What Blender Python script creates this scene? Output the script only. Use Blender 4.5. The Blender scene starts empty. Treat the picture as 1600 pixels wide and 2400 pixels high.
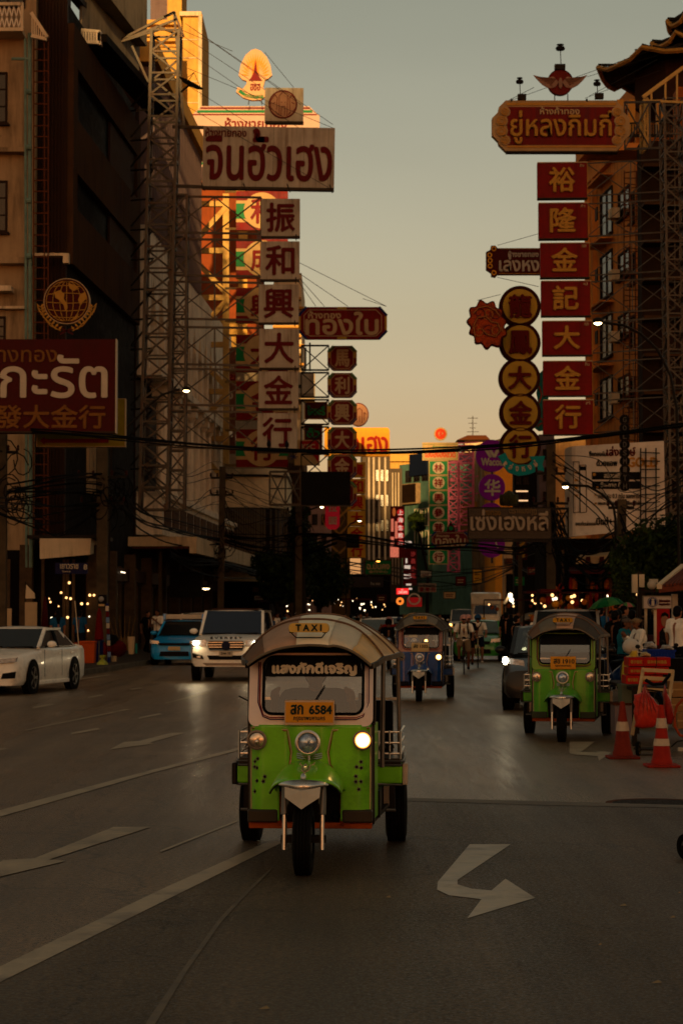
import bpy, math, random
from mathutils import Vector, Matrix
V = Vector
R = math.radians
random.seed(11)
SC = bpy.context.scene
COL = SC.collection
# ---------------------------------------------------------------- camera
FPX, HZ, TILT, EYE = 5000.0, 1435.0, math.atan(235 / 5000.0), 1.75
cd = bpy.data.cameras.new('camera')
cam = bpy.data.objects.new('camera', cd)
COL.objects.link(cam)
SC.camera = cam
cd.sensor_fit = 'VERTICAL'
cd.sensor_height = 36
cd.sensor_width = 24
cd.lens = 36 * FPX / 2400
cd.clip_start = .5
cd.clip_end = 4000
cam.location = (0, 0, EYE)
cam.rotation_euler = (math.pi / 2 + TILT, 0, 0)
cd.dof.use_dof = True
cd.dof.focus_distance = 15.5
cd.dof.aperture_fstop = 7.1
# ---------------------------------------------------------------- world
SUN_EL, SUN_AZ = R(6.0), R(0.0)      # low evening sun behind the viewer
w = bpy.data.worlds.new("World")
SC.world = w
w.use_nodes = True
nt = w.node_tree
bg = nt.nodes['Background']
sky = nt.nodes.new('ShaderNodeTexSky')
sky.sky_type = 'NISHITA'
sky.sun_disc = False
sky.sun_elevation = SUN_EL
sky.sun_rotation = math.pi - SUN_AZ
sky.dust_density = .8
sky.ozone_density = 1.5
tint = nt.nodes.new('ShaderNodeMix')
tint.data_type = 'RGBA'
tint.blend_type = 'MULTIPLY'
tint.inputs[0].default_value = 1
geo = nt.nodes.new('ShaderNodeNewGeometry')
sep = nt.nodes.new('ShaderNodeSeparateXYZ')
neg = nt.nodes.new('ShaderNodeMath')
neg.operation = 'MULTIPLY'
neg.inputs[1].default_value = -1
grd = nt.nodes.new('ShaderNodeValToRGB')   # warm evening white balance, warmest in the dusty band at the horizon
cr = grd.color_ramp
cr.elements[0].position = .0
cr.elements[0].color = (.40, .22, .20, 1)
cr.elements[1].position = .30
cr.elements[1].color = (.41, .262, .158, 1)
e_ = cr.elements.new(.14)
e_.color = (.39, .238, .160, 1)
e_ = cr.elements.new(.08)
e_.color = (.37, .222, .17, 1)
e_ = cr.elements.new(1.0)
e_.color = (.72, .37, .17, 1)
gs = nt.nodes.new('ShaderNodeVectorMath')
gs.operation = 'SCALE'
gs.inputs['Scale'].default_value = 3.3
nt.links.new(geo.outputs['Incoming'], sep.inputs[0])
nt.links.new(sep.outputs[2], neg.inputs[0])
nt.links.new(neg.outputs[0], grd.inputs[0])
cl = nt.nodes.new('ShaderNodeTexNoise')     # faint high haze
cl.inputs['Scale'].default_value = 2.2
cl.inputs['Detail'].default_value = 6
cmp_ = nt.nodes.new('ShaderNodeMapping')
cmp_.inputs['Scale'].default_value = (1, 1, 4)
clr = nt.nodes.new('ShaderNodeMapRange')
clr.inputs[1].default_value = .3
clr.inputs[2].default_value = .7
clr.inputs[3].default_value = 3.05
clr.inputs[4].default_value = 3.5
nt.links.new(geo.outputs['Incoming'], cmp_.inputs[0])
nt.links.new(cmp_.outputs[0], cl.inputs['Vector'])
nt.links.new(cl.outputs[0], clr.inputs[0])
nt.links.new(clr.outputs[0], gs.inputs['Scale'])
nt.links.new(grd.outputs[0], gs.inputs[0])
nt.links.new(gs.outputs[0], tint.inputs[7])
nt.links.new(sky.outputs[0], tint.inputs[6])
nt.links.new(tint.outputs[2], bg.inputs[0])
bg.inputs[1].default_value = .1
sl = bpy.data.lights.new('sun', 'SUN')
sl.energy = 4.8
sl.angle = R(.6)
sl.color = (1, .60, .22)
sun = bpy.data.objects.new('sun', sl)
COL.objects.link(sun)
sd = V((-math.sin(SUN_AZ) * math.cos(SUN_EL), math.cos(SUN_AZ) * math.cos(SUN_EL), -math.sin(SUN_EL)))
sun.rotation_euler = sd.to_track_quat('-Z', 'Y').to_euler()
sun.location = (30, -60, 50)
vs = SC.view_settings
vs.view_transform = 'Standard'
vs.look = 'None'
vs.gamma = 1
vs.use_curve_mapping = False
vs.exposure = .48
SC.cycles.use_denoising = True
SC.cycles.max_bounces = 6
SC.cycles.diffuse_bounces = 3
SC.cycles.glossy_bounces = 3
SC.cycles.transmission_bounces = 4
SC.cycles.transparent_max_bounces = 12
SC.cycles.caustics_reflective = False
SC.cycles.caustics_refractive = False
SC.cycles.sample_clamp_indirect = 4

def P(px, py, d):
 """the point of the place that lies d metres down the street under this direction"""
 u = (px - 800) / FPX
 v = (1200 - py) / FPX
 ct, st = math.cos(TILT), math.sin(TILT)
 dr = V((u, ct - v * st, st + v * ct))
 return V((0, 0, EYE)) + dr * (d / dr.y)

# ---------------------------------------------------------------- materials
_M = {}

def mat(name, col, rough=.6, metal=0, var=.12, scale=2.5, coat=0, emit=0, ecol=None, dirt=None, dirta=.5, streak=1.0, ds=1.3, bump=0, bscale=40, alpha=None, spec=None):
 if name in _M:
  return _M[name]
 m = bpy.data.materials.new(name)
 _M[name] = m
 m.use_nodes = True
 ecol = ecol or col
 col = tuple(min(.9, 1.02 * c ** 1.32) for c in col)
 if dirt:
  dirt = tuple(1.02 * c ** 1.32 for c in dirt)
 if spec is None and not coat:
  spec = .06
 t = m.node_tree
 b = t.nodes['Principled BSDF']
 b.inputs['Roughness'].default_value = rough
 b.inputs['Metallic'].default_value = metal
 if coat:
  b.inputs['Coat Weight'].default_value = coat * .35
  b.inputs['Specular IOR Level'].default_value = .2
  b.inputs['Coat Roughness'].default_value = .08
 if spec is not None:
  b.inputs['Specular IOR Level'].default_value = spec
 c4 = tuple(col) + (1,)
 b.inputs['Base Color'].default_value = c4
 m.diffuse_color = c4
 tc = t.nodes.new('ShaderNodeTexCoord')
 src = None
 if var:
  n = t.nodes.new('ShaderNodeTexNoise')
  n.inputs['Scale'].default_value = scale
  n.inputs['Detail'].default_value = 5
  n.inputs['Roughness'].default_value = .65
  t.links.new(tc.outputs['Object'], n.inputs['Vector'])
  r = t.nodes.new('ShaderNodeMapRange')
  r.inputs[1].default_value = .3
  r.inputs[2].default_value = .7
  r.inputs[3].default_value = 1 - var
  r.inputs[4].default_value = 1 + var
  t.links.new(n.outputs[0], r.inputs[0])
  vm = t.nodes.new('ShaderNodeVectorMath')
  vm.operation = 'SCALE'
  vm.inputs[0].default_value = col
  t.links.new(r.outputs[0], vm.inputs['Scale'])
  src = vm.outputs[0]
  r2 = t.nodes.new('ShaderNodeMapRange')
  r2.inputs[1].default_value = .3
  r2.inputs[2].default_value = .7
  r2.inputs[3].default_value = max(.02, rough * .85)
  r2.inputs[4].default_value = min(1, rough * 1.2)
  t.links.new(n.outputs[0], r2.inputs[0])
  t.links.new(r2.outputs[0], b.inputs['Roughness'])
 if dirt is not None:
  mp = t.nodes.new('ShaderNodeMapping')
  mp.inputs['Scale'].default_value = (streak * .7, streak * .7, .22 if streak > 1 else 1)
  t.links.new(tc.outputs['Object'], mp.inputs[0])
  n2 = t.nodes.new('ShaderNodeTexNoise')
  n2.inputs['Scale'].default_value = ds
  n2.inputs['Detail'].default_value = 8
  n2.inputs['Roughness'].default_value = .7
  t.links.new(mp.outputs[0], n2.inputs['Vector'])
  r3 = t.nodes.new('ShaderNodeMapRange')
  r3.inputs[1].default_value = .44
  r3.inputs[2].default_value = .66
  r3.inputs[3].default_value = 0
  r3.inputs[4].default_value = dirta
  t.links.new(n2.outputs[0], r3.inputs[0])
  n4 = t.nodes.new('ShaderNodeTexNoise')      # dirt comes in patches
  n4.inputs['Scale'].default_value = .55 if streak > 1 else 2
  n4.inputs['Detail'].default_value = 5
  t.links.new(tc.outputs['Object'], n4.inputs['Vector'])
  r4 = t.nodes.new('ShaderNodeMapRange')
  r4.inputs[1].default_value = .40
  r4.inputs[2].default_value = .62
  r4.inputs[3].default_value = .12
  t.links.new(n4.outputs[0], r4.inputs[0])
  ml = t.nodes.new('ShaderNodeMath')
  ml.operation = 'MULTIPLY'
  t.links.new(r3.outputs[0], ml.inputs[0])
  t.links.new(r4.outputs[0], ml.inputs[1])
  mx = t.nodes.new('ShaderNodeMix')
  mx.data_type = 'RGBA'
  t.links.new(ml.outputs[0], mx.inputs[0])
  if src:
   t.links.new(src, mx.inputs[6])
  else:
   mx.inputs[6].default_value = c4
  mx.inputs[7].default_value = tuple(dirt) + (1,)
  src = mx.outputs[2]
 if src:
  t.links.new(src, b.inputs['Base Color'])
 if bump:
  n3 = t.nodes.new('ShaderNodeTexNoise')
  n3.inputs['Scale'].default_value = bscale
  n3.inputs['Detail'].default_value = 4
  t.links.new(tc.outputs['Object'], n3.inputs['Vector'])
  bp = t.nodes.new('ShaderNodeBump')
  bp.inputs['Strength'].default_value = bump
  bp.inputs['Distance'].default_value = .01
  t.links.new(n3.outputs[0], bp.inputs['Height'])
  t.links.new(bp.outputs[0], b.inputs['Normal'])
 if emit:
  b.inputs['Emission Color'].default_value = tuple(ecol or col) + (1,)
  b.inputs['Emission Strength'].default_value = emit
 return m

def glass_mat(name, col=(.8, .85, .85), tr=.7, rough=.03, refl=.02):
 if name in _M:
  return _M[name]
 m = bpy.data.materials.new(name)
 _M[name] = m
 m.use_nodes = True
 t = m.node_tree
 for n in list(t.nodes):
  if n.type == 'BSDF_PRINCIPLED':
   t.nodes.remove(n)
 out = [n for n in t.nodes if n.type == 'OUTPUT_MATERIAL'][0]
 g = t.nodes.new('ShaderNodeBsdfGlossy')
 g.inputs['Roughness'].default_value = rough
 g.inputs['Color'].default_value = (.9, .92, .92, 1)
 tp = t.nodes.new('ShaderNodeBsdfTransparent')
 tp.inputs[0].default_value = tuple(c * tr for c in col) + (1,)
 fr = t.nodes.new('ShaderNodeFresnel')
 fr.inputs[0].default_value = 1.6
 ad = t.nodes.new('ShaderNodeMath')
 ad.operation = 'MULTIPLY_ADD'
 ad.inputs[1].default_value = 1.4
 ad.inputs[2].default_value = refl
 t.links.new(fr.outputs[0], ad.inputs[0])
 mx = t.nodes.new('ShaderNodeMixShader')
 t.links.new(ad.outputs[0], mx.inputs[0])
 t.links.new(tp.outputs[0], mx.inputs[1])
 t.links.new(g.outputs[0], mx.inputs[2])
 t.links.new(mx.outputs[0], out.inputs[0])
 return m

# ---------------------------------------------------------------- mesh builder
class MB:
 def __init__(s):
  s.v = []
  s.f = []

 def add(s, vs_, fs_):
  o = len(s.v)
  s.v += [tuple(p) for p in vs_]
  s.f += [tuple(i + o for i in f) for f in fs_]
  return s

 def hexa(s, p):
  return s.add(p, [(0, 3, 2, 1), (4, 5, 6, 7), (0, 1, 5, 4), (1, 2, 6, 5), (2, 3, 7, 6), (3, 0, 4, 7)])

 def box(s, x0, x1, y0, y1, z0, z1):
  return s.hexa([(x0, y0, z0), (x1, y0, z0), (x1, y1, z0), (x0, y1, z0), (x0, y0, z1), (x1, y0, z1), (x1, y1, z1), (x0, y1, z1)])

 def slab(s, o, a, b, c):
  o, a, b, c = V(o), V(a), V(b), V(c)
  return s.hexa([o, o + a, o + a + b, o + b, o + c, o + a + c, o + a + b + c, o + b + c])

 def bar(s, p, q, wd, ht=None, up=(0, 0, 1)):
  p, q = V(p), V(q)
  ht = ht or wd
  d = (q - p).normalized()
  u = d.cross(V(up))
  if u.length < 1e-3:
   u = d.cross(V((1, 0, 0)))
  u.normalize()
  k = u.cross(d).normalized()
  return s.slab(p - u * wd / 2 - k * ht / 2, u * wd, q - p, k * ht)

 def tube(s, pts, r, n=6, cap=True, close=False):
  pts = [V(p) for p in pts]
  m = len(pts)
  rr = r if isinstance(r, (list, tuple)) else [r] * m
  prev = None
  rings = []
  for i, p in enumerate(pts):
   if close:
    d = pts[(i + 1) % m] - pts[i - 1]
   else:
    d = (pts[min(i + 1, m - 1)] - pts[max(i - 1, 0)])
   if d.length < 1e-9:
    d = V((0, 0, 1))
   d.normalize()
   if prev is None:
    u = d.cross(V((0, 0, 1)))
    if u.length < .05:
     u = d.cross(V((1, 0, 0)))
   else:
    u = prev - d * prev.dot(d)
   u.normalize()
   prev = u
   k = d.cross(u)
   rings.append([p + (u * math.cos(a) + k * math.sin(a)) * rr[i] for a in [2 * math.pi * j / n for j in range(n)]])
  return s.loft(rings, True, cap and not close, cap and not close, close)

 def loft(s, rings, wrap=True, c0=False, c1=False, close=False):
  n = len(rings[0])
  vs_ = [p for r_ in rings for p in r_]
  fs_ = []
  m = len(rings)
  for i in range(m if close else m - 1):
   a, b = i * n, ((i + 1) % m) * n
   for j in range(n if wrap else n - 1):
    k = (j + 1) % n
    fs_.append((a + j, a + k, b + k, b + j))
  if c0:
   fs_.append(tuple(range(n))[::-1])
  if c1:
   fs_.append(tuple((m - 1) * n + j for j in range(n)))
  return s.add(vs_, fs_)

 def prism(s, pts, t):
  """closed outline of 3-D points extruded by the vector t"""
  n = len(pts)
  t = V(t)
  a = [V(p) for p in pts]
  return s.add(a + [p + t for p in a], [tuple(range(n))[::-1], tuple(range(n, 2 * n))] + [(i, (i + 1) % n, n + (i + 1) % n, n + i) for i in range(n)])

 def lathe(s, prof, o, ax, n=20, close=False):
  o, ax = V(o), V(ax).normalized()
  u = ax.cross(V((0, 0, 1)))
  if u.length < .05:
   u = ax.cross(V((1, 0, 0)))
  u.normalize()
  k = ax.cross(u)
  rings = [[o + ax * h + (u * math.cos(2 * math.pi * j / n) + k * math.sin(2 * math.pi * j / n)) * max(r_, 1e-4) for j in range(n)] for r_, h in prof]
  return s.loft(rings, True, not close, not close, close)

 def ball(s, c, r, n=10, m=7, R3=None):
  c = V(c)
  r = V(r) if isinstance(r, (tuple, list, Vector)) else V((r, r, r))
  rings = []
  for i in range(m + 1):
   th = math.pi * (i + .02) / (m + .04)
   ring = []
   for j in range(n):
    a = 2 * math.pi * j / n
    q = V((r.x * math.sin(th) * math.cos(a), r.y * math.sin(th) * math.sin(a), r.z * math.cos(th)))
    if R3:
     q = R3 @ q
    ring.append(c + q)
   rings.append(ring)
  return s.loft(rings, True, True, True)

 def data(s, name, m, smooth=False, local=None):
  me = bpy.data.meshes.new(name)
  vv = s.v if local is None else [tuple(local @ V(p)) for p in s.v]
  me.from_pydata(vv, [], s.f)
  me.materials.append(m)
  if smooth:
   for p in me.polygons:
    p.use_smooth = True
   try:
    me.set_sharp_from_angle(angle=R(smooth if smooth > 1 else 40))
   except Exception:
    pass
  me.update()
  return me

 def build(s, name, m, parent=None, smooth=False, bevel=0, sub=0, kind=None, label=None):
  local = LOC.get(parent.name) if parent else None
  me = s.data(name, m, smooth, local)
  o = bpy.data.objects.new(name, me)
  COL.objects.link(o)
  if parent:
   o.parent = parent
   if local is not None:
    LOC[o.name] = local
  if bevel:
   b = o.modifiers.new('bevel', 'BEVEL')
   b.width = bevel
   b.segments = 2
   b.limit_method = 'ANGLE'
  if sub:
   b = o.modifiers.new('sub', 'SUBSURF')
   b.levels = b.render_levels = sub
  if kind:
   o['kind'] = kind
  if label:
   o['label'] = label
  return o

LOC = {}

def tag(o, label, cat, group=None):
 o['label'] = label
 o['category'] = cat
 if group:
  o['group'] = group
 return o

def thing(name, label, cat, loc=(0, 0, 0), rz=0, group=None, world=True):
 o = bpy.data.objects.new(name, None)
 o.empty_display_size = .3
 COL.objects.link(o)
 o.location = loc
 o.rotation_euler = (0, 0, rz)
 tag(o, label, cat, group)
 if world:
  LOC[o.name] = (Matrix.Translation(loc) @ Matrix.Rotation(rz, 4, 'Z')).inverted()
 return o

def struct(name, mb, m, smooth=False, kind='structure'):
 o = mb.build(name, m, None, smooth)
 o['kind'] = kind
 return o

def put(me, name, parent, loc=(0, 0, 0), rot=(0, 0, 0), scale=None):
 """one more piece that shares its mesh with its twins; loc in world metres"""
 o = bpy.data.objects.new(name, me)
 COL.objects.link(o)
 if parent:
  o.parent = parent
  L = LOC.get(parent.name)
  loc = V(loc)
  if L is not None:
   loc = L @ loc
   e = Matrix.Rotation(L.to_euler().z, 4, 'Z')
   rot = (e @ Matrix.LocRotScale(None, __import__('mathutils').Euler(rot), None)).to_euler()
   LOC[o.name] = L
 o.location = loc
 o.rotation_euler = rot
 if scale:
  o.scale = scale
 return o

def dup(root, loc, rz, label, group=None, recolor=None):
 r = root.copy()
 COL.objects.link(r)
 r.location = loc
 r.rotation_euler = (0, 0, rz)
 r['label'] = label
 if group:
  r['group'] = group

 def rec(src, dst):
  for ch in [c for c in src.children]:
   c = ch.copy()
   COL.objects.link(c)
   c.parent = dst
   if recolor and c.type == 'MESH' and c.data.materials and c.data.materials[0].name in recolor:
    c.material_slots[0].link = 'OBJECT'
    c.material_slots[0].material = recolor[c.data.materials[0].name]
   rec(ch, c)
 rec(root, r)
 return r

_T = {}

def glyphs(sx):
 if sx in _T:
  return _T[sx]
 c = bpy.data.curves.new('lettering', 'FONT')
 c.body = sx
 c.size = 1
 c.resolution_u = 3
 o = bpy.data.objects.new('lettering', c)
 COL.objects.link(o)
 dg = bpy.context.evaluated_depsgraph_get()
 me = bpy.data.meshes.new_from_object(o.evaluated_get(dg))
 vs_ = [tuple(p.co) for p in me.vertices]
 fs_ = [tuple(p.vertices) for p in me.polygons]
 bpy.data.objects.remove(o)
 bpy.data.curves.remove(c)
 bpy.data.meshes.remove(me)
 xs = [p[0] for p in vs_]
 ys = [p[1] for p in vs_]
 x0, x1, y0, y1 = min(xs), max(xs), min(ys), max(ys)
 cnt = {}
 for f in fs_:
  for i in range(len(f)):
   a, b = f[i], f[(i + 1) % len(f)]
   cnt[(a, b)] = 1
 ed = [(a, b) for (a, b) in cnt if (b, a) not in cnt]
 _T[sx] = (vs_, fs_, ed, x0, x1, y0, y1)
 return _T[sx]

def txt(sx, parent, m, c, ux, uz, wd, ht=None, depth=.02, bold=0, name='lettering', mirror=False):
 """lettering fitted into a wd x ht box centred at c on the plane ux, uz"""
 vs_, fs_, ed, x0, x1, y0, y1 = glyphs(sx)
 ux, uz = V(ux), V(uz)
 n = ux.cross(uz).normalized()
 sc = wd / (x1 - x0)
 sh = ht / (y1 - y0) if ht else sc
 mb = MB()
 offs = [(0, 0)]
 if bold:
  b = bold
  offs = [(-b, 0), (b, 0), (0, b), (0, -b), (0, 0)]
 for i, (dx, dy) in enumerate(offs):
  top = depth + i * depth * .03
  a = []
  for (x, y, z) in vs_:
   lx = (x - (x0 + x1) / 2) * sc + dx
   if mirror:
    lx = -lx
   a.append(V(c) + ux * lx + uz * ((y - (y0 + y1) / 2) * sh + dy) + n * top)
  base = [p - n * (top + .002) for p in a]
  k = len(a)
  mb.add(a + base, fs_ + [(q, p, p + k, q + k) for (p, q) in ed])
 return mb.build(name, m, parent)
# ---------------------------------------------------------------- palette
CREAM = mat('cream_wall', (0.414, 0.310, 0.196), .8, dirt=(.10, .075, .05), dirta=.8, streak=3, scale=1.2)
CREAM2 = mat('pale_plaster', (0.688, 0.568, 0.403), .8, dirt=(.14, .11, .08), dirta=.85, streak=4, scale=1.2)
WHITE = mat('old_white_stucco', (.82, .73, .60), .75, dirt=(.12, .10, .08), dirta=.85, streak=4, scale=2)
BROWN = mat('bronze_cladding', (.105, .062, .036), .8, 0, spec=.01, var=.25, scale=.8, dirt=(.03, .022, .018), dirta=.7, streak=3)
DARKB = mat('dark_louvre_metal', (.055, .028, .016), .6, var=.25)
ORANGEW = mat('ochre_wall', (0.647, 0.308, 0.093), .8, dirt=(.14, .07, .03), dirta=.8, streak=3)
RUSTW = mat('brick_red_wall', (.30, .10, .04), .85, dirt=(.12, .05, .02), dirta=.6, streak=3)
YELW = mat('sunlit_yellow_wall', (.62, .40, .13), .8, dirt=(.3, .18, .07), dirta=.6, streak=3)  # low sunlight on the high walls put into this yellow
GREYW = mat('grey_concrete', (0.320, 0.272, 0.208), .85, dirt=(.07, .055, .04), dirta=.8, streak=3)
GREYL = mat('lilac_grey_concrete', (.22, .17, .17), .85, dirt=(.12, .08, .08), dirta=.5, streak=3)
TEALW = mat('teal_wall', (0.170, 0.289, 0.238), .8, dirt=(.05, .06, .05), dirta=.7, streak=3)
PURPW = mat('purple_wall', (.15, .09, .16), .8, dirt=(.07, .04, .06), dirta=.6, streak=3)
STEEL = mat('galvanised_steel', (.12, .11, .095), .5, .6, var=.3, scale=6, dirt=(.12, .05, .02), dirta=.6)
STEELD = mat('dark_steel', (.045, .038, .03), .55, .5, var=.3, scale=6)
RUST = mat('rusty_iron', (.15, .06, .025), .8, .2, var=.35, scale=8)
YSTEEL = mat('cream_painted_steel', (.60, .42, .17), .6, 0, var=.2, dirt=(.3, .15, .05), dirta=.6)
BLACK = mat('black_cable_rubber', (.010, .009, .008), .6, var=0)
DARKIN = mat('dark_interior', (.020, .015, .011), .8, var=.3)  # near-black for interiors, openings and dark backing parts
PANE = mat('dark_window_pane', (.018, .016, .014), .22, var=.2, spec=.25)
PANEG = mat('greenish_window_pane', (0.110, 0.220, 0.110), .15, var=.3, scale=1)
WOODD = mat('dark_wood', (.05, .03, .018), .6, var=.3)
TILE = mat('dark_roof_tile', (.045, .040, .030), .55, var=.35, scale=6)
GOLDT = mat('dull_gold_trim', (.45, .26, .07), .5, .2, var=.2)
PIPE = mat('pale_green_pipe', (.20, .28, .24), .5, var=.25, scale=3)
BULB = mat('warm_bulb', (1, .8, .5), emit=1.9, ecol=(1, .52, .18), var=0)
BULBW = mat('white_bulb', (1, 1, .9), emit=2.1, ecol=(1, .8, .52), var=0)

# ---------------------------------------------------------------- ground
def G(px, py, z=0.0):
 u = (px - 800) / FPX
 v = (1200 - py) / FPX
 ct, st = math.cos(TILT), math.sin(TILT)
 dr = V((u, ct - v * st, st + v * ct))
 return V((0, 0, EYE)) + dr * ((z - EYE) / dr.z)

def road_mat(name='worn_asphalt', base=(.100, .062, .032), spec=.5, ro=(.22, .44)):
 m = mat(name, (.046, .041, .034), .5, var=0, spec=spec)
 t = m.node_tree
 b = t.nodes['Principled BSDF']
 b.inputs['Specular Tint'].default_value = (1, .76, .50, 1)
 tc = t.nodes.new('ShaderNodeTexCoord')

 def noise(sc, det, vec=None, rot=0, stretch=(1, 1, 1)):
  mp = t.nodes.new('ShaderNodeMapping')
  mp.inputs['Rotation'].default_value = (0, 0, rot)
  mp.inputs['Scale'].default_value = stretch
  t.links.new(tc.outputs['Object'], mp.inputs[0])
  n = t.nodes.new('ShaderNodeTexNoise')
  n.inputs['Scale'].default_value = sc
  n.inputs['Detail'].default_value = det
  n.inputs['Roughness'].default_value = .7
  t.links.new(mp.outputs[0], n.inputs[0])
  return n.outputs[0]

 def rng(s_, a, b_, c, d_):
  r = t.nodes.new('ShaderNodeMapRange')
  for i, x in enumerate((a, b_, c, d_)):
   r.inputs[i + 1].default_value = x
  t.links.new(s_, r.inputs[0])
  return r.outputs[0]

 def mul(a, b_):
  r = t.nodes.new('ShaderNodeMath')
  r.operation = 'MULTIPLY'
  t.links.new(a, r.inputs[0])
  t.links.new(b_, r.inputs[1])
  return r.outputs[0]
 fine = rng(noise(30, 5), .36, .64, .15, 2.2)
 grit = rng(noise(240, 2), .35, .65, .6, 1.5)
 big = rng(noise(.35, 6), .35, .65, .72, 1.3)
 trk = rng(noise(1.0, 6, rot=R(7), stretch=(1.6, .05, 1)), .35, .65, .68, 1.38)
 stain = rng(noise(1.1, 7), .56, .70, 1, .62)
 v_ = mul(mul(mul(fine, grit), big), mul(trk, stain))
 vm = t.nodes.new('ShaderNodeVectorMath')
 vm.operation = 'SCALE'
 vm.inputs[0].default_value = base
 t.links.new(v_, vm.inputs['Scale'])
 vo = t.nodes.new('ShaderNodeTexVoronoi')
 vo.feature = 'DISTANCE_TO_EDGE'
 vo.inputs['Scale'].default_value = .22
 nz = t.nodes.new('ShaderNodeTexNoise')
 nz.inputs['Scale'].default_value = 1.3
 nz.inputs['Detail'].default_value = 6
 t.links.new(tc.outputs['Object'], nz.inputs[0])
 ad = t.nodes.new('ShaderNodeVectorMath')
 ad.operation = 'MULTIPLY_ADD'
 ad.inputs[1].default_value = (1.6, 1.6, 0)
 t.links.new(nz.outputs[1], ad.inputs[0])
 t.links.new(tc.outputs['Object'], ad.inputs[2])
 t.links.new(ad.outputs[0], vo.inputs[0])
 cr = rng(vo.outputs[0], .0, .006, .35, 1)
 vm2 = t.nodes.new('ShaderNodeVectorMath')
 vm2.operation = 'SCALE'
 t.links.new(vm.outputs[0], vm2.inputs[0])
 t.links.new(cr, vm2.inputs['Scale'])
 t.links.new(vm2.outputs[0], b.inputs['Base Color'])
 t.links.new(mul(rng(noise(.5, 5, stretch=(1.5, .12, 1), rot=R(7)), .35, .65, *ro), rng(noise(60, 3), .35, .65, .6, 1.5)), b.inputs['Roughness'])
 bp = t.nodes.new('ShaderNodeBump')
 bp.inputs['Strength'].default_value = .8
 bp.inputs['Distance'].default_value = .008
 t.links.new(noise(75, 4), bp.inputs['Height'])
 t.links.new(bp.outputs[0], b.inputs['Normal'])
 return m

ROAD = road_mat()
struct('ground', MB().add([(-900, -300, -.16), (900, -300, -.16), (900, 1500, -.16), (-900, 1500, -.16)], [(0, 1, 2, 3)]), mat('far_ground', (.06, .05, .04), .9))
struct('road', MB().add([(-40, -60, 0), (40, -60, 0), (40, 700, 0), (-40, 700, 0)], [(0, 1, 2, 3)]), ROAD)
NEARASPH = road_mat('new_and_dimmed_asphalt', (.052, .034, .0185), .30, (.43, .60))  # newer asphalt below the seam; elsewhere the weaker near sheen put into colour
PAVE = mat('pavement_paving', (.12, .09, .065), .75, var=.3, scale=1.5, dirt=(.04, .03, .025), dirta=.7)
KERB = mat('kerb_concrete', (.20, .17, .13), .8, var=.3, dirt=(.06, .05, .04), dirta=.6)
KL = [(-9.0, 30), (-8.2, 43), (-7.4, 55), (-6.9, 63), (-6.3, 73.5), (-5.4, 92), (-4, 127), (-1.5, 190), (3, 300), (9, 420)]
KR = [(9.4, -20), (8.2, 24), (7.4, 36), (7.4, 60), (7.8, 90), (8.6, 140), (9.4, 200), (13, 300), (19, 420)]

def side_pave(K, sgn, name):
 mb = MB()
 kb = MB()
 for (xa, ya), (xb, yb) in zip(K, K[1:]):
  a, b = V((xa, ya, 0)), V((xb, yb, 0))
  o = V((sgn, 0, 0))
  kb.hexa([a, b, b + o * .16, a + o * .16] and [(xa, ya, 0), (xb, yb, 0), (xb + sgn * .16, yb, 0), (xa + sgn * .16, ya, 0), (xa, ya, .15), (xb, yb, .15), (xb + sgn * .16, yb, .15), (xa + sgn * .16, ya, .15)])
  mb.add([(xa + sgn * .16, ya, .146), (xb + sgn * .16, yb, .146), (xb + sgn * 30, yb, .146), (xa + sgn * 30, ya, .146)], [(0, 1, 2, 3)])
 struct('pavement_' + name, mb, PAVE)
 struct('kerb_' + name, kb, KERB)

side_pave(KL, -1, 'left')
side_pave(KR, 1, 'right')
slab = MB().box(-.29, .29, -.29, .29, 0, .012).data('paving_slab', PAVE)
for i in range(14):
 for j in range(4):
  y = 62 + i * .62
  x = -7.4 - j * .62 + (y - 62) * .055
  o = put(slab, 'paving_slab', bpy.data.objects['pavement_left'], (x, y, .147))

PAINT = mat('worn_road_paint', (.50, .40, .27), .42, var=.25, scale=9, dirt=(.14, .105, .07), dirta=.75, ds=4, bump=.2, spec=.5)
PAINT2 = mat('faded_road_paint', (.21, .16, .105), .65, var=.5, scale=7, dirt=(.12, .085, .055), dirta=1.0, ds=6, spec=.4)
z1, z2 = 1600, 1.0204
NP = [(928, 266), (1250, 277), (1700, 288), (1900, 900), (-200, 900), (-200, 768), (0, 672), (390, 480), (636, 367), (700, 330)]
struct('near_asphalt_patch', MB().add([G(a * z2, z1 + b * z2, .003) for a, b in NP], [tuple(range(len(NP)))[::-1]]), NEARASPH)

def mark(name, pts, m=PAINT, z=.0065):
 return struct(name, MB().add([G(a * z2, z1 + b * z2, z) for a, b in pts], [tuple(range(len(pts)))]), m)

mark('road_arrow', [(1078, 371), (1172, 371), (1050, 453), (1050, 463), (1082, 473), (1128, 477), (1160, 450), (1228, 494), (1072, 541), (1105, 497), (1030, 488), (1003, 475), (1005, 457)][::-1])
mark('road_arrow', [(262, 331), (347, 331), (113, 406), (153, 409), (-70, 462), (8, 407), (80, 403)][::-1])
mark('road_arrow', [(395, 115), (430, 114), (345, 137), (354, 140), (253, 153), (285, 136), (318, 134)][::-1])
q = [(640, 1352), (845, 1352), (735, 1435), (865, 1440), (860, 1427), (985, 1440), (880, 1510), (870, 1470), (690, 1460), (640, 1448)]
mark('road_arrow', [((1150 + a * .287) / z2, (1350 + b * .287 - 1600) / z2) for a, b in q][::-1])
mark('lane_line', [(0, 293), (-120, 325), (-120, 342), (0, 308), (350, 207), (560, 152), (545, 150), (330, 205)])
mark('lane_line', [(-60, 676), (-60, 718), (0, 688), (400, 490), (650, 366), (622, 362), (380, 470), (0, 652)])
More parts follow.
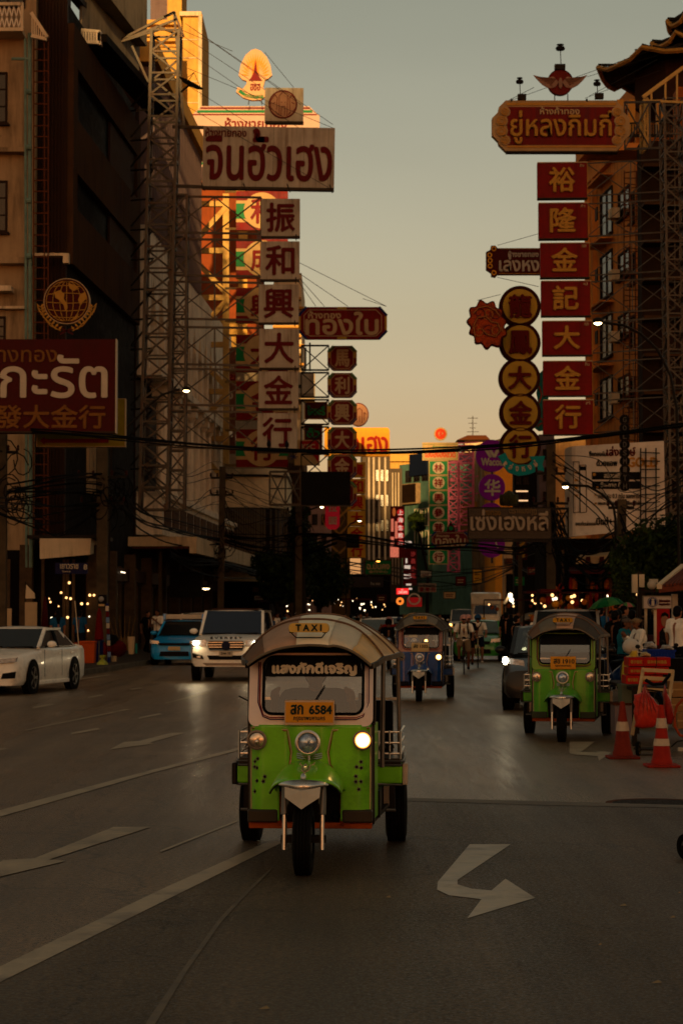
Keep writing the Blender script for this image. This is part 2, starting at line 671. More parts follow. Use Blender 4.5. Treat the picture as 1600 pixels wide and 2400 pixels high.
mark('worn_line', [(312, 815), (338, 815), (430, 662), (510, 548), (573, 480), (628, 425), (622, 425), (566, 477), (502, 543), (418, 660)], PAINT2)
mark('worn_line', [(368, 385), (545, 316), (545, 319), (370, 389)])
for a, b, c, d_, t_ in ((163, 115, 230, 104, 4), (318, 80, 372, 70, 3), (203, 33, 240, 27, 2), (75, 56, 126, 48, 3), (-10, 152, 18, 149, 4), (300, 14, 330, 11, 2), (60, 108, 300, 60, 1.5), (380, 46, 480, 22, 1.4)):
 mark('lane_dash', [(a, b), (a + 2, b + t_), (c, d_ + t_ * .8), (c - 6, d_)])
mark('edge_line', [(170, -8), (172, -5.5), (253, -17.5), (253, -19.5)])
mark('road_seam', [(928, 264), (928, 271), (1250, 281), (1640, 289), (1640, 283), (1250, 272)], PAINT2)
ctr = G(1505 * z2, z1 + 277 * z2)
mh = thing('manhole_cover', 'round slotted iron manhole cover sunk in the asphalt by the traffic cones', 'manhole cover', ctr)
MB().lathe([(.46, -.03), (.46, .006), (.40, .006), (.40, -.01), (.3, -.012)], ctr, (0, 0, 1), 32, True).build('rim', RUST, mh)
bar_me = MB().box(-.4, .4, -.012, .012, -.006, .005).data('bar', STEELD)
for i in range(-7, 8):
 put(bar_me, 'bar', mh, ctr + V((0, i * .05, 0)), scale=(math.sqrt(1 - (i * .05 / .42) ** 2), 1, 1))
for i, (a, b) in enumerate([(965, 208), (893, 494), (1432, 513), (1378, 603), (1545, 540), (610, 750), (1560, 484), (770, 0), (1510, 690)]):
 c = G(a * z2, z1 + b * z2, .006)
 s_ = .008 + .006 * (i % 3)
 o = MB().add([c + V((-s_ * 1.6, 0, 0)), c + V((0, -s_, .004)), c + V((s_, s_ * .3, .002)), c + V((.2 * s_, s_, .012))], [(0, 1, 2, 3)]).build('litter', mat('litter_paper', (.35, .28, .18), .8))
 tag(o, ['scrap of dark litter on the road right of the front three-wheeler', 'tiny pale scrap of paper on the asphalt left of the turn arrow', 'tiny pale scrap on the dark asphalt below the manhole cover', 'small pale scrap of paper low on the right of the road', 'scrap of paper at the right edge, level with the turn arrow tip', 'pale scrap at the very bottom of the road in the middle', 'long pale scrap at the right edge below the lone wheel', 'crumb of litter between the cones and the green three-wheeler', 'faint scrap near the bottom right corner of the road'][i], 'litter', 'scraps of litter on the asphalt')

# ---------------------------------------------------------------- walls laid out from sight lines
class Wall:
 def __init__(s, px0, d0, px1, d1):
  s.A = P(px0, HZ, d0)
  s.B = P(px1, HZ, d1)
  s.A.z = s.B.z = 0
  s.D = (s.B - s.A)
  s.L = s.D.length
  s.D.normalize()
  s.N = s.D.cross(V((0, 0, 1)))      # faces the viewer when px0 < px1

 def sz(s, px, py):
  u = (px - 800) / FPX
  v = (1200 - py) / FPX
  ct, st = math.cos(TILT), math.sin(TILT)
  r = V((u, ct - v * st, st + v * ct))
  den = r.x * s.N.x + r.y * s.N.y
  t_ = (s.A.x * s.N.x + s.A.y * s.N.y) / den
  p = r * t_
  return (V((p.x, p.y, 0)) - s.A).dot(s.D), EYE + p.z

 def pt(s, a, z, off=0):
  return s.A + s.D * a + V((0, 0, z)) + s.N * off

 def span(s, px0, py0, px1, py1):
  a, z_ = s.sz(px0, py0)
  b, y_ = s.sz(px1, py1)
  return a, b, y_, z_

 def slab(s, mb, s0, s1, z0, z1_, o0, o1):
  return mb.slab(s.pt(s0, z0, o0), s.D * (s1 - s0), s.N * (o1 - o0), V((0, 0, z1_ - z0)))

 def px(s, mb, px0, py0, px1, py1, o0, o1):
  a, b, c, d_ = s.span(px0, py0, px1, py1)
  return s.slab(mb, a, b, c, d_, o0, o1)

 def body(s, z1_, back=12, z0=0, s0=0, s1=None):
  mb = MB()
  return s.slab(mb, s0, s.L if s1 is None else s1, z0, z1_, -back, 0)

 def window(s, root, s0, s1, z0, z1_, fm=None, pm=None, v=1, h=1, sill=True, off=.0, fw=.07):
  mb = MB()
  o0, o1 = off + .002, off + .09
  s.slab(mb, s0, s0 + fw, z0, z1_, o0, o1)
  s.slab(mb, s1 - fw, s1, z0, z1_, o0, o1)
  s.slab(mb, s0 + fw, s1 - fw, z1_ - fw, z1_, o0, o1)
  s.slab(mb, s0 + fw, s1 - fw, z0, z0 + fw, o0, o1)
  for i in range(1, v + 1):
   c = s0 + (s1 - s0) * i / (v + 1)
   s.slab(mb, c - .025, c + .025, z0 + fw, z1_ - fw, o0 + .02, o1 - .02)
  for i in range(1, h + 1):
   c = z0 + (z1_ - z0) * i / (h + 1)
   s.slab(mb, s0 + fw, s1 - fw, c - .02, c + .02, o0 + .02, o1 - .03)
  if sill:
   s.slab(mb, s0 - .08, s1 + .08, z0 - .09, z0 - .003, o0, o1 + .12)
  w_ = mb.build('window', fm or WOODD, root)
  q_ = MB()
  s.slab(q_, s0 + fw + .002, s1 - fw - .002, z0 + fw + .002, z1_ - fw - .002, o0, o0 + .015)
  q_.build('pane', pm or PANE, w_)
  return w_

def lattice(mb, p, q, u, v, n, r, diag=True):
 """square lattice mast from p to q with half-widths u and v"""
 p, q, u, v = V(p), V(q), V(u), V(v)
 cs = [u + v, u - v, -u - v, -u + v]
 for c in cs:
  mb.bar(p + c, q + c, r * 1.5)
 for i in range(n + 1):
  a = p + (q - p) * i / n
  for k in range(4):
   mb.bar(a + cs[k], a + cs[(k + 1) % 4], r)
  if i < n and diag:
   b = p + (q - p) * (i + 1) / n
   for k in range(4):
    if (i + k) % 2:
     mb.bar(a + cs[k], b + cs[(k + 1) % 4], r)
    else:
     mb.bar(a + cs[(k + 1) % 4], b + cs[k], r)
 return mb

def arm(mb, p, q, dz, n, r):
 """flat truss arm: two rails and cross braces"""
 p, q = V(p), V(q)
 z_ = V((0, 0, dz))
 mb.bar(p, q, r * 1.4)
 mb.bar(p - z_, q - z_, r * 1.4)
 for i in range(n + 1):
  a = p + (q - p) * i / n
  mb.bar(a, a - z_, r)
  if i < n:
   b = p + (q - p) * (i + 1) / n
   mb.bar(a, b - z_, r * .8)
   mb.bar(a - z_, b, r * .8)
 return mb

# ---------------------------------------------------------------- left: cream corner block
W1 = Wall(-260, 75, 76, 75)
t = thing('corner_apartment_building', 'cream corner apartment block with balcony, pale pipes and tall ladder, at left edge', 'building', W1.A)
MB_ = W1.body(P(0, -120, 75).z, 14)
W1.px(MB_, -200, 352, 66, 362, 0, .5)
W1.px(MB_, -200, 608, 80, 622, 0, .5)
MB_.build('wall', CREAM, t)
led = MB()
W1.px(led, 76, 598, 165, 604, .1, .45)
W1.px(led, 152, 604, 165, 621, .1, .45)
led.build('ledge', CREAM2, t)
for (a, b, c, d_) in ((-60, 170, 18, 290), (-60, 424, 18, 545), (-60, 742, 14, 812)):
 s0, s1, zz0, zz1 = W1.span(a, d_ if False else b, c, d_)
 W1.window(t, s0, s1, zz0, zz1, v=2, h=2)
h_ = MB()
W1.px(h_, -40, 676, 34, 688, 0, .7)
W1.px(h_, -200, 720, 62, 726, 0, .3)
h_.build('hood', CREAM2, t)
b_ = MB()
W1.px(b_, -200, 84, 62, 92, .0, 1.1)
W1.px(b_, -200, 26, 62, 33, 1.0, 1.12)
W1.px(b_, 60, 26, 66, 92, 1.0, 1.12)
b_.build('balcony', CREAM2, t)
r_ = MB()
for i in range(-12, 6):
 x = i * 11
 for dx in (0, 11):
  a = W1.sz(x + dx, 34)
  c = W1.sz(x + 11 - dx, 84)
  r_.bar(W1.pt(a[0], a[1], 1.05), W1.pt(c[0], c[1], 1.05), .035)
r_.build('rail_lattice', WHITE, t)
W1.window(t, *W1.span(-60, -40, 60, 20), v=2, sill=False)
mb = MB()
mb.bar(P(74, 30, 74), P(112, 88, 74), .12)
mb.bar(P(74, 84, 74), P(110, 92, 74), .12)
for i in range(7):
 mb.bar(P(76 + i * 5, 34 + i * 8, 74), P(76 + i * 5, 86 + i, 74), .04)
mb.build('stair_rail', CREAM2, t)
mb = MB()
for x, r0, y0 in ((60, .05, 90), (70, .07, 78)):
 p, q = P(x, y0, 74.3), P(x + 3, 1330, 74.3)
 mb.tube([p, q], r0, 8)
for y in (138, 215, 345, 470, 600):
 mb.tube([P(28, y, 74.3), P(70, y, 74.3)] if y == 138 else [P(64, y, 74.2), P(74, y, 74.2)], .06 if y == 138 else .1, 8)
mb.build('drain_pipe', PIPE, t, smooth=True)
lad = MB()
for x in (80, 105, 114):
 lad.bar(P(x, 78, 74.2), P(x - 1, 1255, 74.2), .045)
lad.build('ladder_rail', RUST, t)
p, q = P(79, 0, 74.2), P(113, 0, 74.2)
rung = MB().box(-(q.x - p.x) / 2, (q.x - p.x) / 2, -.02, .02, -.02, .02).data('rung', RUST)
for i in range(46):
 c = P(96.5, 90 + i * 25.6, 74.2)
 put(rung, 'rung', t, c)

# ---------------------------------------------------------------- brown clad block
W2 = Wall(76, 75.5, 150, 75.5)
W3 = Wall(150, 75.6, 312, 92)
t = thing('brown_clad_building', 'dark bronze-clad office block with slanting black window bands, past the ladder', 'building', W3.A)
ztop = P(150, -60, 75.6).z
mb = MB()
W2.slab(mb, 0, W2.L, 0, ztop, -1, -.02)
mb.build('wall', DARKB, t)
mb = W3.body(ztop - 1, 14)
mb.build('wall', DARKIN, t)
mb = MB()
for i in range(int(W2.L / .12)):
 W2.slab(mb, i * .12, i * .12 + .05, 3.6, ztop, 0, .06)
mb.build('cladding_rib', DARKB, t, kind='stuff')

def W3z(px, py):
 return W3.sz(px, py)[1]

zb = [(W3z(159, 143) + W3z(296, 351)) / 2, (W3z(159, 268) + W3z(296, 453)) / 2, W3z(159, 398), W3z(188, 515), W3z(198, 657)]
zt = W3z(150, 41)
Ls = W3.L
for (z0_, z1_) in ((zb[0], zt), (zb[2], zb[1]), (zb[4], zb[3])):
 n = 7
 for i in range(n):
  a, b = Ls * i / n, Ls * (i + 1) / n
  mb = MB()
  W3.slab(mb, a + .01, b - .01, z0_, z1_, -.3, .25)
  mb.build('cladding_panel', BROWN, t)
for (z0_, z1_) in ((zb[1], zb[0]), (zb[3], zb[2])):
 for q0 in (0, Ls - .9):
  mb = MB()
  W3.slab(mb, q0, q0 + .9, z0_, z1_, 0, .24)
  mb.build('corner_panel', BROWN, t)
mb = MB()
for (z0_, z1_) in ((zb[1], zb[0]), (zb[3], zb[2])):
 W3.slab(mb, .95, Ls - .95, z0_ + .01, z1_ - .01, -.02, .0)
mb.build('window_band', mat('matt_black_glass', (.008, .007, .006), .5, var=.2), t)
mb = MB()
for i in range(34):
 a = Ls * .55 + i * .22
 for (z0_, z1_) in ((zb[1], zb[0]), (zb[3], zb[2])):
  if a < Ls - 1:
   W3.slab(mb, a, a + .07, z0_ + .02, z1_ - .02, .01, .12)
mb.build('louvre', DARKB, t, kind='stuff')
mb = MB()
a0 = W3.pt(.8, zb[4] - .1, .3)
W3.slab(mb, 0, Ls, 3.4, zb[4] - .05, -.5, -.1)
mb.build('lower_wall', DARKIN, t)
mb = MB()
s_, z_ = W3.sz(212, 1040)
for i in range(3):
 W3.slab(mb, 4.5 + i * .6, 4.9 + i * .6, 6.2, 9.6, -.1, .1)
mb.build('pale_shutter', CREAM, t)
mb = MB()
mb.slab(P(190, 108, 79), P(236, 110, 79) - P(190, 108, 79), P(277, 160, 90) - P(236, 110, 79), (0, 0, .35))
mb.slab(P(188, 98, 79), V((1, 0, 0)), V((1.5, 12, 0)), (0, 0, .3))
mb.build('roof_deck', DARKIN, t)
mb = MB()
pa, pb = P(190, 70, 78.5), P(233, 74, 78.5)
mb.bar(pa, pb, .1)
mb.bar(P(190, 98, 78.5), P(233, 100, 78.5), .12)
for i in range(8):
 mb.bar(pa.lerp(pb, i / 7), P(190, 98, 78.5).lerp(P(233, 100, 78.5), i / 7), .07)
pa, pb, pc, pd = P(233, 74, 78.5), P(276, 148, 90), P(233, 100, 78.5), P(277, 160, 90)
mb.bar(pa, pb, .1)
mb.bar(pc, pd, .12)
for i in range(26):
 mb.bar(pa.lerp(pb, i / 25), pc.lerp(pd, i / 25), .07)
mb.build('baluster_rail', WHITE, t)
mb = MB()
mb.slab(P(150, -40, 79), V((1.3, 0, 0)), V((1.0, 9, 0)), (0, 0, 3.6))
mb.slab(P(186, 70, 79.4), V((.1, 0, 0)), V((1.3, 9, 0)), (0, 0, 2.2))
mb.build('penthouse_wall', GREYW, t)
mb = MB()
mb.bar(P(165, -20, 77), P(234, 62, 85), .35, .2)
mb.bar(P(208, -30, 80), P(250, 18, 88), 1.2, .25)
mb.build('eave_gutter', WOODD, t)
mb = MB()
for a, b in ((84, 30), (96, 40), (108, 46), (116, 52)):
 mb.bar(P(a, -20, 76.5), P(a + 2, 88, 76.5), .13)
mb.build('roof_post', CREAM2, t)

# ---------------------------------------------------------------- narrow block with pale cap behind the deck
W4 = Wall(236, 93, 316, 93)
t = thing('dark_narrow_building', 'narrow dark building with a pale parapet behind the bronze-clad block', 'building', W4.A)
W4.body(P(300, 130, 93).z, 10).build('wall', DARKB, t)
mb = MB()
W4.slab(mb, 0, W4.L + .1, P(300, 130, 93).z, P(300, 104, 93).z, -2, .3)
mb.build('parapet', CREAM, t)

# ---------------------------------------------------------------- white classical building with fins, arches and columns
W5 = Wall(318, 93.5, 520, 132)
t = thing('white_classical_building', 'white building with fluted columns, pointed arches and tall upper fins behind the scaffold mast', 'building', W5.A)
zroof = W5.sz(318, 130)[1]
s5 = W5.sz(447, 700)[0]
W5.body(zroof, 14, s1=s5).build('wall', DARKB, t)
W5.body(W5.sz(340, 560)[1] + .1, 14, s0=s5 + .01).build('wall', DARKB, t)
mb = MB()
W5.slab(mb, -.2, s5, zroof - .1, zroof + .75, -.3, .9)
mb.build('parapet', YELW, t)  # cream parapet, its evening sunlight put into the colour
za = W5.sz(340, 560)[1]
fin = MB().box(-.09, .09, -.35, .35, 0, zroof - za - .2).data('fin', GREYL)
rz5 = math.atan2(W5.D.y, W5.D.x)
for i in range(int((s5 - .6) / .62)):
 p = W5.pt(.4 + i * .62, za, .36)
 put(fin, 'fin', t, p, (0, 0, rz5))
zc0, zc1 = W5.sz(352, 1165)[1], W5.sz(352, 905)[1]
col = MB().lathe([(.40, 0), (.40, .12), (.34, .2), (.30, .3), (.25, .4), (.23, zc1 - zc0 - .9), (.23, zc1 - zc0 - .75), (.32, zc1 - zc0 - .6), (.36, zc1 - zc0 - .5)], (0, 0, 0), (0, 0, 1), 14)
for k in range(10):
 a = math.pi * 2 * k / 10
 col.bar((.235 * math.cos(a), .235 * math.sin(a), .5), (.225 * math.cos(a), .225 * math.sin(a), zc1 - zc0 - .9), .05)
colme = col.box(-.42, .42, -.42, .42, zc1 - zc0 - .5, zc1 - zc0 - .15).box(-.5, .5, -.5, .5, zc1 - zc0 - .15, zc1 - zc0).data('column', WHITE)
for x in (352, 378, 400, 418, 434, 448, 462, 476, 490):
 s0 = W5.sz(x, 1000)[0]
 put(colme, 'column', t, W5.pt(s0, zc0, .55), (0, 0, rz5))
mb = MB()
W5.slab(mb, 0, W5.L, zc0 - 1.9, zc0 - .01, 0, 1.15)
W5.slab(mb, 0, W5.L, zc0 - .25, zc0 - .012, 0, 1.35)
W5.slab(mb, 0, W5.L, zc1 + .01, zc1 + .35, 0, 1.1)
mb.build('entablature', WHITE, t)
mb = MB()   # arcade piers with pointed arches
n = 14
st = W5.L / n
zz = zc1 + .35
for i in range(n):
 a = i * st
 out = [(a, zz), (a + .35, zz), (a + .35, zz + 2.2), (a + st * .3, zz + 3.3), (a + st * .5 + .1, zz + 4.2), (a + st * .7, zz + 3.3), (a + st - .15, zz + 2.2), (a + st - .15, zz), (a + st, zz), (a + st, za + .2), (a, za + .2)]
 mb.prism([W5.pt(x, z, .1) for x, z in out], W5.N * .45)
mb.build('arcade', WHITE, t)
mb = MB()
for i in range(12):
 a = .6 + i * 3
 W5.slab(mb, a, a + 2.4, zc0 - 1.5, zc0 - .5, 1.16, 1.2)
mb.build('relief_panel', mat('brown_relief', (.13, .06, .02), .7, var=.5, scale=8), t)
mb = MB()
W5.slab(mb, -3, W5.L, zc0 - 2.5, zc0 - 2.1, 0, 3.0)
W5.slab(mb, -3, W5.L, zc0 - 2.8, zc0 - 2.5, 2.7, 3.0)
mb.build('canopy', CREAM2, t)
mb = MB()
for i in range(30):
 W5.slab(mb, -2.9 + i * 1.25, -2.85 + i * 1.25, zc0 - 2.6, zc0 - 2.5, .2, 2.7)
mb.build('canopy_rib', RUST, t, kind='stuff')

# ---------------------------------------------------------------- low shop row under the left buildings
W6 = Wall(-60, 74.2, 250, 74.2)
t = thing('corner_canopy', 'pale concrete canopy over the dark corner shop under the ladder', 'canopy', W6.A)
mb = MB()
o_ = P(94, 1288, 72)
mb.hexa([P(94, 1310, 72), P(212, 1300, 72.5), P(240, 1290, 79), P(120, 1290, 79), P(94, 1262, 72), P(214, 1262, 72.5), P(240, 1262, 79), P(120, 1262, 79)])
mb.build('slab', CREAM2, t)
mb = MB()
mb.slab(P(64, 1262, 72.6), V((2.6, 0, 0)), V((0, 3, 0)), (0, 0, .12))
mb.build('flashing', STEELD, t)
W7 = Wall(242, 82, 500, 126)
t = thing('left_shop_row', 'row of dark glazed shopfronts under the left canopies with small warm lamps', 'shopfront', W7.A)
mb = MB()
W7.slab(mb, 0, W7.L, .15, 4.2, -.4, -.3)
mb.slab(P(-80, 1550, 74.9), P(245, 1550, 74.9) - P(-80, 1550, 74.9), V((0, .1, 0)), (0, 0, 3.9))
mb.build('back_wall', DARKIN, t)
PIER = mat('worn_shop_pier', (.13, .09, .055), .75, var=.35, dirt=(.04, .03, .02), dirta=.7)
mull = MB().box(-.05, .05, -.05, .05, .15, 3.6).data('mullion', PIER)
pier = MB().box(-.22, .22, -.22, .22, .15, 4.1).data('pier', PIER)
for i in range(24):
 put(mull, 'mullion', t, W7.pt(.5 + i * 1.7, 0, .1))
for i in range(8):
 put(pier, 'pier', t, W7.pt(i * 5.4, 0, .3))
for x in (20, 62, 100, 150, 158, 172, 205, 222):
 put(mull if x not in (62, 222) else pier, 'mullion' if x not in (62, 222) else 'pier', t, P(x, 1550, 74.5) * V((1, 1, 0)) if False else V((P(x, 1550, 74.5).x, 74.5, 0)))
mb = MB()
for i in range(23):
 W7.slab(mb, .6 + i * 1.7, 2.1 + i * 1.7, .4, 2.9, .05, .07)
mb.build('shop_glass', PANE, t)
mb = MB()
W7.slab(mb, 0, W7.L, 3.0, 3.5, .2, .3)
mb.build('fascia', mat('dark_red_fascia', (.06, .015, .01), .5, var=.3), t)
bulb = MB().ball((0, 0, 0), .05, 6, 4).data('lamp_bulb', BULB)
bulbw = MB().ball((0, 0, 0), .05, 6, 4).data('lamp_bulb', BULBW)
tube_me = MB().box(-.5, .5, -.03, .03, -.03, .03).data('tube_lamp', BULBW)
rd = random.Random(5)
for (x, y, k) in ((144, 1389, 0), (156, 1401, 0), (166, 1403, 0), (211, 1395, 0), (221, 1395, 0), (163, 1366, 0), (116, 1403, 0), (119, 1411, 0), (192, 1415, 0), (206, 1415, 0), (159, 1447, 0), (138, 1421, 0), (207, 1478, 0), (308, 1405, 1), (384, 1413, 1), (407, 1412, 1), (447, 1423, 1), (365, 1424, 1), (310, 1475, 1), (122, 1449, 1), (188, 1443, 1), (210, 1445, 1)):
 d_ = 74.2 if x < 240 else 80 + (x - 242) * .17
 put(bulbw if k else bulb, 'lamp_bulb', t, P(x, y, d_), scale=(.5 + rd.random() * .5,) * 3)
for (x, y) in ((281, 1340), (310, 1345), (455, 1350)):
 put(tube_me, 'tube_lamp', t, P(x, y, 78 + (x - 242) * .17), (0, .1, R(60)), (.7, .7, .7))

# ---------------------------------------------------------------- curved cream building
t = thing('curved_cream_building', 'low cream building with rounded corner parapet and vertical window grille, behind the leaning pole', 'building', P(500, HZ, 132) * V((1, 1, 0)))
d0 = 128

def curve_pts(off=0, a0=0):
 pts = []
 A_, B_ = P(440, HZ, d0), P(590, HZ, d0)
 rad = 1.6 + off
 pts.append((A_.x, d0 - off))
 for k in range(9):
  th = -math.pi / 2 + math.pi / 2 * k / 8
  pts.append((B_.x + rad * math.cos(th), d0 + 1.6 + rad * math.sin(th)))
 pts.append((B_.x + rad, d0 + 16))
 return pts

def curve_slab(name, off, py1, py0, m):
 pp = curve_pts(off)
 z0_, z1_ = P(550, py0, d0).z, P(550, py1, d0).z
 pp = pp + [(pp[0][0], d0 + 16)]
 mb = MB().prism([(x, y, z0_) for x, y in pp], (0, 0, z1_ - z0_))
 return mb.build(name, m, t, smooth=20)

CR3 = mat('pale_cream_render', (.80, .68, .48), .8, dirt=(.2, .15, .09), dirta=.8, streak=3)
curve_slab('parapet', .5, 1098, 1190, CR3)
curve_slab('coping', .62, 1113, 1118, STEELD)
curve_slab('wall', 0, 1190, 1335, DARKB)
curve_slab('canopy', 1.1, 1333, 1363, CR3)
curve_slab('shop_wall', -.4, 1363, 1540, DARKIN)
z0_, z1_ = P(550, 1332, d0).z, P(550, 1193, d0).z
bar_me = MB().box(-.05, .05, -.05, .05, z0_, z1_).data('grille_bar', mat('pale_grille', (.2, .16, .11), .7, var=.3))
pp = curve_pts(.45)
x0_ = pp[0][0]
for i in range(26):
 put(bar_me, 'grille_bar', t, (P(478, HZ, d0).x + i * .145, d0 - .45, 0))
for x, y in pp[2:-1]:
 put(bar_me, 'grille_bar', t, (x, y, 0))
mb = MB()
for k in range(7):
 z = z0_ + (z1_ - z0_) * k / 6
 mb.bar((P(478, HZ, d0).x, d0 - .4, z), (pp[2][0], d0 - .4, z), .04)
mb.build('grille_rail', STEELD, t)

# ---------------------------------------------------------------- sunlit towers high up behind
def block(name, label, px0, px1, ytop, d, m, back=14, ybot=HZ + 20, cat='building', yaw=0):
 W_ = Wall(px0, d, px1, d + yaw)
 r_ = thing(name, label, cat, W_.A)
 top = P(px0, ytop, d).z
 W_.body(top, back, z0=max(0, P(px0, ybot, d).z)).build('wall', m, r_)
 return r_, W_, top

def grid_windows(r_, W_, px0, py0, px1, py1, nx, ny, fx=.6, fy=.55, fm=None, pm=None, v=1, h=0):
 s0, s1, z0_, z1_ = W_.span(px0, py0, px1, py1)
 cw, chh = (s1 - s0) / nx, (z1_ - z0_) / ny
 me = {}
 for i in range(nx):
  for j in range(ny):
   c, zc = s0 + cw * (i + .5), z0_ + chh * (j + .5)
   W_.window(r_, c - cw * fx / 2, c + cw * fx / 2, zc - chh * fy / 2, zc + chh * fy / 2, fm, pm, v=v, h=h, sill=False, fw=.06)

t, W_, top = block('sunlit_ledge_building', 'orange sunlit building with stepped cornices behind the mast top', 232, 352, 112, 150, YELW)
mb = MB()
for y0_, y1_, o in ((57, 68, 1.2), (68, 90, .6), (97, 104, .9), (104, 112, .3)):
 W_.px(mb, 228, y0_, 420, y1_, -3, o)
mb.build('cornice', YELW, t)
mb = MB()
W_.px(mb, 352, 90, 420, 420, -3, .1)
mb.build('wall', YELW, t)
t, W_, top = block('purple_grey_tower', 'purple-grey tower top at the upper left behind the roof deck', 224, 284, -80, 175, mat('mauve_wall', (.22, .10, .10), .8, dirt=(.1, .05, .05), dirta=.5), back=6, ybot=400)
MB().bar(P(300, -40, 172), P(301, 90, 172), .12).build('aerial', STEELD, t)
t, W_, top = block('tall_lift_shaft', 'tall slim tower, grey on its left side and coloured sunlit orange on its right', 347, 394, -90, 165, GREYL, back=6, ybot=300)
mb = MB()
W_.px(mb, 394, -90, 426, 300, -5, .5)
mb.build('sunlit_face', YELW, t)  # sunlit side told by its yellow colour beside the grey wall
t, W_, top = block('sunlit_slab_tower', 'orange sunlit slab tower beside the satellite dish on the mast', 424, 470, 33, 158, YELW, back=8, ybot=430)
mb = MB()
W_.px(mb, 422, 30, 473, 40, -8, .4)
W_.px(mb, 466, 40, 473, 430, -1, .35)
for y in (92, 135, 190, 240, 300):
 W_.px(mb, 424, y, 466, y + 2, 0, .06)
mb.build('band', CREAM2, t)
mb = MB()
W_.px(mb, 392, 135, 424, 205, 0, .3)
mb.build('opening', DARKIN, t)
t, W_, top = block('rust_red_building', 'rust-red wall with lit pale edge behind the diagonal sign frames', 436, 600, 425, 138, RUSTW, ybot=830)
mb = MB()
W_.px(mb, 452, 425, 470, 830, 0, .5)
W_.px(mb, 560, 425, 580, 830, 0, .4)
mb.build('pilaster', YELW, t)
mb = MB()
W_.px(mb, 440, 755, 560, 820, .1, 1.5)
mb.build('balcony_front', YELW, t)
mb = MB()
W_.px(mb, 438, 835, 470, 1100, 0, .4)
mb.build('lower_wall', CREAM2, t)
t, W_, top = block('advert_wall_building', 'building side wall behind the brown hoarding, above the curved cream building', 466, 625, 822, 140, GREYW, ybot=1100)
t2, W9, top = block('brown_grille_building', 'brown building with thin teal neon tubes behind the black screen', 620, 712, 1060, 140, mat('dun_wall', (0.168, 0.112, 0.063), .8, var=.3, dirt=(.05, .03, .02)), ybot=1540)
mb = MB()
for i in range(16):
 W9.px(mb, 624 + i * 5, 1085, 626 + i * 5, 1340, 0, .12)
mb.build('fin', DARKB, t2, kind='stuff')
mb = MB()
for x, y0_, y1_ in ((654, 1120, 1165), (679, 1135, 1175), (672, 1180, 1200)):
 W9.px(mb, x, y0_, x + 2, y1_, .3, .34)
mb.build('neon_tube', mat('teal_neon', (.1, .6, .45), emit=.5, var=0), t2)

# ---------------------------------------------------------------- mid-distance left: stepped towers, fin building
t, W_, top = block('pagoda_eave_building', 'tall building with stacked upturned eaves behind the white boxed sign column', 640, 706, 640, 150, CREAM2, ybot=1100)
mb = MB()
for k in range(9):
 y = 700 + k * 22
 W_.px(mb, 640, y, 706 + (k % 2) * 6, y + 5, 0, .8)
mb.build('eave', GOLDT, t)
t, W_, top = block('cream_poster_building', 'pale wall panel beside the boxed sign column', 690, 737, 872, 148, CREAM2, ybot=935, back=2)
t, W_, top = block('pink_shop_building', 'narrow pinkish shophouse behind the tangle of cables', 700, 775, 1185, 150, mat('pink_plaster', (0.448, 0.308, 0.266), .8, dirt=(.12, .08, .07), streak=3), ybot=1540)
grid_windows(t, W_, 705, 1195, 770, 1330, 3, 3)
t, W_, top = block('narrow_bracket_building', 'narrow dark building with lit gold brackets below the red banner', 770, 820, 1120, 158, mat('dark_ochre', (.16, .10, .04), .8, var=.3), ybot=1540)
for y in (1190, 1230, 1275, 1310):
 mb = MB()
 mb.bar(P(772, y, 157.5), P(795, y + 22, 157.5), .15)
 mb.bar(P(818, y, 157.5), P(795, y + 22, 157.5), .15)
 mb.build('bracket', GOLDT, t)
t, W_, top = block('grey_fin_building', 'grey building with pale vertical fins beside the yellow sign column', 848, 914, 1050, 200, mat('dark_grey_concrete', (.15, .12, .09), .85, dirt=(.06, .05, .04), streak=3), ybot=1410)
finm = mat('pale_fin_concrete', (0.560, 0.476, 0.364), .8, dirt=(.15, .12, .09), dirta=.6, streak=3)
for x in (862, 873, 886, 900):
 mb = MB()
 W_.px(mb, x, 1072, x + 4.5, 1315, 0, .3)
 mb.build('fin', finm, t)
grid_windows(t, W_, 878, 1085, 912, 1320, 3, 4, .7, .5)
mb = MB()
W_.px(mb, 846, 1360, 914, 1378, 0, 2)
mb.build('canopy', GREYW, t)
t, W_, top = block('grey_striped_building', 'grey block with three slim pale fins behind the red neon sign', 908, 942, 1098, 215, _M['dark_grey_concrete'], ybot=1410)
for x in (911, 918, 925, 932):
 mb = MB()
 W_.px(mb, x, 1108, x + 3, 1370, 0, .25)
 mb.build('fin', finm, t)
t, W_, top = block('lit_yellow_roof_building', 'low roofline lit yellow just right of the yellow billboard', 905, 990, 1058, 260, YELW, ybot=1100, back=6)
mb = MB()
W_.px(mb, 905, 1075, 990, 1082, 0, .8)
mb.build('ledge', YELW, t)
t, W_, top = block('teal_shophouse', 'teal shophouse with louvred shutters left of the green sign column', 936, 1012, 1090, 230, TEALW, ybot=1440, yaw=-6)
mb = MB()
W_.px(mb, 946, 1136, 985, 1180, 0, .6)
mb.build('shutter_box', mat('tan_shutter', (0.350, 0.252, 0.154), .7, var=.3), t)
grid_windows(t, W_, 970, 1188, 1006, 1290, 2, 2, .8, .8, WHITE, PANEG)
grid_windows(t, W_, 948, 1098, 1006, 1132, 3, 1, .7, .7)
mb = MB()
for i in range(9):
 W_.px(mb, 946, 1138 + i * 4.6, 985, 1140 + i * 4.6, .6, .66)
mb.build('slat', WOODD, t, kind='stuff')
mb = MB()
W_.px(mb, 966, 1066, 1006, 1112, .2, .4)
mb.build('blue_awning', mat('dark_blue_awning', (.02, .03, .06), .7), t)
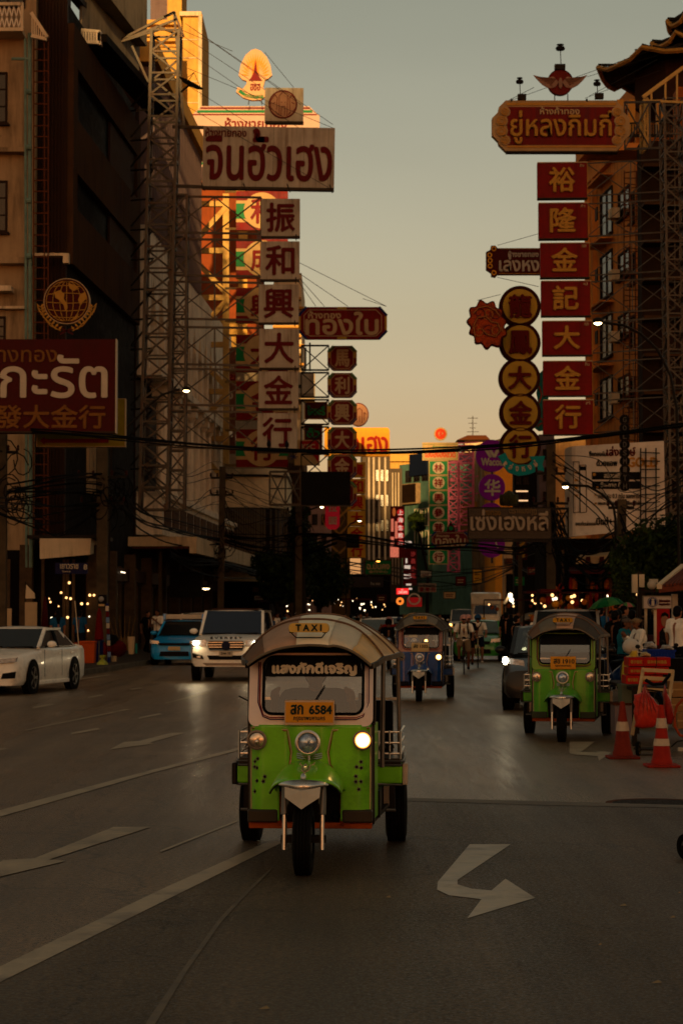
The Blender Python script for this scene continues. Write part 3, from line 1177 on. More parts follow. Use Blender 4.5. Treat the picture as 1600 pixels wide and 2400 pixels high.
t, W_, top = block('end_street_building', 'grey-brown shophouse closing the far end of the street', 985, 1110, 1070, 300, mat('taupe_wall', (0.272, 0.192, 0.128), .8, var=.3, dirt=(.06, .04, .03)), ybot=1440, yaw=-10)
grid_windows(t, W_, 1045, 1085, 1110, 1330, 4, 6, .7, .6)
t, W_, top = block('rooftop_hut', 'small rooftop hut with a wide dark roof and aerial on the far roofs', 1090, 1140, 1030, 290, CREAM2, ybot=1060, back=5)
mb = MB()
mb.prism([P(1070, 1031, 288), P(1095, 1020, 288), P(1138, 1020, 288), P(1148, 1030, 288)], (0, 6, 0))
mb.build('roof', RUST, t)
mb = MB()
mb.bar(P(1107, 975, 289), P(1107, 1022, 289), .1)
for y, h_ in ((980, 12), (992, 10), (1003, 7), (1012, 14)):
 mb.bar(P(1107 - h_, y, 289), P(1107 + h_, y, 289), .07)
mb.build('aerial', STEELD, t)
t, W_, top = block('purple_shophouse', 'purple-painted shophouse behind the pink scaffold', 1048, 1125, 1075, 250, PURPW, ybot=1440, yaw=-12)
grid_windows(t, W_, 1055, 1100, 1118, 1330, 3, 4, .6, .5)
mb = MB()
W_.px(mb, 1050, 1163, 1120, 1172, 0, 1.2)
mb.build('awning', mat('rust_orange_awning', (0.520, 0.156, 0.065), .7, var=.3), t)
t, W_, top = block('tan_pilaster_building', 'tan building with ribbed pilasters left of the purple round signs', 1108, 1182, 1045, 215, mat('tan_plaster', (0.476, 0.308, 0.140), .8, dirt=(.13, .08, .04), streak=3), ybot=1440, yaw=-10)
for x in (1112, 1122, 1132, 1142):
 mb = MB()
 W_.px(mb, x, 1055, x + 5, 1400, 0, .35)
 mb.build('pilaster', CREAM, t)
mb = MB()
W_.px(mb, 1100, 1180, 1126, 1245, .1, 1.0)
mb.build('gold_bay', GOLDT, t)
t, W_, top = block('lit_orange_building', 'bright orange wall seen between the purple discs and the gold disc sign', 1160, 1252, 1078, 190, mat('bright_orange_wall', (.75, .36, .06), .8, var=.1), ybot=1440)
t, W_, top = block('black_louvre_building', 'dark building with lit slots behind the teal ribbon sign', 1205, 1285, 1085, 150, DARKIN, ybot=1440, back=1.5)
for y in (1150, 1172, 1205):
 mb = MB()
 W_.px(mb, 1208, y, 1236, y + 3, 0, .2)
 mb.build('lit_slot', mat('pale_lit_slot', (1, .6, .3), emit=.7, var=0), t)
grid_windows(t, W_, 1206, 1110, 1240, 1240, 2, 4, .8, .6)
t, W_, top = block('white_slender_building', 'slender pale lilac building behind the billboard frame', 1264, 1300, 1018, 130, GREYL, ybot=1440, back=1.5)
grid_windows(t, W_, 1268, 1040, 1298, 1390, 2, 7, .6, .5)
t, W_, top = block('white_poster_building', 'pale lower wall with a red hanging banner under the grey mesh sign', 1180, 1300, 1262, 180, mat('cream_lower_wall', (0.494, 0.364, 0.221), .8, dirt=(.12, .07, .04), streak=3), ybot=1480, back=1.5)
mb = MB()
W_.px(mb, 1180, 1310, 1300, 1320, 0, 2.5)
mb.build('awning', RUST, t)
mb = MB()
W_.px(mb, 1185, 1345, 1295, 1440, 0, .2)
mb.build('shop_opening', DARKIN, t)
t, W_, top = block('far_low_shops', 'dark low shop row across the far end behind the white truck', 900, 1180, 1345, 240, DARKIN, ybot=1470, back=20)
for x, y, c in ((972, 1408, 0), (1010, 1395, 0), (1025, 1420, 0), (1045, 1400, 1), (1095, 1410, 1), (1150, 1395, 0)):
 put(bulbw if c else bulb, 'lamp_bulb', t, P(x, y, 238), scale=(1.6, 1.6, 1.6))
mb = MB()
W_.px(mb, 1022, 1410, 1032, 1425, .1, .2)
W_.px(mb, 1010, 1398, 1014, 1408, .1, .2)
W_.px(mb, 996, 1400, 1006, 1420, .1, .2)
mb.build('lit_sign', mat('amber_lit_sign', (1, .5, .1), emit=1.2, var=0), t)
t, W_, top = block('left_far_shops', 'dark shop row behind the crowd, between the trees and the three-wheeler', 560, 915, 1345, 160, DARKIN, ybot=1470, back=10)
rd = random.Random(3)
for i in range(34):
 put(bulbw if rd.random() < .6 else bulb, 'lamp_bulb', t, P(rd.uniform(640, 905), rd.uniform(1402, 1432), 158), scale=(rd.uniform(.5, 1.1),) * 3)

# ---------------------------------------------------------------- right: ochre block, pagoda roof, dark corner
W10 = Wall(1378, 112, 1530, 97)
t = thing('ochre_apartment_building', 'ochre apartment block with small casements behind the red boxed sign column', 'building', W10.A)
ztop = W10.sz(1400, 352)[1]
W10.body(ztop, 12).build('wall', ORANGEW, t)
mb = MB()
W10.slab(mb, -.3, W10.L, ztop, ztop + .8, -6, .5)
W10.slab(mb, -.3, W10.L, ztop - 1.4, ztop - 1.1, 0, .25)
mb.build('cornice', ORANGEW, t)
mb = MB()
for x in (1380, 1396, 1500):
 a = W10.sz(x, 600)[0]
 W10.slab(mb, a, a + .25, 0, ztop - 1.4, 0, .25)
mb.build('pilaster', ORANGEW, t)
for k in range(4):
 y = 455 + k * 144
 for (a, b, y0_, y1_) in ((1408, 1436, 5, 88), (1450, 1477, 0, 42), (1478, 1492, 0, 60)):
  s0, s1, zz0, zz1 = W10.span(a, y + y0_, b, y + y1_)
  W10.window(t, s0, s1, zz0, zz1, v=1, h=1)
 s0, z0_ = W10.sz(1428, y + 65)
 f = MB()
 W10.slab(f, s0, s0 + .55, z0_, z0_ + .65, .7, .76)
 f.build('open_casement', WOODD, t)
 f = MB()
 a, z0_ = W10.sz(1404, y - 12)
 W10.slab(f, a, a + 3.6, z0_, z0_ + .09, 0, .7)
 f.build('window_hood', ORANGEW, t)
 f = MB()
 a, z0_ = W10.sz(1448, y + 62)
 W10.slab(f, a, a + .8, z0_, z0_ + .5, .1, .5)
 f.build('air_conditioner', CREAM2, t)
W11 = Wall(1508, 84, 1760, 84)
t = thing('dark_right_building', 'dark brown building with fire ladders at the right edge, behind the sign mast', 'building', W11.A)
W11.body(P(1550, 330, 84).z, 1.2).build('wall', mat('dark_brown_wall', (.05, .03, .018), .85, var=.4, scale=1.5), t)  # dark brown with uneven random tone
mb = MB()
for i in range(9):
 y = 395 + i * 88
 W11.px(mb, 1500, y, 1700, y + 7, 0, 1.0)
mb.build('floor_ledge', mat('brown_ledge', (.10, .055, .025), .8, var=.3), t)
grid_windows(t, W11, 1535, 360, 1620, 1180, 2, 9, .5, .5)
mb = MB()
W11.px(mb, 1580, 215, 1680, 335, -.5, .8)
mb.build('roof_box', mat('corrugated_orange', (.42, .16, .04), .7, var=.2), t)
rib = MB()
for i in range(22):
 W11.px(rib, 1580 + i * 4, 217, 1581.5 + i * 4, 333, .8, .86)
rib.build('corrugation', mat('corrugated_orange', (.42, .16, .04)), t, kind='stuff')
mb = MB()
for x in (1462, 1476, 1490, 1496):
 mb.bar(P(x, 400, 95), P(x - 4, 1150, 95), .05)
for i in range(60):
 mb.bar(P(1462 + (i % 2), 405 + i * 12.5, 95), P(1494, 405 + i * 12.5 + (i % 3 - 1) * 4, 95), .04)
mb.build('fire_ladder', RUST, t, kind='stuff')
t = thing('pagoda_roof', 'tiered dark-tiled pagoda roof with upturned eaves in the upper right corner', 'pagoda', P(1640, 330, 90))
cx, dd = 1668, 92
for k, (hw, yb, yt, wn) in enumerate(((150, 175, 95, 60), (135, 118, 50, 52), (100, 66, -10, 40))):
 m_ = dd / FPX
 c = P(cx, yb, dd)
 z0_, z1_ = P(cx, yb, dd).z, P(cx, yt, dd).z
 r0, r1 = hw * m_ * (1.7 if k == 0 else 1.0), wn * m_
 rings = []
 for j in range(7):
  f = j / 6
  rr = r0 + (r1 - r0) * f
  z = z0_ + (z1_ - z0_) * (f ** 1.6) 
  ring = []
  for a_ in range(32):
   th = math.pi * 2 * a_ / 32
   corner = 1 - abs(math.cos(4 * th)) ** 6
   up = (1 - f) ** 2 * (1 - corner) * .38
   ring.append((c.x + rr * math.cos(th) * (1 + .06 * (1 - corner) * (1 - f)), dd + rr * math.sin(th), z + up))
  rings.append(ring)
 mb = MB().loft(rings, True, False, True)
 mb.build('roof', TILE, t)
 mb = MB()
 for a_ in range(64):
  th = math.pi * 2 * a_ / 64
  pts = [(c.x + (r0 + (r1 - r0) * f) * math.cos(th) * (1.0 + .06 * (abs(math.cos(4 * th)) ** 6) * (1 - f)), dd + (r0 + (r1 - r0) * f) * math.sin(th), z0_ + (z1_ - z0_) * f ** 1.6 + .06 + (1 - f) ** 2 * (abs(math.cos(4 * th)) ** 6) * .38) for f in (0, .25, .5, .75, 1)]
  mb.tube(pts, .05, 4)
 mb.build('tile_ridge', TILE, t, kind='stuff')
 mb = MB()
 mb.tube([(p[0], p[1], p[2] - .06) for p in rings[0]], .11, 5, close=True)
 mb.build('eave_trim', GOLDT, t)
 MB().lathe([(r0 * .72, 0), (r0 * .72, 1.6)], (c.x, dd, z0_ - 1.55), (0, 0, 1), 8).build('drum', mat('pagoda_brown', (.08, .04, .02), .7, var=.3), t)
mb = MB()
for i in range(24):
 p = P(1455 + i * 6, 318, 88)
 q = P(1455 + i * 6, 292, 88)
 mb.bar(p, q, .05)
mb.bar(P(1440, 292, 88), P(1600, 280, 88), .07)
mb.bar(P(1440, 318, 88), P(1600, 318, 88), .12)
mb.build('terrace_rail', STEELD, t)
mb = MB()
for x in (1452, 1478, 1545):
 mb.bar(P(x, 318, 89), P(x, 235, 89), .3)
mb.build('terrace_post', GOLDT, t)
mb = MB()
mb.prism([P(1455, 335, 86), P(1600, 335, 86), P(1600, 352, 86), P(1385, 352, 86)], (0, 2, 0))
mb.build('terrace_slab', ORANGEW, t)

t, W_, top = block('right_shop_row', 'dark shop row under the white billboard with hanging goods and small lamps', 1275, 1640, 1262, 82, DARKIN, ybot=1560, back=4)
rd = random.Random(9)
gm = [mat('hanging_red_goods', (.25, .03, .015), .6, var=.4), mat('hanging_orange_goods', (.35, .12, .02), .6, var=.4), mat('brown_goods', (.12, .06, .03), .7, var=.4)]
for i in range(26):
 x, y = rd.uniform(1290, 1520), rd.uniform(1370, 1425)
 c = P(x, y, 81)
 MB().ball(c, (rd.uniform(.08, .16), .1, rd.uniform(.15, .4)), 7, 5).build('hanging_goods', gm[i % 3], t, smooth=True)
for i in range(15):
 put(bulbw if i % 4 == 0 else bulb, 'lamp_bulb', t, P(rd.uniform(1230, 1500), rd.uniform(1385, 1435), 80.6), scale=(rd.uniform(.7, 1.3),) * 3)
mb = MB()
for x in (1312, 1370, 1400, 1455):
 W_.px(mb, x, 1290, x + 7, 1520, .1, .5)
mb.build('pier', PIER, t)
mb = MB()
mb.hexa([P(1330, 1345, 78), P(1500, 1345, 78), P(1500, 1335, 82), P(1330, 1335, 82), P(1330, 1338, 78), P(1500, 1338, 78), P(1500, 1328, 82), P(1330, 1328, 82)])
mb.build('awning', mat('dark_red_awning', (.08, .015, .01), .7, var=.3), t)
mb = MB()
mb.hexa([P(1348, 1322, 79), P(1452, 1322, 79), P(1470, 1318, 81), P(1348, 1318, 81), P(1352, 1305, 79), P(1450, 1300, 79), P(1460, 1290, 81), P(1360, 1300, 81)])
mb.build('shade_awning', mat('cream_scalloped_cloth', (.40, .30, .18), .8, var=.2), t)
for x in (1370, 1402, 1430, 1448):
 mb = MB()
 mb.hexa([P(x, 1321, 78.9), P(x + 14, 1321, 78.9), P(x + 14, 1321, 78.95), P(x, 1321, 78.95), P(x + 2, 1305, 78.9), P(x + 12, 1304, 78.9), P(x + 12, 1304, 78.95), P(x + 2, 1305, 78.95)])
 mb.build('cloth_stripe', mat('dark_red_awning', (.08, .015, .01)), t)

# ---------------------------------------------------------------- unseen tall blocks added behind the viewer, sized to shade the street
for (x0, x1, y0, h, nm, lab) in ((-52, -9.3, -262, 63, 'shade_block', 'wide unseen concrete block added behind the viewpoint to shade the left side'), (-9.3, 9.5, -250, 58.2, 'shade_block', 'unseen middle block added behind the viewpoint to shade the street'), (9.5, 52, -266, 69, 'shade_block', 'tallest unseen grey block added behind the viewpoint to shade the right side')):
 t = thing(nm, lab, 'building', (x0, y0, 0))
 MB().box(x0 + .01, x1, y0 - 14, y0, 0, h).build('wall', GREYW, t)
 mb = MB()
 for i in range(int((x1 - x0) / 4)):
  for j in range(int(h / 3.4)):
   mb.box(x0 + 1 + i * 4, x0 + 3.4 + i * 4, y0, y0 + .1, 1 + j * 3.4, 2.8 + j * 3.4)
 mb.build('window', PANE, t)
# ================================================================ signs
SRED = mat('deep_red_sign', (.24, .014, .014), .45, var=.2, dirt=(.06, .01, .008), dirta=.6, streak=4)
SDRED = mat('maroon_sign', (.10, .010, .008), .45, var=.2)
SWHITE = mat('aged_white_sign', (.47, .43, .36), .6, var=.14, scale=1.5, dirt=(.19, .12, .07), dirta=.9, streak=5)
LRED = mat('red_lettering', (.15, .012, .014), .5, var=.15)
LGOLD = mat('gold_lettering', (.42, .25, .06), .45, .1, var=.2, scale=6)
LDGOLD = mat('dull_gold_lettering', (.24, .12, .035), .5, .1, var=.25, scale=6)
LWHITE = mat('white_lettering', (.55, .48, .38), .5, var=.1)
LCREAM = mat('cream_lettering', (.50, .38, .24), .5, var=.1)
SCREAM = mat('cream_sign', (.52, .38, .20), .5, var=.12, dirt=(.3, .18, .08), dirta=.5, streak=3)
SGREEN = mat('green_sign', (.02, .24, .09), .45, var=.15)
SBLUE = mat('navy_sign', (.02, .035, .16), .45, var=.1)
SYEL = mat('yellow_sign', (.62, .36, .05), .5, var=.15, dirt=(.35, .18, .03), dirta=.4, streak=3)
SGYEL = mat('mustard_disc', (.50, .34, .07), .5, var=.12, scale=1.5)
SBLK = mat('black_sign', (.010, .009, .008), .5, var=.1)
SEDGE = mat('sign_edge_steel', (.07, .055, .04), .5, .4, var=.3)
SPURP = mat('purple_disc', (.30, .02, .36), .4, var=.1)
STEAL = mat('teal_ribbon', (.012, .30, .30), .4, var=.15)
SPINK = mat('pink_steel', (.55, .18, .28), .5, var=.2)
SLIT = mat('lit_red_box', (.5, .02, .02), emit=.25, ecol=(1, .04, .03), var=0)
LLIT = mat('lit_white_lettering', (.8, .7, .6), emit=.35, ecol=(1, .8, .65), var=0)

class Sign:
 def __init__(s, name, label, x0, y0, x1, y1, d, m=None, th=.25, yaw=0, lean=0, group=None, cat='sign', edge=None, part='panel'):
  s.cx, s.cy, s.k = (x0 + x1) / 2, (y0 + y1) / 2, d / FPX
  s.C = P(s.cx, s.cy, d)
  s.ux = V((math.cos(yaw), math.sin(yaw), 0))
  s.uz = V((lean, 0, 1)).normalized()
  s.ux = (s.ux - s.uz * s.ux.dot(s.uz)).normalized()
  s.n = s.ux.cross(s.uz)
  s.r = thing(name, label, cat, P(s.cx, y1, d), 0, group)
  s.d = d
  if m:
   s.rect(part, x0, y0, x1, y1, m, -th, 0)
   if edge:
    e = 1.6
    for q in ((x0 - e, y0 - e, x1 + e, y0), (x0 - e, y1, x1 + e, y1 + e), (x0 - e, y0, x0, y1), (x1, y0, x1 + e, y1)):
     s.rect('edge', *q, edge, -th - .02, .03)

 def pt(s, x, y, o=0):
  return s.C + s.ux * ((x - s.cx) * s.k) + s.uz * ((s.cy - y) * s.k) + s.n * o

 def rect(s, name, x0, y0, x1, y1, m, o0, o1, parent=None):
  return MB().slab(s.pt(x0, y1, o0), s.pt(x1, y1, o0) - s.pt(x0, y1, o0), s.n * (o1 - o0), s.pt(x0, y0, o0) - s.pt(x0, y1, o0)).build(name, m, parent or s.r)

 def poly(s, name, pts, m, o0, o1, parent=None):
  return MB().prism([s.pt(x, y, o0) for x, y in pts], s.n * (o1 - o0)).build(name, m, parent or s.r)

 def disc(s, name, cx, cy, r, m, o0, o1, n=36, ry=None):
  ry = ry or r
  return s.poly(name, [(cx + r * math.cos(2 * math.pi * i / n), cy + ry * math.sin(2 * math.pi * i / n)) for i in range(n)], m, o0, o1)

 def ring(s, name, cx, cy, r, wd, m, o0, o1, n=40, ry=None):
  ry = ry or r
  mb = MB()
  rings = []
  for i in range(n):
   a = 2 * math.pi * i / n
   c, q = math.cos(a), math.sin(a)
   rings.append([s.pt(cx + (r - wd) * c, cy + (ry - wd) * q, o0), s.pt(cx + r * c, cy + ry * q, o0), s.pt(cx + r * c, cy + ry * q, o1), s.pt(cx + (r - wd) * c, cy + (ry - wd) * q, o1)])
  return mb.loft(rings, True, False, False, True).build(name, m, s.r)

 def stroke(s, name, lines, wpx, m, o=.03, parent=None):
  mb = MB()
  for pts in lines:
   for a, b in zip(pts, pts[1:]):
    mb.bar(s.pt(*a, o), s.pt(*b, o), wpx * s.k, .03, up=tuple(s.n))
  return mb.build(name, m, parent or s.r)

 def t(s, sx, x0, y0, x1, y1, m, bold=0, dep=.04, name='lettering', fit=True, mirror=False, rot=0, o=.0):
  ux, uz = s.ux, s.uz
  if rot:
   ux, uz = s.ux * math.cos(rot) + s.uz * math.sin(rot), s.uz * math.cos(rot) - s.ux * math.sin(rot)
  return txt(sx, s.r, m, s.pt((x0 + x1) / 2, (y0 + y1) / 2, o), ux, uz, (x1 - x0) * s.k, (y1 - y0) * s.k if fit else None, dep, bold * s.k, name, mirror)

def octa(x0, y0, x1, y1, c):
 return [(x0 + c, y1), (x1 - c, y1), (x1, y1 - c), (x1, y0 + c), (x1 - c, y0), (x0 + c, y0), (x0, y0 + c), (x0, y1 - c)]

# ---- red near sign at the left edge
S = Sign('shop_sign', 'large dark red gold-shop sign with white Thai letters, cut by the left edge', -150, 794, 274, 1016, 60, SDRED, .35)
S.rect('edge', 272, 794, 274.5, 1016, LWHITE, -.3, .04)
S.rect('edge', -150, 1012, 272, 1015, SEDGE, .0, .05)
S.t('ห้างทอง', -30, 806, 134, 848, LDGOLD, .5)
S.t('กะรัต', 2, 832, 252, 932, LWHITE, 1.6)
S.t('發大金行', -10, 950, 248, 1004, LDGOLD, 1.2)
mb = MB()
for x in (40, 150, 240):
 mb.bar(P(x, 1005, 60.3), P(x + 30, 1010, 74), .12)
mb.build('support_bar', STEELD, S.r)
E_ = Sign('globe_emblem', 'round maroon emblem with gold globe and laurel branches above the large red sign', 92, 653, 222, 780, 60, cat='emblem')
E_.disc('disc', 157, 706, 53, SDRED, -.25, 0)
E_.ring('rim', 157, 706, 54.5, 2, LCREAM, -.25, .02)
gl = []
for f in (.33, .68, 1.0):
 for sg in (-1, 1):
  gl.append([(157 + sg * 48 * f * math.sin(a), 706 - 48 * math.cos(a)) for a in [math.pi * i / 14 for i in range(15)]])
gl.append([(157, 658), (157, 754)])
for y in (-34, -16, 2, 20, 36):
 h = math.sqrt(48 ** 2 - y * y)
 gl.append([(157 - h + 2 * h * i / 10, 706 + y + 3 * math.sin(math.pi * i / 10) * (1 if y > 0 else -1)) for i in range(11)])
E_.stroke('globe_grid', gl, 1.6, LGOLD, .03)
for pp in ([(128, 685), (142, 680), (152, 690), (150, 700), (158, 712), (160, 722), (154, 730), (150, 715), (138, 702), (130, 698)], [(188, 692), (200, 684), (204, 700), (196, 708), (190, 716), (184, 704)], [(160, 664), (178, 668), (186, 676), (174, 682), (164, 676)], [(178, 742), (186, 736), (180, 748), (172, 750)]):
 E_.poly('continent', pp[::-1], LGOLD, .0, .05)
for sg in (-1, 1):
 st = [(157 + sg * 14, 776), (157 + sg * 38, 764), (157 + sg * 54, 744), (157 + sg * 60, 716)]
 E_.stroke('laurel_stem', [st], 2, LGOLD, .0)
 for i in range(9):
  f = i / 8
  x = 157 + sg * (20 + 42 * math.sin(f * 1.5))
  y = 774 - 54 * f
  for dx in (-1, 1):
   E_.poly('laurel_leaf', [(x, y), (x + dx * 4 + sg * 1, y - 6), (x + dx * 9, y - 9), (x + dx * 7, y - 2)][::(-1 if dx > 0 else 1)], LGOLD, -.03, .03)
 E_.stroke('ribbon', [[(157 - sg * 22, 766), (157 + sg * 16, 784)]], 4, SDRED, 0)
A_ = Sign('arrow_sign', 'yellow sign with a red arrow pointing left, half hidden behind the big red sign', 88, 935, 293, 1046, 62, SYEL and mat('olive_yellow_sign', (.30, .24, .03), .5, var=.15), .3, edge=SCREAM)
A_.poly('arrow', [(94, 1033), (106, 1024), (106, 1029), (256, 1029), (256, 1038), (106, 1038), (106, 1043)], SRED, 0, .03)

# ---- left lattice mast with its arms
TW = [P(354, HZ, 86), P(415, HZ, 86)]
t = thing('scaffold_mast', 'tall galvanised lattice mast carrying the white gold-shop signs on the left', 'scaffold mast', P(385, 1195, 86))
mb = MB()
lattice(mb, P(362, 1195, 85.6), P(390, 78, 85.6), (.55, 0, 0), (0, .55, 0), 22, .075)
mb.build('lattice', STEEL, t, kind='stuff')
mb = MB()
lattice(mb, P(414, 1195, 85.6), P(422, 460, 85.6), (.32, 0, 0), (0, .4, 0), 16, .06)
mb.build('inner_lattice', STEEL, t, kind='stuff')
mb = MB()
for (a, b) in (((262, 104), (408, 28)), ((408, 28), (431, 86)), ((262, 104), (372, 70)), ((370, 62), (430, 86)), ((310, 108), (348, 192)), ((385, 40), (412, 28)), ((432, 300), (408, 28)), ((300, 90), (415, 45))):
 mb.bar(P(*a, 85.4), P(*b, 85.4), .09)
for i in range(14):
 y = 190 + i * 70
 mb.bar(P(308, y, 88), P(360, y - 4, 85.6), .07)
 mb.bar(P(308, y + 60, 88), P(358, y, 85.6), .06)
mb.build('brace', STEEL, t, kind='stuff')
mb = MB()
for y, h in ((297, 0), (436, 0)):
 mb.bar(P(405, y, 85.5), P(480, y + 2, 85.2), .12)
tops = ((462, 555), (562, 655), (662, 757), (768, 863), (866, 958), (965, 1058))
for a, b in tops:
 arm(mb, P(395, a - 2, 85.5), P(612, a + 1, 85.2), (b - a) * .93 * 85 / FPX, 2, .06)
mb.build('sign_arm', STEEL, t, kind='stuff')
mb = MB()
for a, b in (((435, 55), (705, 245)), ((435, 55), (780, 292)), ((430, 85), (620, 210)), ((425, 70), (545, 120)), ((620, 122), (688, 205)), ((440, 160), (780, 300)), ((425, 110), (700, 300)), ((440, 250), (770, 440)), ((440, 200), (600, 300))):
 mb.bar(P(*a, 85), P(*b, 84.6), .018)
mb.build('guy_wire', STEELD, t, kind='stuff')
D = thing('satellite_dish', 'dark satellite dish seen edge-on beside the top of the lattice mast', 'satellite dish', P(440, 200, 84))
mb = MB()
c = P(448, 196, 84)
ax = V((.5, -.1, 1)).normalized()
mb.lathe([(.02, -.12), (.35, -.08), (.52, 0), (.54, .03), (.36, -.05), (.02, -.09)], c, ax, 20)
mb.build('dish', STEELD, D, smooth=True)
mb = MB()
for a in (0, 2.1, 4.2):
 mb.bar(c + V((.4 * math.cos(a), .4 * math.sin(a), -.2 * math.cos(a))), c + V((.12, 0, .45)), .02)
mb.bar(c, P(425, 215, 84.6), .06)
mb.build('feed_arm', STEELD, D)
S = Sign('shop_sign', 'long rust-streaked white sign with huge dark red Thai letters on the left mast', 474, 296, 785, 442, 85, SWHITE, .3, lean=.016)
S.t('ห้างขายทอง', 480, 300, 576, 321, LRED, .5)
S.t('จินฮั้วเฮง', 482, 302, 778, 424, LRED, 1.9)
for x in (493, 567, 640, 712, 770):
 S.rect('seam', x, 297, x + .6, 441, SEDGE, 0, .012)
S.rect('bottom_edge', 473, 440, 785, 446, SEDGE, -.3, .05)
for x in (476, 575, 678, 778):
 S.stroke('hook', [[(x - 4, 432), (x + 4, 452)]], 2.5, STEELD, .06)
S = Sign('elephant_emblem_sign', 'square weathered sign with a round three-headed elephant line emblem, on the long white sign', 620, 205, 711, 287, 85, SWHITE, .3, lean=.01)
S.rect('bottom_edge', 622, 285, 712, 290, SEDGE, -.3, .04)
S.disc('disc', 663, 245, 31, mat('pale_pink_disc', (.38, .24, .17), .6), 0, .02)
S.ring('ring', 663, 245, 34, 3.2, LRED, 0, .04)
el = [[(655, 273), (654, 225), (663, 214), (674, 224), (673, 273)], [(659, 272), (660, 250), (668, 250), (667, 272)], [(648, 258), (650, 230), (644, 222), (634, 236), (634, 252), (642, 262)], [(680, 258), (678, 230), (684, 222), (694, 236), (694, 252), (686, 262)], [(638, 244), (645, 240)], [(690, 244), (683, 240)], [(659, 240), (661, 240)], [(667, 240), (669, 240)], [(646, 262), (652, 270)], [(682, 262), (676, 270)]]
S.stroke('elephant_line', el, 1.3, LRED, .035)
boxes = (('振', 612, 465, 703, 556), ('和', 610, 565, 702, 657), ('興', 606, 666, 700, 758), ('大', 607, 770, 701, 864), ('金', 606, 870, 699, 959), ('行', 603, 968, 696, 1060))
nm = ('topmost weathered white box sign with red 振, under the long Thai sign', 'white box sign with red 和, second down the left mast', 'white box sign with red 興, third down the left mast', 'white box sign with red 大, between 興 and 金 on the left mast', 'white box sign with red 金, fifth down the left mast', 'lowest white box sign with red 行 on the left mast')
for (ch, a, b, c_, d_), lb in zip(boxes, nm):
 S = Sign('character_sign', lb, a, b, c_, d_, 85, SWHITE, .35, group='white character signs on the left mast')
 w_ = c_ - a
 S.t(ch, a + w_ * .14, b + 11, c_ - w_ * .14, d_ - 13, LRED, 1.8)
 S.rect('bottom_edge', a, d_ - 2, c_, d_ + 2, SEDGE, -.3, .03)
 S.rect('seam', a + w_ * .8, b, a + w_ * .8 + .6, d_ - 3, SEDGE, 0, .012)
 S.rect('hook', c_ - 10, d_ - 6, c_ - 7.5, d_ + 9, STEELD, .03, .08)

# ---- green, red and white striped column behind
yy = ((447, 540), (560, 652), (674, 757), (784, 872), (893, 985), (1006, 1095))
nm = ('red, white and green box sign with a cream disc and 和, uppermost behind the white boxes', 'striped box sign with 成 in a cream disc, half hidden behind the white 和 box', 'striped box sign repeating 興 in a cream disc beside the white 興 box', 'striped box sign with 大 on a cream disc, fourth of the striped column', 'striped box sign with 金 on a cream disc, above the thick cable', 'lowest red, white and green box sign with 行 showing below the white boxes')
for (a, b), ch, lb in zip(yy, '和成興大金行', nm):
 S = Sign('striped_sign', lb, 553, a, 675 if ch != '行' else 672, b, 112, SCREAM, .4, group='striped disc signs behind the white boxes')
 h = b - a
 S.rect('red_band', 553, a, 675, a + h * .24, LRED if False else SRED, 0, .02)
 S.rect('red_band', 553, b - h * .2, 675, b, SRED, 0, .02)
 for x0, x1 in ((553, 584), (650, 675)):
  S.rect('green_block', x0, a + h * .32, x1, b - h * .29, SGREEN, 0, .02)
 S.disc('disc', 614, (a + b) / 2, 43, SCREAM, .02, .06)
 S.t(ch, 588, a + 18, 642, b - 16, SRED, 1.5, dep=.05, o=.06)
t = thing('sunlit_sign_frame', 'cream-painted diagonal steel frame glowing in low sun behind the left mast', 'sign frame', P(490, 1080, 120))
mb = MB()
for x in (446, 530):
 mb.bar(P(x, 455, 120), P(x, 1090, 120), .35)
for i, y in enumerate(range(478, 1080, 110)):
 mb.bar(P(446, y, 120), P(530, y, 120), .3)
 if i % 2 == 0:
  mb.bar(P(530, y + 8, 119.9), P(446, y + 100, 119.9), .28)
 else:
  mb.bar(P(446, y + 8, 119.9), P(530, y + 100, 119.9), .28)
mb.build('frame', YSTEEL, t)
mb = MB()
for y0_, y1_ in yy:
 mb.bar(P(530, y0_ + 2, 116), P(556, y0_ + 2, 112.4), .12)
 mb.bar(P(530, y1_ - 4, 116), P(556, y1_ - 4, 112.4), .12)
mb.build('stub_arm', YSTEEL, t)

# ---- the big white sign with green and red stripes, and the royal-style emblem
S = Sign('rooftop_sign', 'wide white rooftop sign with red and green stripes behind the long white sign', 445, 247, 750, 420, 118)
S.poly('panel', [(445, 420), (750, 420), (750, 270), (725, 247), (470, 247), (445, 272)], mat('bright_white_sign', (.55, .42, .36), .5, var=.08), -.5, 0)
for y0_, y1_, m_, i0, i1 in ((250, 254, SRED, 468, 727), (257, 263, SGREEN, 461, 733), (266, 269, SRED, 450, 744), (374, 377, SRED, 445, 750), (381, 387, SGREEN, 445, 750)):
 S.rect('stripe', i0, y0_, i1, y1_, m_, 0, .03)
S.t('ห้างขายทอง', 527, 275, 672, 300, SRED, .8)
S.poly('green_letter', [(472, 326), (480, 318), (492, 322), (492, 350), (482, 358), (468, 350), (466, 338)][::-1], SGREEN, 0, .05)
S = Sign('rooftop_emblem', 'sunlit fan-shaped emblem with gold spire and rays on the white rooftop sign', 552, 113, 640, 242, 117, cat='emblem')
fan = [(567, 186), (559, 176), (564, 150), (575, 128), (590, 115), (600, 113), (612, 118), (625, 132), (634, 152), (638, 176), (629, 184), (621, 188), (617, 205), (628, 222), (612, 235), (590, 236), (570, 230), (553, 216), (556, 205), (570, 208), (578, 196), (578, 190)]
S.poly('panel', fan, mat('emblem_white', (.62, .42, .26), .5, var=.08), -.3, 0)
mb = MB()
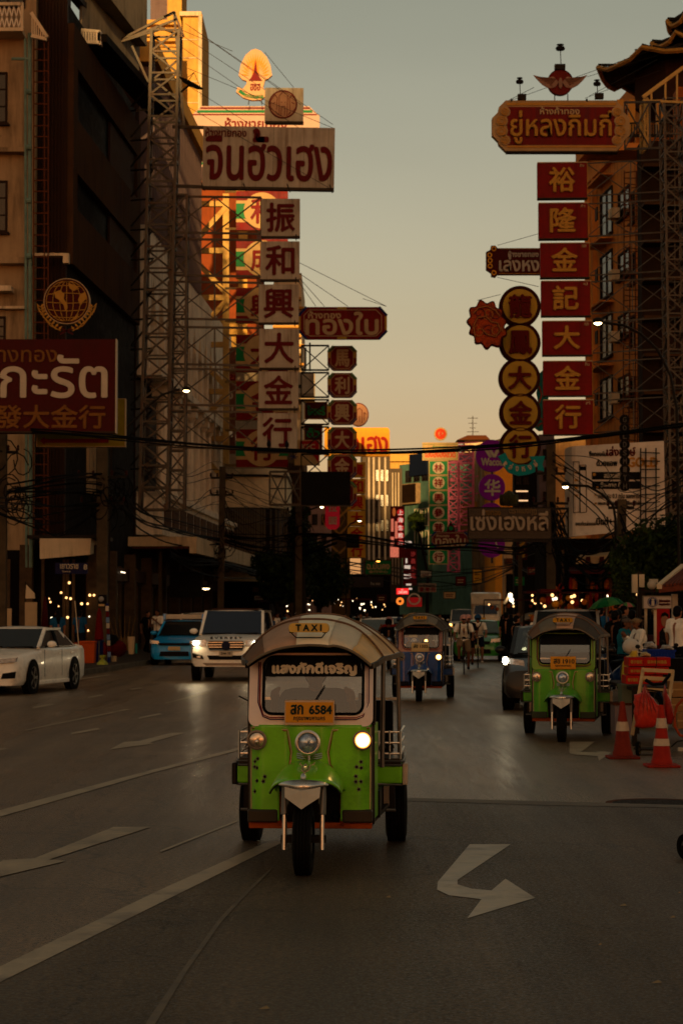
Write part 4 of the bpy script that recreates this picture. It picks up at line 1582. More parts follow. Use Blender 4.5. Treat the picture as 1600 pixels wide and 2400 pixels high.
for i in range(17):
 a = R(-88 + i * 11)
 c0 = (599 + 16 * math.sin(a), 178 - 20 * math.cos(a))
 c1 = (599 + 34 * math.sin(a), 178 - 56 * math.cos(a) if abs(a) < 2 else 178)
 c1 = (599 + 33 * math.sin(a), 176 - 52 * math.cos(a))
 n_ = (math.cos(a) * 2.2, math.sin(a) * 2.2)
 mid = ((c0[0] + c1[0]) / 2, (c0[1] + c1[1]) / 2)
 mb.prism([S.pt(c0[0], c0[1], 0), S.pt(mid[0] + n_[0], mid[1] + n_[1], 0), S.pt(c1[0], c1[1], 0), S.pt(mid[0] - n_[0], mid[1] - n_[1], 0)][::-1], S.n * .04)
mb.build('ray', mat('emblem_gold', (.75, .32, .03), .4, var=.1), S.r, kind='stuff')
S.poly('spire', [(583, 190), (615, 190), (608, 180), (603, 168), (601, 150), (599, 138), (597, 150), (595, 168), (590, 180)], SRED, .0, .06)
S.disc('halo', 599, 165, 9, _M['emblem_gold'], 0, .03, ry=22)
S.t('ฮซฮ', 587, 197, 610, 213, SRED, .6)
S.stroke('ribbon', [[(560, 214), (575, 224), (595, 229), (618, 228)]], 7, SGREEN, .02)
S.t('เครื่องหมายการค้า', 572, 221, 616, 230, SCREAM, 0, o=.05)
S.stroke('leg', [[(584, 235), (582, 246)], [(613, 235), (614, 246)]], 2, STEELD, -.1)

# ---- hoarding with reversed letters on the side wall
S = Sign('hoarding', 'tall brown hoarding with pale reversed Thai lettering behind the mast arms', 469, 815, 552, 1064, 127, mat('brown_hoarding', (.22, .10, .06), .6, var=.15), .2, cat='hoarding')
S.t('เดอะ โดม', 476, 850, 548, 864, LWHITE, .3, mirror=True)
S.rect('red_band', 472, 877, 548, 893, mat('orange_band', (.5, .14, .06), .6), 0, .02)
S.t('เรือ', 482, 878, 500, 891, SRED, .8, mirror=True)
S.t('เรา', 530, 878, 552, 891, SRED, .8, mirror=True)
S.t('ชวนคุณ', 472, 917, 546, 942, LWHITE, .9, mirror=True)
S.t('เรือไทย', 470, 948, 546, 968, LWHITE, .9, mirror=True)
S.disc('coin', 481, 1016, 9, SCREAM, 0, .03)
S.disc('coin', 510, 1016, 10, SCREAM, 0, .03)
S = Sign('round_tag', 'white lower hoarding band under the brown hoarding', 478, 1066, 620, 1098, 126, mat('offwhite_band', (.42, .34, .25), .6, var=.1), .2, cat='hoarding')

# ---- octagonal red signs
S = Sign('octagonal_sign', 'long octagonal red sign with cream Thai letters and coloured corners against the sky', 699, 719, 907, 795, 104)
S.poly('panel', octa(699, 719, 907, 795, 18), SRED, -.35, 0)

def orim(S, x0, y0, x1, y1, c, wd, m, o=.03):
 p = octa(x0, y0, x1, y1, c)
 S.stroke('border', [p + [p[0]]], wd, m, o)

orim(S, 702, 722, 904, 792, 17, 2.5, SRED, .01)
orim(S, 712, 726, 894, 788, 13, 1.6, LCREAM)
for (a, b) in (((699, 740), (718, 719)), ((907, 740), (888, 719)), ((699, 775), (718, 795)), ((907, 775), (888, 795))):
 S.stroke('blue_corner', [[a, b]], 6, SBLUE, .02)
for q in ((699, 741, 704, 774), (902, 741, 907, 774), (790, 719, 812, 724), (790, 790, 812, 795)):
 S.rect('yellow_block', *q, SGYEL, 0, .03)
S.t('ห้างทอง', 722, 729, 798, 746, LCREAM, .7)
S.t('ทองใบ', 716, 732, 886, 784, LCREAM, 1.6)
nm = ('octagonal sign with 馬, highest of the red column under the long octagonal sign', 'octagonal sign with 利, second in the red octagon column', 'octagonal sign with 興 beside the round elephant logo', 'octagonal sign with 大 beside the sunlit yellow billboard', 'octagonal sign with 金 crossed by the thick black cable', 'lowest octagonal sign, mostly hidden by the black screen')
for i, (ch, lb) in enumerate(zip('馬利興大金行', nm)):
 y0 = 810 + i * 63.6
 S = Sign('octagonal_sign', lb, 767, y0, 836, y0 + 58, 106, group='column of octagonal signs')
 S.poly('panel', octa(767, y0, 836, y0 + 58, 14), SRED, -.4, 0)
 for x0, x1 in ((767, 775), (828, 836)):
  S.rect('yellow_block', x0, y0 + 15, x1, y0 + 29, SGYEL, 0, .03)
 for a, b, m_ in (((768, y0 + 15), (781, y0 + 1), SGREEN), ((835, y0 + 15), (822, y0 + 1), SGREEN), ((768, y0 + 43), (781, y0 + 57), SBLUE), ((835, y0 + 43), (822, y0 + 57), SBLUE)):
  S.stroke('corner_block', [[a, b]], 6, m_, .01)
 orim(S, 775, y0 + 4, 828, y0 + 54, 11, 1.2, LCREAM)
 orim(S, 768, y0 + 1, 835, y0 + 57, 14, 1.0, LCREAM)
 S.t(ch, 785, y0 + 10, 818, y0 + 49, LCREAM, 1.2)
t = thing('sign_bracket', 'light steel bracket frames holding the column of octagonal signs', 'bracket', P(735, 1100, 106))
mb = MB()
for i in range(5):
 y0 = 810 + i * 63.6
 arm(mb, P(706, y0, 106.6), P(770, y0, 106.2), 58 * 106 / FPX, 1, .06)
mb.bar(P(716, 815, 107), P(716, 870, 107), .08)
mb.bar(P(726, 803, 107), P(726, 870, 107), .08)
mb.build('arm', STEELD, t, kind='stuff')
mb = MB()
for a, b in (((700, 615), (905, 718)), ((700, 640), (815, 718)), ((700, 650), (760, 718)), ((700, 660), (740, 718)), ((850, 700), (905, 718))):
 mb.bar(P(*a, 100), P(*b, 104), .02)
mb.build('guy_wire', STEELD, t, kind='stuff')

# ---- smaller left signs
S = Sign('pale_sign', 'blank pale sign panel with a small black stamp beside the 利 octagon', 697, 872, 736, 932, 125, SWHITE, .2)
S.t('國', 698, 902, 705, 910, SBLK, .2)
S.rect('foot', 697, 922, 736, 932, GREYW, 0, .02)
for a, b, c_, d_, sx, lb in ((715, 943, 766, 981, 'โลหะรี', 'small dark red sign with green Thai letters left of the 興 octagon'), (714, 995, 754, 1060, 'ตั๊ว', 'narrow dark red sign with a green Thai word above the fried-chicken sign')):
 S = Sign('red_green_sign', lb, a, b, c_, d_, 128, SDRED, .2, edge=GOLDT)
 S.t(sx, a + 5, b + 8, c_ - 5, min(b + 30, d_ - 5), SGREEN, .8)
S = Sign('fast_food_sign', 'red and cream sign reading KFC with a slanted lower edge', 690, 1031, 749, 1091, 122, SCREAM, .2)
S.poly('red_field', [(702, 1056), (730, 1062), (747, 1085), (747, 1032), (703, 1034)], mat('bright_red_sign', (.40, .015, .015), .4), 0, .03)
S.t('KFC', 707, 1041, 738, 1053, LCREAM, .6, o=.03)
S.stroke('star', [[(681, 1066), (694, 1076)], [(694, 1064), (682, 1078)], [(678, 1071), (698, 1071)]], 2, SBLUE, .1)
S = Sign('screen_board', 'large blank black screen board hanging over the left lane', 706, 1105, 821, 1184, 96, SBLK, .5, cat='screen')
mb = MB()
arm(mb, P(632, 1106, 96.3), P(706, 1105, 96.2), 78 * 96 / FPX, 2, .07)
mb.bar(P(632, 1145, 96.3), P(706, 1145, 96.2), .06)
mb.bar(P(632, 1183, 96.1), P(821, 1185, 96.1), .1)
mb.build('support_frame', STEEL, S.r, kind='stuff')
S = Sign('noodle_banner', 'bright red banner with white 拉面 under the black screen board', 762, 1183, 796, 1241, 110)
S.poly('panel', [(762, 1183), (796, 1183), (796, 1232), (788, 1241), (770, 1241), (762, 1232)][::-1], mat('lit_red_banner', (.55, .02, .03), .5, emit=.06, ecol=(1, .03, .05)), -.1, 0)
S.t('拉', 770, 1180, 789, 1199, LWHITE, .7)
S.t('面', 770, 1212, 789, 1229, LWHITE, .7)
for a, b in (((796, 1190), (808, 1215)), ((808, 1215), (796, 1236)), ((762, 1190), (755, 1215)), ((755, 1215), (762, 1236))):
 S.stroke('bracket', [[a, b]], 1.5, GOLDT, -.05)
ys = (1083, 1122, 1160, 1197, 1234, 1272)
nm = ('yellow box sign with red 廣, top of the yellow column', 'yellow box sign with red 和, second of the yellow column', 'yellow box sign with red 興, third of the yellow column', 'yellow box sign with red 大 right of the red noodle banner', 'yellow box sign with red 金, fifth of the yellow column', 'lowest yellow box sign with red 行, above the green shop sign')
for y, ch, lb in zip(ys, '廣和興大金行', nm):
 S = Sign('yellow_sign', lb, 814, y, 856, y + 35, 150, SYEL, .3, group='column of yellow box signs')
 S.t(ch, 822, y + 4, 850, y + 32, mat('orange_red_lettering', (.45, .03, .01), .5), .9)
 S.rect('bottom_edge', 816, y + 35, 853, y + 36.5, STEELD, -.2, .02)
S = Sign('yellow_billboard', 'sunlit yellow billboard with red Thai letters and rounded corner, behind the octagons', 760, 1003, 913, 1070, 165)
S.poly('panel', [(760, 1070), (913, 1070), (913, 1009), (911, 1004), (907, 1002), (760, 1002)], mat('glowing_yellow_sign', (.78, .42, .05), .5, var=.12), -.4, 0)
S.t('ฮั้วเฮง', 795, 1005, 908, 1064, mat('orange_red_lettering', (.45, .03, .01)), 1.5)
S = Sign('round_logo_sign', 'round cream logo disc with red line drawing above the yellow billboard', 818, 944, 863, 1000, 150)
S.disc('disc', 840, 972, 23, mat('peach_disc', (.6, .36, .24), .5), -.2, 0, ry=27)
S.ring('ring', 840, 972, 24, 2, SRED, -.2, .03, ry=28)
S.stroke('line_drawing', [[(836, 990), (836, 962), (842, 956), (848, 962), (848, 992)], [(853, 985), (853, 966), (858, 972)], [(842, 990), (842, 975)]], 1.5, SRED, .02)

# ---- far centre signs
S = Sign('neon_sign', 'tall red sign with white 上海生煎包 characters and food pictures', 914, 1186, 948, 1308, 180, mat('dark_red_neon_board', (.16, .01, .01), .4), .3)
for i, ch in enumerate('上海生煎包'):
 cy = 1201 + i * 18
 S.disc('round_box', 938, cy, 8, SLIT, 0, .05, n=16)
 S.t(ch, 932.5, cy - 5.5, 943.5, cy + 5.5, LLIT, .3, o=.05)
for q in ((916, 1216, 922, 1246), (925, 1222, 931, 1262), (915, 1258, 923, 1278), (914, 1278, 934, 1306)):
 S.rect('food_picture', *q, mat('lit_food_picture', (.6, .2, .12), emit=.35, ecol=(1, .25, .15), var=.5, scale=6), 0, .04)
S.disc('logo', 923, 1200, 4, mat('lit_orange_logo', (.6, .15, .03), emit=.3), 0, .05, n=14, ry=10)
S = Sign('neon_sign', 'lower red shop sign with white lit lettering and 沙县小吃 on its right edge', 944, 1286, 976, 1372, 185, mat('dark_red_neon_board', (.16, .01, .01)), .3)
for i, ch in enumerate('沙县小吃'):
 S.t(ch, 962, 1293 + i * 17, 973, 1304 + i * 17, mat('dim_red_lettering', (.4, .05, .04), emit=.1, ecol=(1, .1, .08)), .3)
for q in ((947, 1325, 961, 1334), (946, 1345, 962, 1349), (946, 1353, 964, 1356), (950, 1309, 954, 1320), (951, 1368, 963, 1372), (957, 1378, 965, 1382)):
 S.rect('lit_line', *q, LLIT, 0, .04)
S = Sign('neon_sign', 'glowing red shop sign with white lettering at the foot of the tall red signs', 929, 1379, 957, 1393, 178, mat('bright_lit_red', (.6, .01, .01), emit=.8, ecol=(1, .02, .02), var=0), .2)
S.t('上海生煎包', 932, 1385, 954, 1391, LLIT, .2)
S.t('小', 939, 1380, 945, 1384, LLIT, .2)
S = Sign('round_food_sign', 'round orange lit food sign below the glowing red shop sign', 929, 1400, 947, 1419, 178)
S.disc('disc', 937, 1409, 9, mat('lit_orange_disc', (.8, .2, .02), emit=.7, ecol=(1, .25, .03), var=0), -.1, 0, n=20)
S.disc('centre', 937, 1409, 3.5, SDRED, 0, .05, n=14)
S = Sign('bowl_sign', 'red sign with a white bowl shape beside the round orange food sign', 953, 1400, 988, 1422, 178, mat('lit_dark_red', (.2, .01, .01), emit=.1, ecol=(1, .02, .02)), .2)
S.ring('bowl', 970, 1404, 15, 4, LWHITE, 0, .04, ry=14)
S = Sign('white_lit_letters', 'white lit letter shapes on a dark wall right of the tall red sign', 945, 1268, 966, 1286, 182, SBLK, .1)
S.t('上海', 946, 1268, 964, 1275, LLIT, .3)
S.t('生煎', 946, 1279, 962, 1285, LLIT, .3)
S = Sign('green_shop_sign', 'green sign with pale Thai letters and a red rim over the far left pavement', 856, 1314, 916, 1346, 125, SGREEN, .15, edge=SDRED)
S.t('ฉ.มั่นคง', 860, 1317, 912, 1334, LCREAM, .7)
S.t('金行中心', 864, 1337, 908, 1343, LCREAM, .2)
S = Sign('grey_shop_sign', 'dull grey sign band with small letters below the green shop sign', 820, 1352, 898, 1376, 128, mat('dull_grey_sign', (.10, .08, .07), .6, var=.2), .2)
S.t('ร้าน ทอง', 868, 1364, 890, 1371, LWHITE, .2)
S = Sign('medicine_sign', 'pale sign with red characters over the far shop doors', 979, 1367, 1022, 1388, 190, mat('pale_grey_sign', (.28, .22, .17), .6, var=.2), .2)
S.t('ฉ.เอียะฮวด', 982, 1369, 1018, 1375, SBLK, .2)
S.t('蔘 茸 行', 983, 1377, 1019, 1386, SRED, .4)
S = Sign('cream_shop_sign', 'cream sign with orange Thai letters atop the green character column', 989, 1037, 1073, 1079, 185, SCREAM, .3)
S.stroke('border', [[(992, 1041), (1070, 1041), (1070, 1076), (992, 1076), (992, 1041)]], .8, SGREEN, .02)
S.t('ห้างขายยา', 1014, 1043, 1048, 1051, SGREEN, .2)
S.t('เฮงฮ่งฮ่งฮวด', 996, 1054, 1066, 1072, mat('orange_lettering', (.55, .10, .03), .5), .7)
S = Sign('round_emblem', 'round red-orange emblem disc on the cream shop sign against the sky', 1016, 1001, 1048, 1033, 185, cat='emblem')
S.disc('rim', 1032, 1017, 15.5, SCREAM, -.2, 0)
S.disc('disc', 1032, 1017, 12.5, mat('orange_red_disc', (.6, .08, .02), .5), 0, .04)
S.disc('centre', 1032, 1017, 5.5, SCREAM, .04, .07, n=18)
S.poly('bird', [(1029, 1013), (1037, 1010), (1035, 1016), (1038, 1021), (1031, 1023), (1028, 1018)][::-1], _M['orange_red_disc'], .07, .1)
ys = (1081, 1116, 1151, 1186, 1221, 1255, 1290)
nm = ('green box sign with 林 in a white disc, top of the green column', 'green box sign with 祥 in a white disc, second down', 'green box sign with 興 in a white disc', 'green box sign with 參 in a white disc, fourth down', 'green box sign with 茸 cut by the small octagonal sign', 'green box sign hidden behind the small red octagonal sign', 'lowest green box sign with 行 below the small octagonal sign')
for y, ch, lb in zip(ys, '林祥興參茸號行', nm):
 S = Sign('green_character_sign', lb, 1006, y, 1048, y + 31, 180, SGREEN, .3, edge=SCREAM, group='column of green character signs')
 S.disc('disc', 1027, y + 15.5, 14, mat('warm_white_disc', (.55, .46, .34), .5), 0, .04, n=28)
 S.t(ch, 1017, y + 6, 1037, y + 25, SRED, .7, o=.04)
S = Sign('octagonal_sign', 'small red octagonal sign with cream Thai letters across the green sign column', 1010, 1246, 1098, 1283, 150)
S.poly('panel', octa(1010, 1246, 1098, 1283, 11), mat('muted_red_sign', (.20, .03, .03), .5, var=.1), -.3, 0)
orim(S, 1013, 1249, 1095, 1280, 9, 1, LCREAM)
for (a, b) in (((1010, 1257), (1021, 1246)), ((1098, 1257), (1087, 1246)), ((1010, 1272), (1021, 1283)), ((1098, 1272), (1087, 1283))):
 S.stroke('blue_corner', [[a, b]], 4, SBLUE, .02)
S.t('ห้างทอง', 1022, 1252, 1052, 1259, LCREAM, .3)
S.t('ทองใบ', 1020, 1254, 1090, 1279, LCREAM, .8)
S = Sign('small_shrine_emblem', 'tiny red and green pointed emblem on top of the small octagonal sign', 1045, 1222, 1066, 1246, 150, cat='emblem')
S.poly('panel', [(1045, 1246), (1066, 1246), (1064, 1236), (1056, 1222), (1048, 1236)], SDRED, -.1, 0)
S.disc('centre', 1056, 1238, 5, SGREEN, 0, .03, n=14)
t = thing('pink_scaffold', 'pink-painted steel scaffold tower beside the green sign column', 'scaffold', P(1075, 1340, 200))
lattice(MB(), P(1062, 1340, 200), P(1062, 1085, 200), (.5, 0, 0), (0, .5, 0), 12, .12).build('lattice', SPINK, t, kind='stuff')
lattice(MB(), P(1090, 1230, 200), P(1090, 1045, 200), (.7, 0, 0), (0, .5, 0), 9, .12).build('lattice', SPINK, t, kind='stuff')
mb = MB()
for i in range(6):
 mb.bar(P(1055, 1040 + i * 42, 200), P(1120, 1036 + i * 40, 200), .12)
mb.build('rail', SPINK, t, kind='stuff')
for (a, b, c_) in ((1152, 1068, 38), (1152, 1142, 31), (1150, 1209, 31), (1152, 1276, 31)):
 lb = {1068: 'purple disc with white lettering half covered by the gold disc sign', 1142: 'purple disc sign with white 华', 1209: 'purple disc mostly hidden behind the grey mesh sign', 1276: 'lowest purple disc below the grey mesh sign'}[b]
 S = Sign('purple_disc_sign', lb, a - c_, b - c_, a + c_, b + c_, 140, group='purple round signs')
 S.disc('disc', a, b, c_, SPURP, -.5, 0)
 if b == 1068:
  S.t('Wacoal', 1127, 1074, 1180, 1091, LWHITE, .8)
  for dx in (0, 9):
   S.poly('mark', [(1133 + dx, 1052), (1141 + dx, 1052), (1152 + dx, 1071), (1146 + dx, 1073)][::-1], LWHITE, 0, .05)
  S.poly('mark', [(1163, 1052), (1172, 1051), (1160, 1073), (1154, 1070)][::-1], LWHITE, 0, .06)
 elif b == 1142:
  S.t('华', 1135, 1124, 1171, 1162, LWHITE, 1)
 elif b == 1276:
  S.stroke('mark', [[(1160, 1268), (1166, 1286)], [(1134, 1285), (1150, 1290)]], 3, LWHITE, .03)
mb = MB()
mb.bar(P(1152, 1040, 140.3), P(1152, 1320, 140.3), .15)
mb.build('pole', STEEL, S.r)
t = thing('gold_disc_roundel', 'flat bronze lotus-shaped lantern sign between purple discs and dark building', 'sign', P(1196, 1183, 135))
MB().lathe([(.05, -.5), (.5, -.45), (.55, .0), (.3, .35), (.05, .5)], P(1192, 1168, 135), (0, 0, 1), 10).build('lantern', mat('bronze_green', (.10, .09, .03), .5, .3, var=.4), t)
for i in range(8):
 a = math.pi * 2 * i / 8
 MB().ball(P(1192, 1172, 135) + V((.5 * math.cos(a), .5 * math.sin(a), 0)), (.12, .12, .4), 6, 4).build('petal', _M['bronze_green'], t)

# ---- right: dragon and phoenix disc column
cen = ((1217.7, 718), (1217.7, 803), (1216.6, 886), (1218.4, 967), (1218, 1046))
nm = ('gold disc sign with red 龍, top of the gold column', 'gold disc sign with red 鳳, second of the gold column', 'gold disc sign with red 大, middle of the gold column', 'gold disc sign with red 金, fourth of the gold column', 'gold disc sign with red 行, above the teal ribbon')
RIMM = mat('dark_red_rim', (.07, .016, .012), .5, var=.2)
for (a, b), ch, lb in zip(cen, '龍鳳大金行', nm):
 S = Sign('gold_disc_sign', lb, a - 48, b - 46, a + 48, b + 46, 78, group='column of gold disc signs')
 S.disc('backing', a, b, 49, RIMM, -.35, 0)
 S.disc('disc', a, b, 40.5, SGYEL, 0, .06)
 S.ring('rim_bead', a, b, 44.5, 2, SDRED, 0, .08)
 S.t(ch, a - 26, b - 26, a + 26, b + 27, mat('dark_red_character', (.16, .012, .010), .45), 1.8, dep=.12, o=.06)
S = Sign('teal_ribbon_sign', 'teal ribbon sign with curved Thai letters at the foot of the gold discs', 1165, 1056, 1277, 1115, 77.4)
S.poly('ribbon', [(1165, 1070), (1183, 1061), (1192, 1080), (1212, 1090), (1236, 1089), (1246, 1080), (1240, 1070), (1276, 1069), (1270, 1090), (1277, 1107), (1262, 1102), (1240, 1112), (1214, 1116), (1190, 1108), (1178, 1092), (1172, 1078)][::-1], STEAL, -.1, .1)
for i, ch in enumerate(('เ', 'ล่', 'ง', 'ห', 'ง', 'ษ์')):
 a = R(-38 + i * 15)
 cx_, cy_ = 1218 + 58 * math.sin(a), 1042 + 58 * math.cos(a)
 S.t(ch, cx_ - 3.4, cy_ - (9 if ch in ('ล่', 'ษ์') else 5.5), cx_ + 3.4, cy_ + 5.5, LWHITE, .4, rot=a, o=.1)
for x, y in ((1184, 1087), (1254, 1092)):
 S.poly('star', [(x + (4.5 if k % 2 == 0 else 1.9) * math.sin(math.pi * k / 5), y - (4.5 if k % 2 == 0 else 1.9) * math.cos(math.pi * k / 5)) for k in range(10)][::-1], LWHITE, .1, .13)
rd = random.Random(2)
S = Sign('dragon_ornament', 'scalloped orange dragon cloud ornament left of the gold disc column', 1090, 703, 1195, 820, 77, cat='ornament')
out = []
for i in range(66):
 a = 2 * math.pi * i / 66
 base = 50 if math.cos(a) < .3 else 52
 r_ = base * (1 + .09 * math.sin(a * 11)) * (1 + .10 * math.cos(2 * a + 2.4))
 out.append((1140 + r_ * math.cos(a) * .93, 760 - r_ * math.sin(a) * 1.02))
S.poly('backing', out, mat('dragon_maroon', (.12, .02, .012), .6), -.25, 0)
S.poly('cloud', [(1140 + (x - 1140) * .93, 760 + (y - 760) * .93) for x, y in out], mat('dragon_orange', (.40, .085, .02), .5, var=.45, scale=6), 0, .06)
for k in range(6):
 c0 = (1122 + (k % 3) * 20, 735 + (k // 3) * 42)
 S.stroke('scroll', [[(c0[0] + (3 + j * .9) * math.cos(j * .55 + k), c0[1] + (3 + j * .9) * math.sin(j * .55 + k)) for j in range(15)]], 2.2, mat('dragon_pale', (.45, .2, .06), .5) if k % 2 else mat('dragon_dark', (.16, .04, .05), .5), .08)
for pth in ([(1112, 790), (1108, 765), (1118, 745), (1138, 742), (1150, 755), (1165, 758), (1172, 775), (1160, 790), (1140, 785), (1128, 772)], [(1108, 735), (1120, 722), (1140, 718), (1160, 728), (1170, 742)]):
 S.stroke('dragon_body', [pth], 5, _M['dragon_dark'], .10)
 S.stroke('dragon_body', [pth], 2.2, _M['dragon_pale'], .13)
S = Sign('phoenix_ornament', 'turquoise and red phoenix ornament peeping out behind the red 金 and 行 boxes', 1248, 868, 1284, 1012, 79, cat='ornament')
S.poly('body', [(1270, 868), (1258, 880), (1252, 895), (1262, 897), (1256, 920), (1260, 940), (1254, 952), (1268, 962), (1250, 975), (1248, 1000), (1262, 1011), (1284, 1008), (1284, 870)], mat('turquoise_paint', (.03, .22, .20), .5, var=.4, scale=6), -.1, .05)
S.stroke('feather', [[(1256, 985), (1262, 978), (1270, 985), (1275, 1000)], [(1258, 1000), (1268, 992), (1278, 1000)], [(1262, 905), (1268, 925), (1262, 945)]], 3, mat('phoenix_red', (.4, .06, .03), .5), .06)

# ---- sign เล่งหง
S = Sign('maroon_sign', 'maroon sign with silver Thai letters and gold scroll end, against the sky', 1138, 575, 1285, 648, 82)
S.poly('panel', [(1150, 648), (1150, 640), (1138, 632), (1138, 590), (1148, 585), (1150, 575), (1160, 575), (1165, 581), (1285, 581), (1285, 644), (1165, 644), (1160, 650)][::-1][::-1], SDRED, -.25, 0)
S.t('ห้างขายทอง', 1190, 588, 1261, 602, mat('silver_lettering', (.32, .30, .27), .4, .4), .4)
S.t('เล่งหง', 1169, 598, 1262, 636, _M['silver_lettering'], .9)
S.stroke('border', [[(1170, 583), (1284, 583)], [(1168, 642), (1284, 642)]], 1, GOLDT, .02)
for cx_, cy_ in ((1156, 583), (1146, 598), (1147, 611), (1147, 624), (1156, 640)):
 S.ring('scroll', cx_, cy_, 6, 2.6, mat('bright_gold', (.55, .30, .04), .4, .2), 0, .06, n=16)

# ---- right red box column
cols = (('裕', 1258, 381, 1376, 464), ('隆', 1261, 476, 1378, 559), ('金', 1265, 570, 1381, 650), ('記', 1267, 659, 1384, 740), ('大', 1270, 753, 1387, 832), ('金', 1272, 847, 1388, 927), ('行', 1272, 938, 1390, 1018))
nm = ('red box sign with gold 裕, top of the right column', 'red box sign with gold 隆, second of the right column', 'red box sign with gold 金 beside the maroon scroll-end sign', 'red box sign with gold 記 beside the gold 龍 disc', 'red box sign with gold 大 left of the lit street lamp', 'red box sign with gold 金, next to lowest of the right column', 'lowest red box sign with gold 行 in the right column')
tiny = ('ห้าง', 'ค้า', 'ทอง', 'ยู่', 'หลง', 'กิม', 'กี่')
for (ch, a, b, c_, d_), lb, ty in zip(cols, nm, tiny):
 S = Sign('red_character_sign', lb, a, b, c_, d_, 70, SRED, .4, yaw=-.05, group='red character signs on the right mast')
 cx_ = (a + c_) / 2 - 2
 S.rect('top_edge', a, b - 2, c_, b, LCREAM, -.38, .03)
 S.rect('side_edge', c_ - 1.2, b, c_, d_, LGOLD, -.38, .03)
 S.rect('bottom_edge', a, d_, c_, d_ + 1.6, SEDGE, -.38, .03)
 S.t(ch, cx_ - 29, b + 12, cx_ + 30, d_ - 14, LGOLD, 1.6, dep=.10)
 S.t(ty, c_ - 18, b + 3, c_ - 8, b + 10, LCREAM, .1)
# ---- right mast
t = thing('scaffold_mast', 'tall steel lattice mast carrying the red box signs at the right', 'scaffold mast', P(1575, 1290, 71))
lattice(MB(), P(1590, 1330, 71.5), P(1572, 238, 71.5), (.32, 0, 0), (0, .5, 0), 26, .05).build('lattice', STEEL, t, kind='stuff')
mb = MB()
for (ch, a, b, c_, d_) in cols:
 arm(mb, P(c_ - 4, b + 2, 70.3), P(1580, b - 9, 71.2), (d_ - b - 5) * 70 / FPX, 2, .032)
arm(mb, P(1462, 240, 70.5), P(1580, 238, 71.2), 112 * 70 / FPX, 2, .05)
mb.build('sign_arm', STEEL, t, kind='stuff')
mb = MB()
lattice(mb, P(1508, 352, 72), P(1508, 238, 72), (.05, 0, 0), (0, .5, 0), 3, .04)
mb.bar(P(1505, 228, 71), P(1600, 158, 71), .12)
mb.bar(P(1505, 236, 71), P(1600, 240, 71), .08)
for x, y in ((1525, 215), (1558, 190), (1585, 170)):
 mb.bar(P(x, y, 71), P(x, 238, 71), .06)
mb.build('top_brace', YSTEEL, t, kind='stuff')
mb = MB()
for a, b in (((1195, 236), (1538, 113)), ((1375, 180), (1538, 130)), ((1380, 225), (1538, 140)), ((1370, 230), (1545, 165)), ((1165, 575), (1260, 548)), ((1190, 236), (1250, 205)), ((1165, 650), (1262, 672)), ((1118, 704), (1172, 690))):
 mb.bar(P(*a, 70.5), P(*b, 72), .015)
mb.build('guy_wire', STEELD, t, kind='stuff')
# ---- long top sign
S = Sign('gold_shop_sign', 'long cloud-ended red sign with cream border and gold Thai letters, upper right', 1151, 234, 1476, 355, 70)

def cloud(x0, y0, x1, y1, k):
 L_ = [(x0 + 32, y1), (x0 + 16 + k, y1 - 16), (x0 + 14 + k, y1 - 24), (x0 + k, y1 - 38), (x0 + k, y0 + 42), (x0 + 14 + k, y0 + 28), (x0 + 16 + k, y0 + 16), (x0 + 32, y0)]
 R_ = [(x0 + x1 - x, y) for x, y in L_][::-1]
 return L_[::-1] + R_[::-1] if False else [(x, y) for x, y in L_] + [(x, y) for x, y in R_]

S.poly('panel', cloud(1151, 234, 1476, 355, 0)[::-1], mat('cream_border', (.46, .33, .18), .5, var=.12, dirt=(.25, .14, .07), dirta=.5), -.35, 0)
S.rect('border_line', 1186, 240, 1444, 246, GOLDT, 0, .03)
S.rect('border_line', 1186, 343, 1444, 347, GOLDT, 0, .03)
S.poly('red_field', [(1186, 341), (1442, 341), (1442, 250), (1186, 250)], mat('streaked_red_field', (.22, .025, .02), .5, var=.25, scale=1, dirt=(.09, .04, .05), dirta=.9, streak=4), 0, .02)
for sx_, sg in ((1172, 1), (1455, -1)):
 for cy_ in (262, 284, 308, 330):
  r_ = 10 if cy_ in (262, 330) else 12
  cx_ = sx_ + sg * (6 if cy_ in (262, 330) else -2)
  S.disc('cloud_lobe', cx_ + sg * 4, cy_, r_ + 2, _M['cream_border'], .02, .05, n=20)
  S.ring('scroll', cx_ + sg * 3, cy_, r_ - 1, 2.4, GOLDT, .05, .08, n=18)
  S.ring('scroll', cx_ + sg * 3, cy_ + 1, r_ - 5.5, 2, GOLDT, .05, .08, n=12)
S.t('ห้างค้าทอง', 1264, 251, 1357, 268, LCREAM, .4, o=.02)
S.t('ยู่หลงกิมกี่', 1194, 262, 1431, 339, LGOLD, 1.1, dep=.14, o=.02)
S.rect('bottom_edge', 1184, 355, 1448, 358, SEDGE, -.35, .03)
for x in (1195, 1373):
 S.rect('hook', x, 230, x + 4, 237, STEELD, -.1, .02)
S = Sign('winged_emblem', 'red disc with pale spread wings standing on the long cloud-ended sign', 1248, 160, 1378, 237, 70, cat='emblem')
S.disc('disc', 1312, 193, 30, mat('rusty_red_disc', (.20, .03, .02), .5, var=.2), -.2, 0)
wing = [(1300, 205), (1285, 208), (1270, 200), (1258, 188), (1248, 176), (1262, 180), (1282, 182), (1296, 180), (1308, 193)]
WG = mat('pale_wing', (.34, .22, .17), .5, var=.2)
S.poly('wing', wing[::-1][::-1], WG, 0, .05)
S.poly('wing', [(2624 - x, y) for x, y in wing][::-1], WG, 0, .05)
for k in range(7):
 for sg in (-1, 1):
  S.stroke('feather', [[(1312 + sg * (10 + 2 * k), 186 + k * 2.5), (1312 + sg * (56 - 6 * k), 180 + k * 4)]], .8, SDRED, .06)
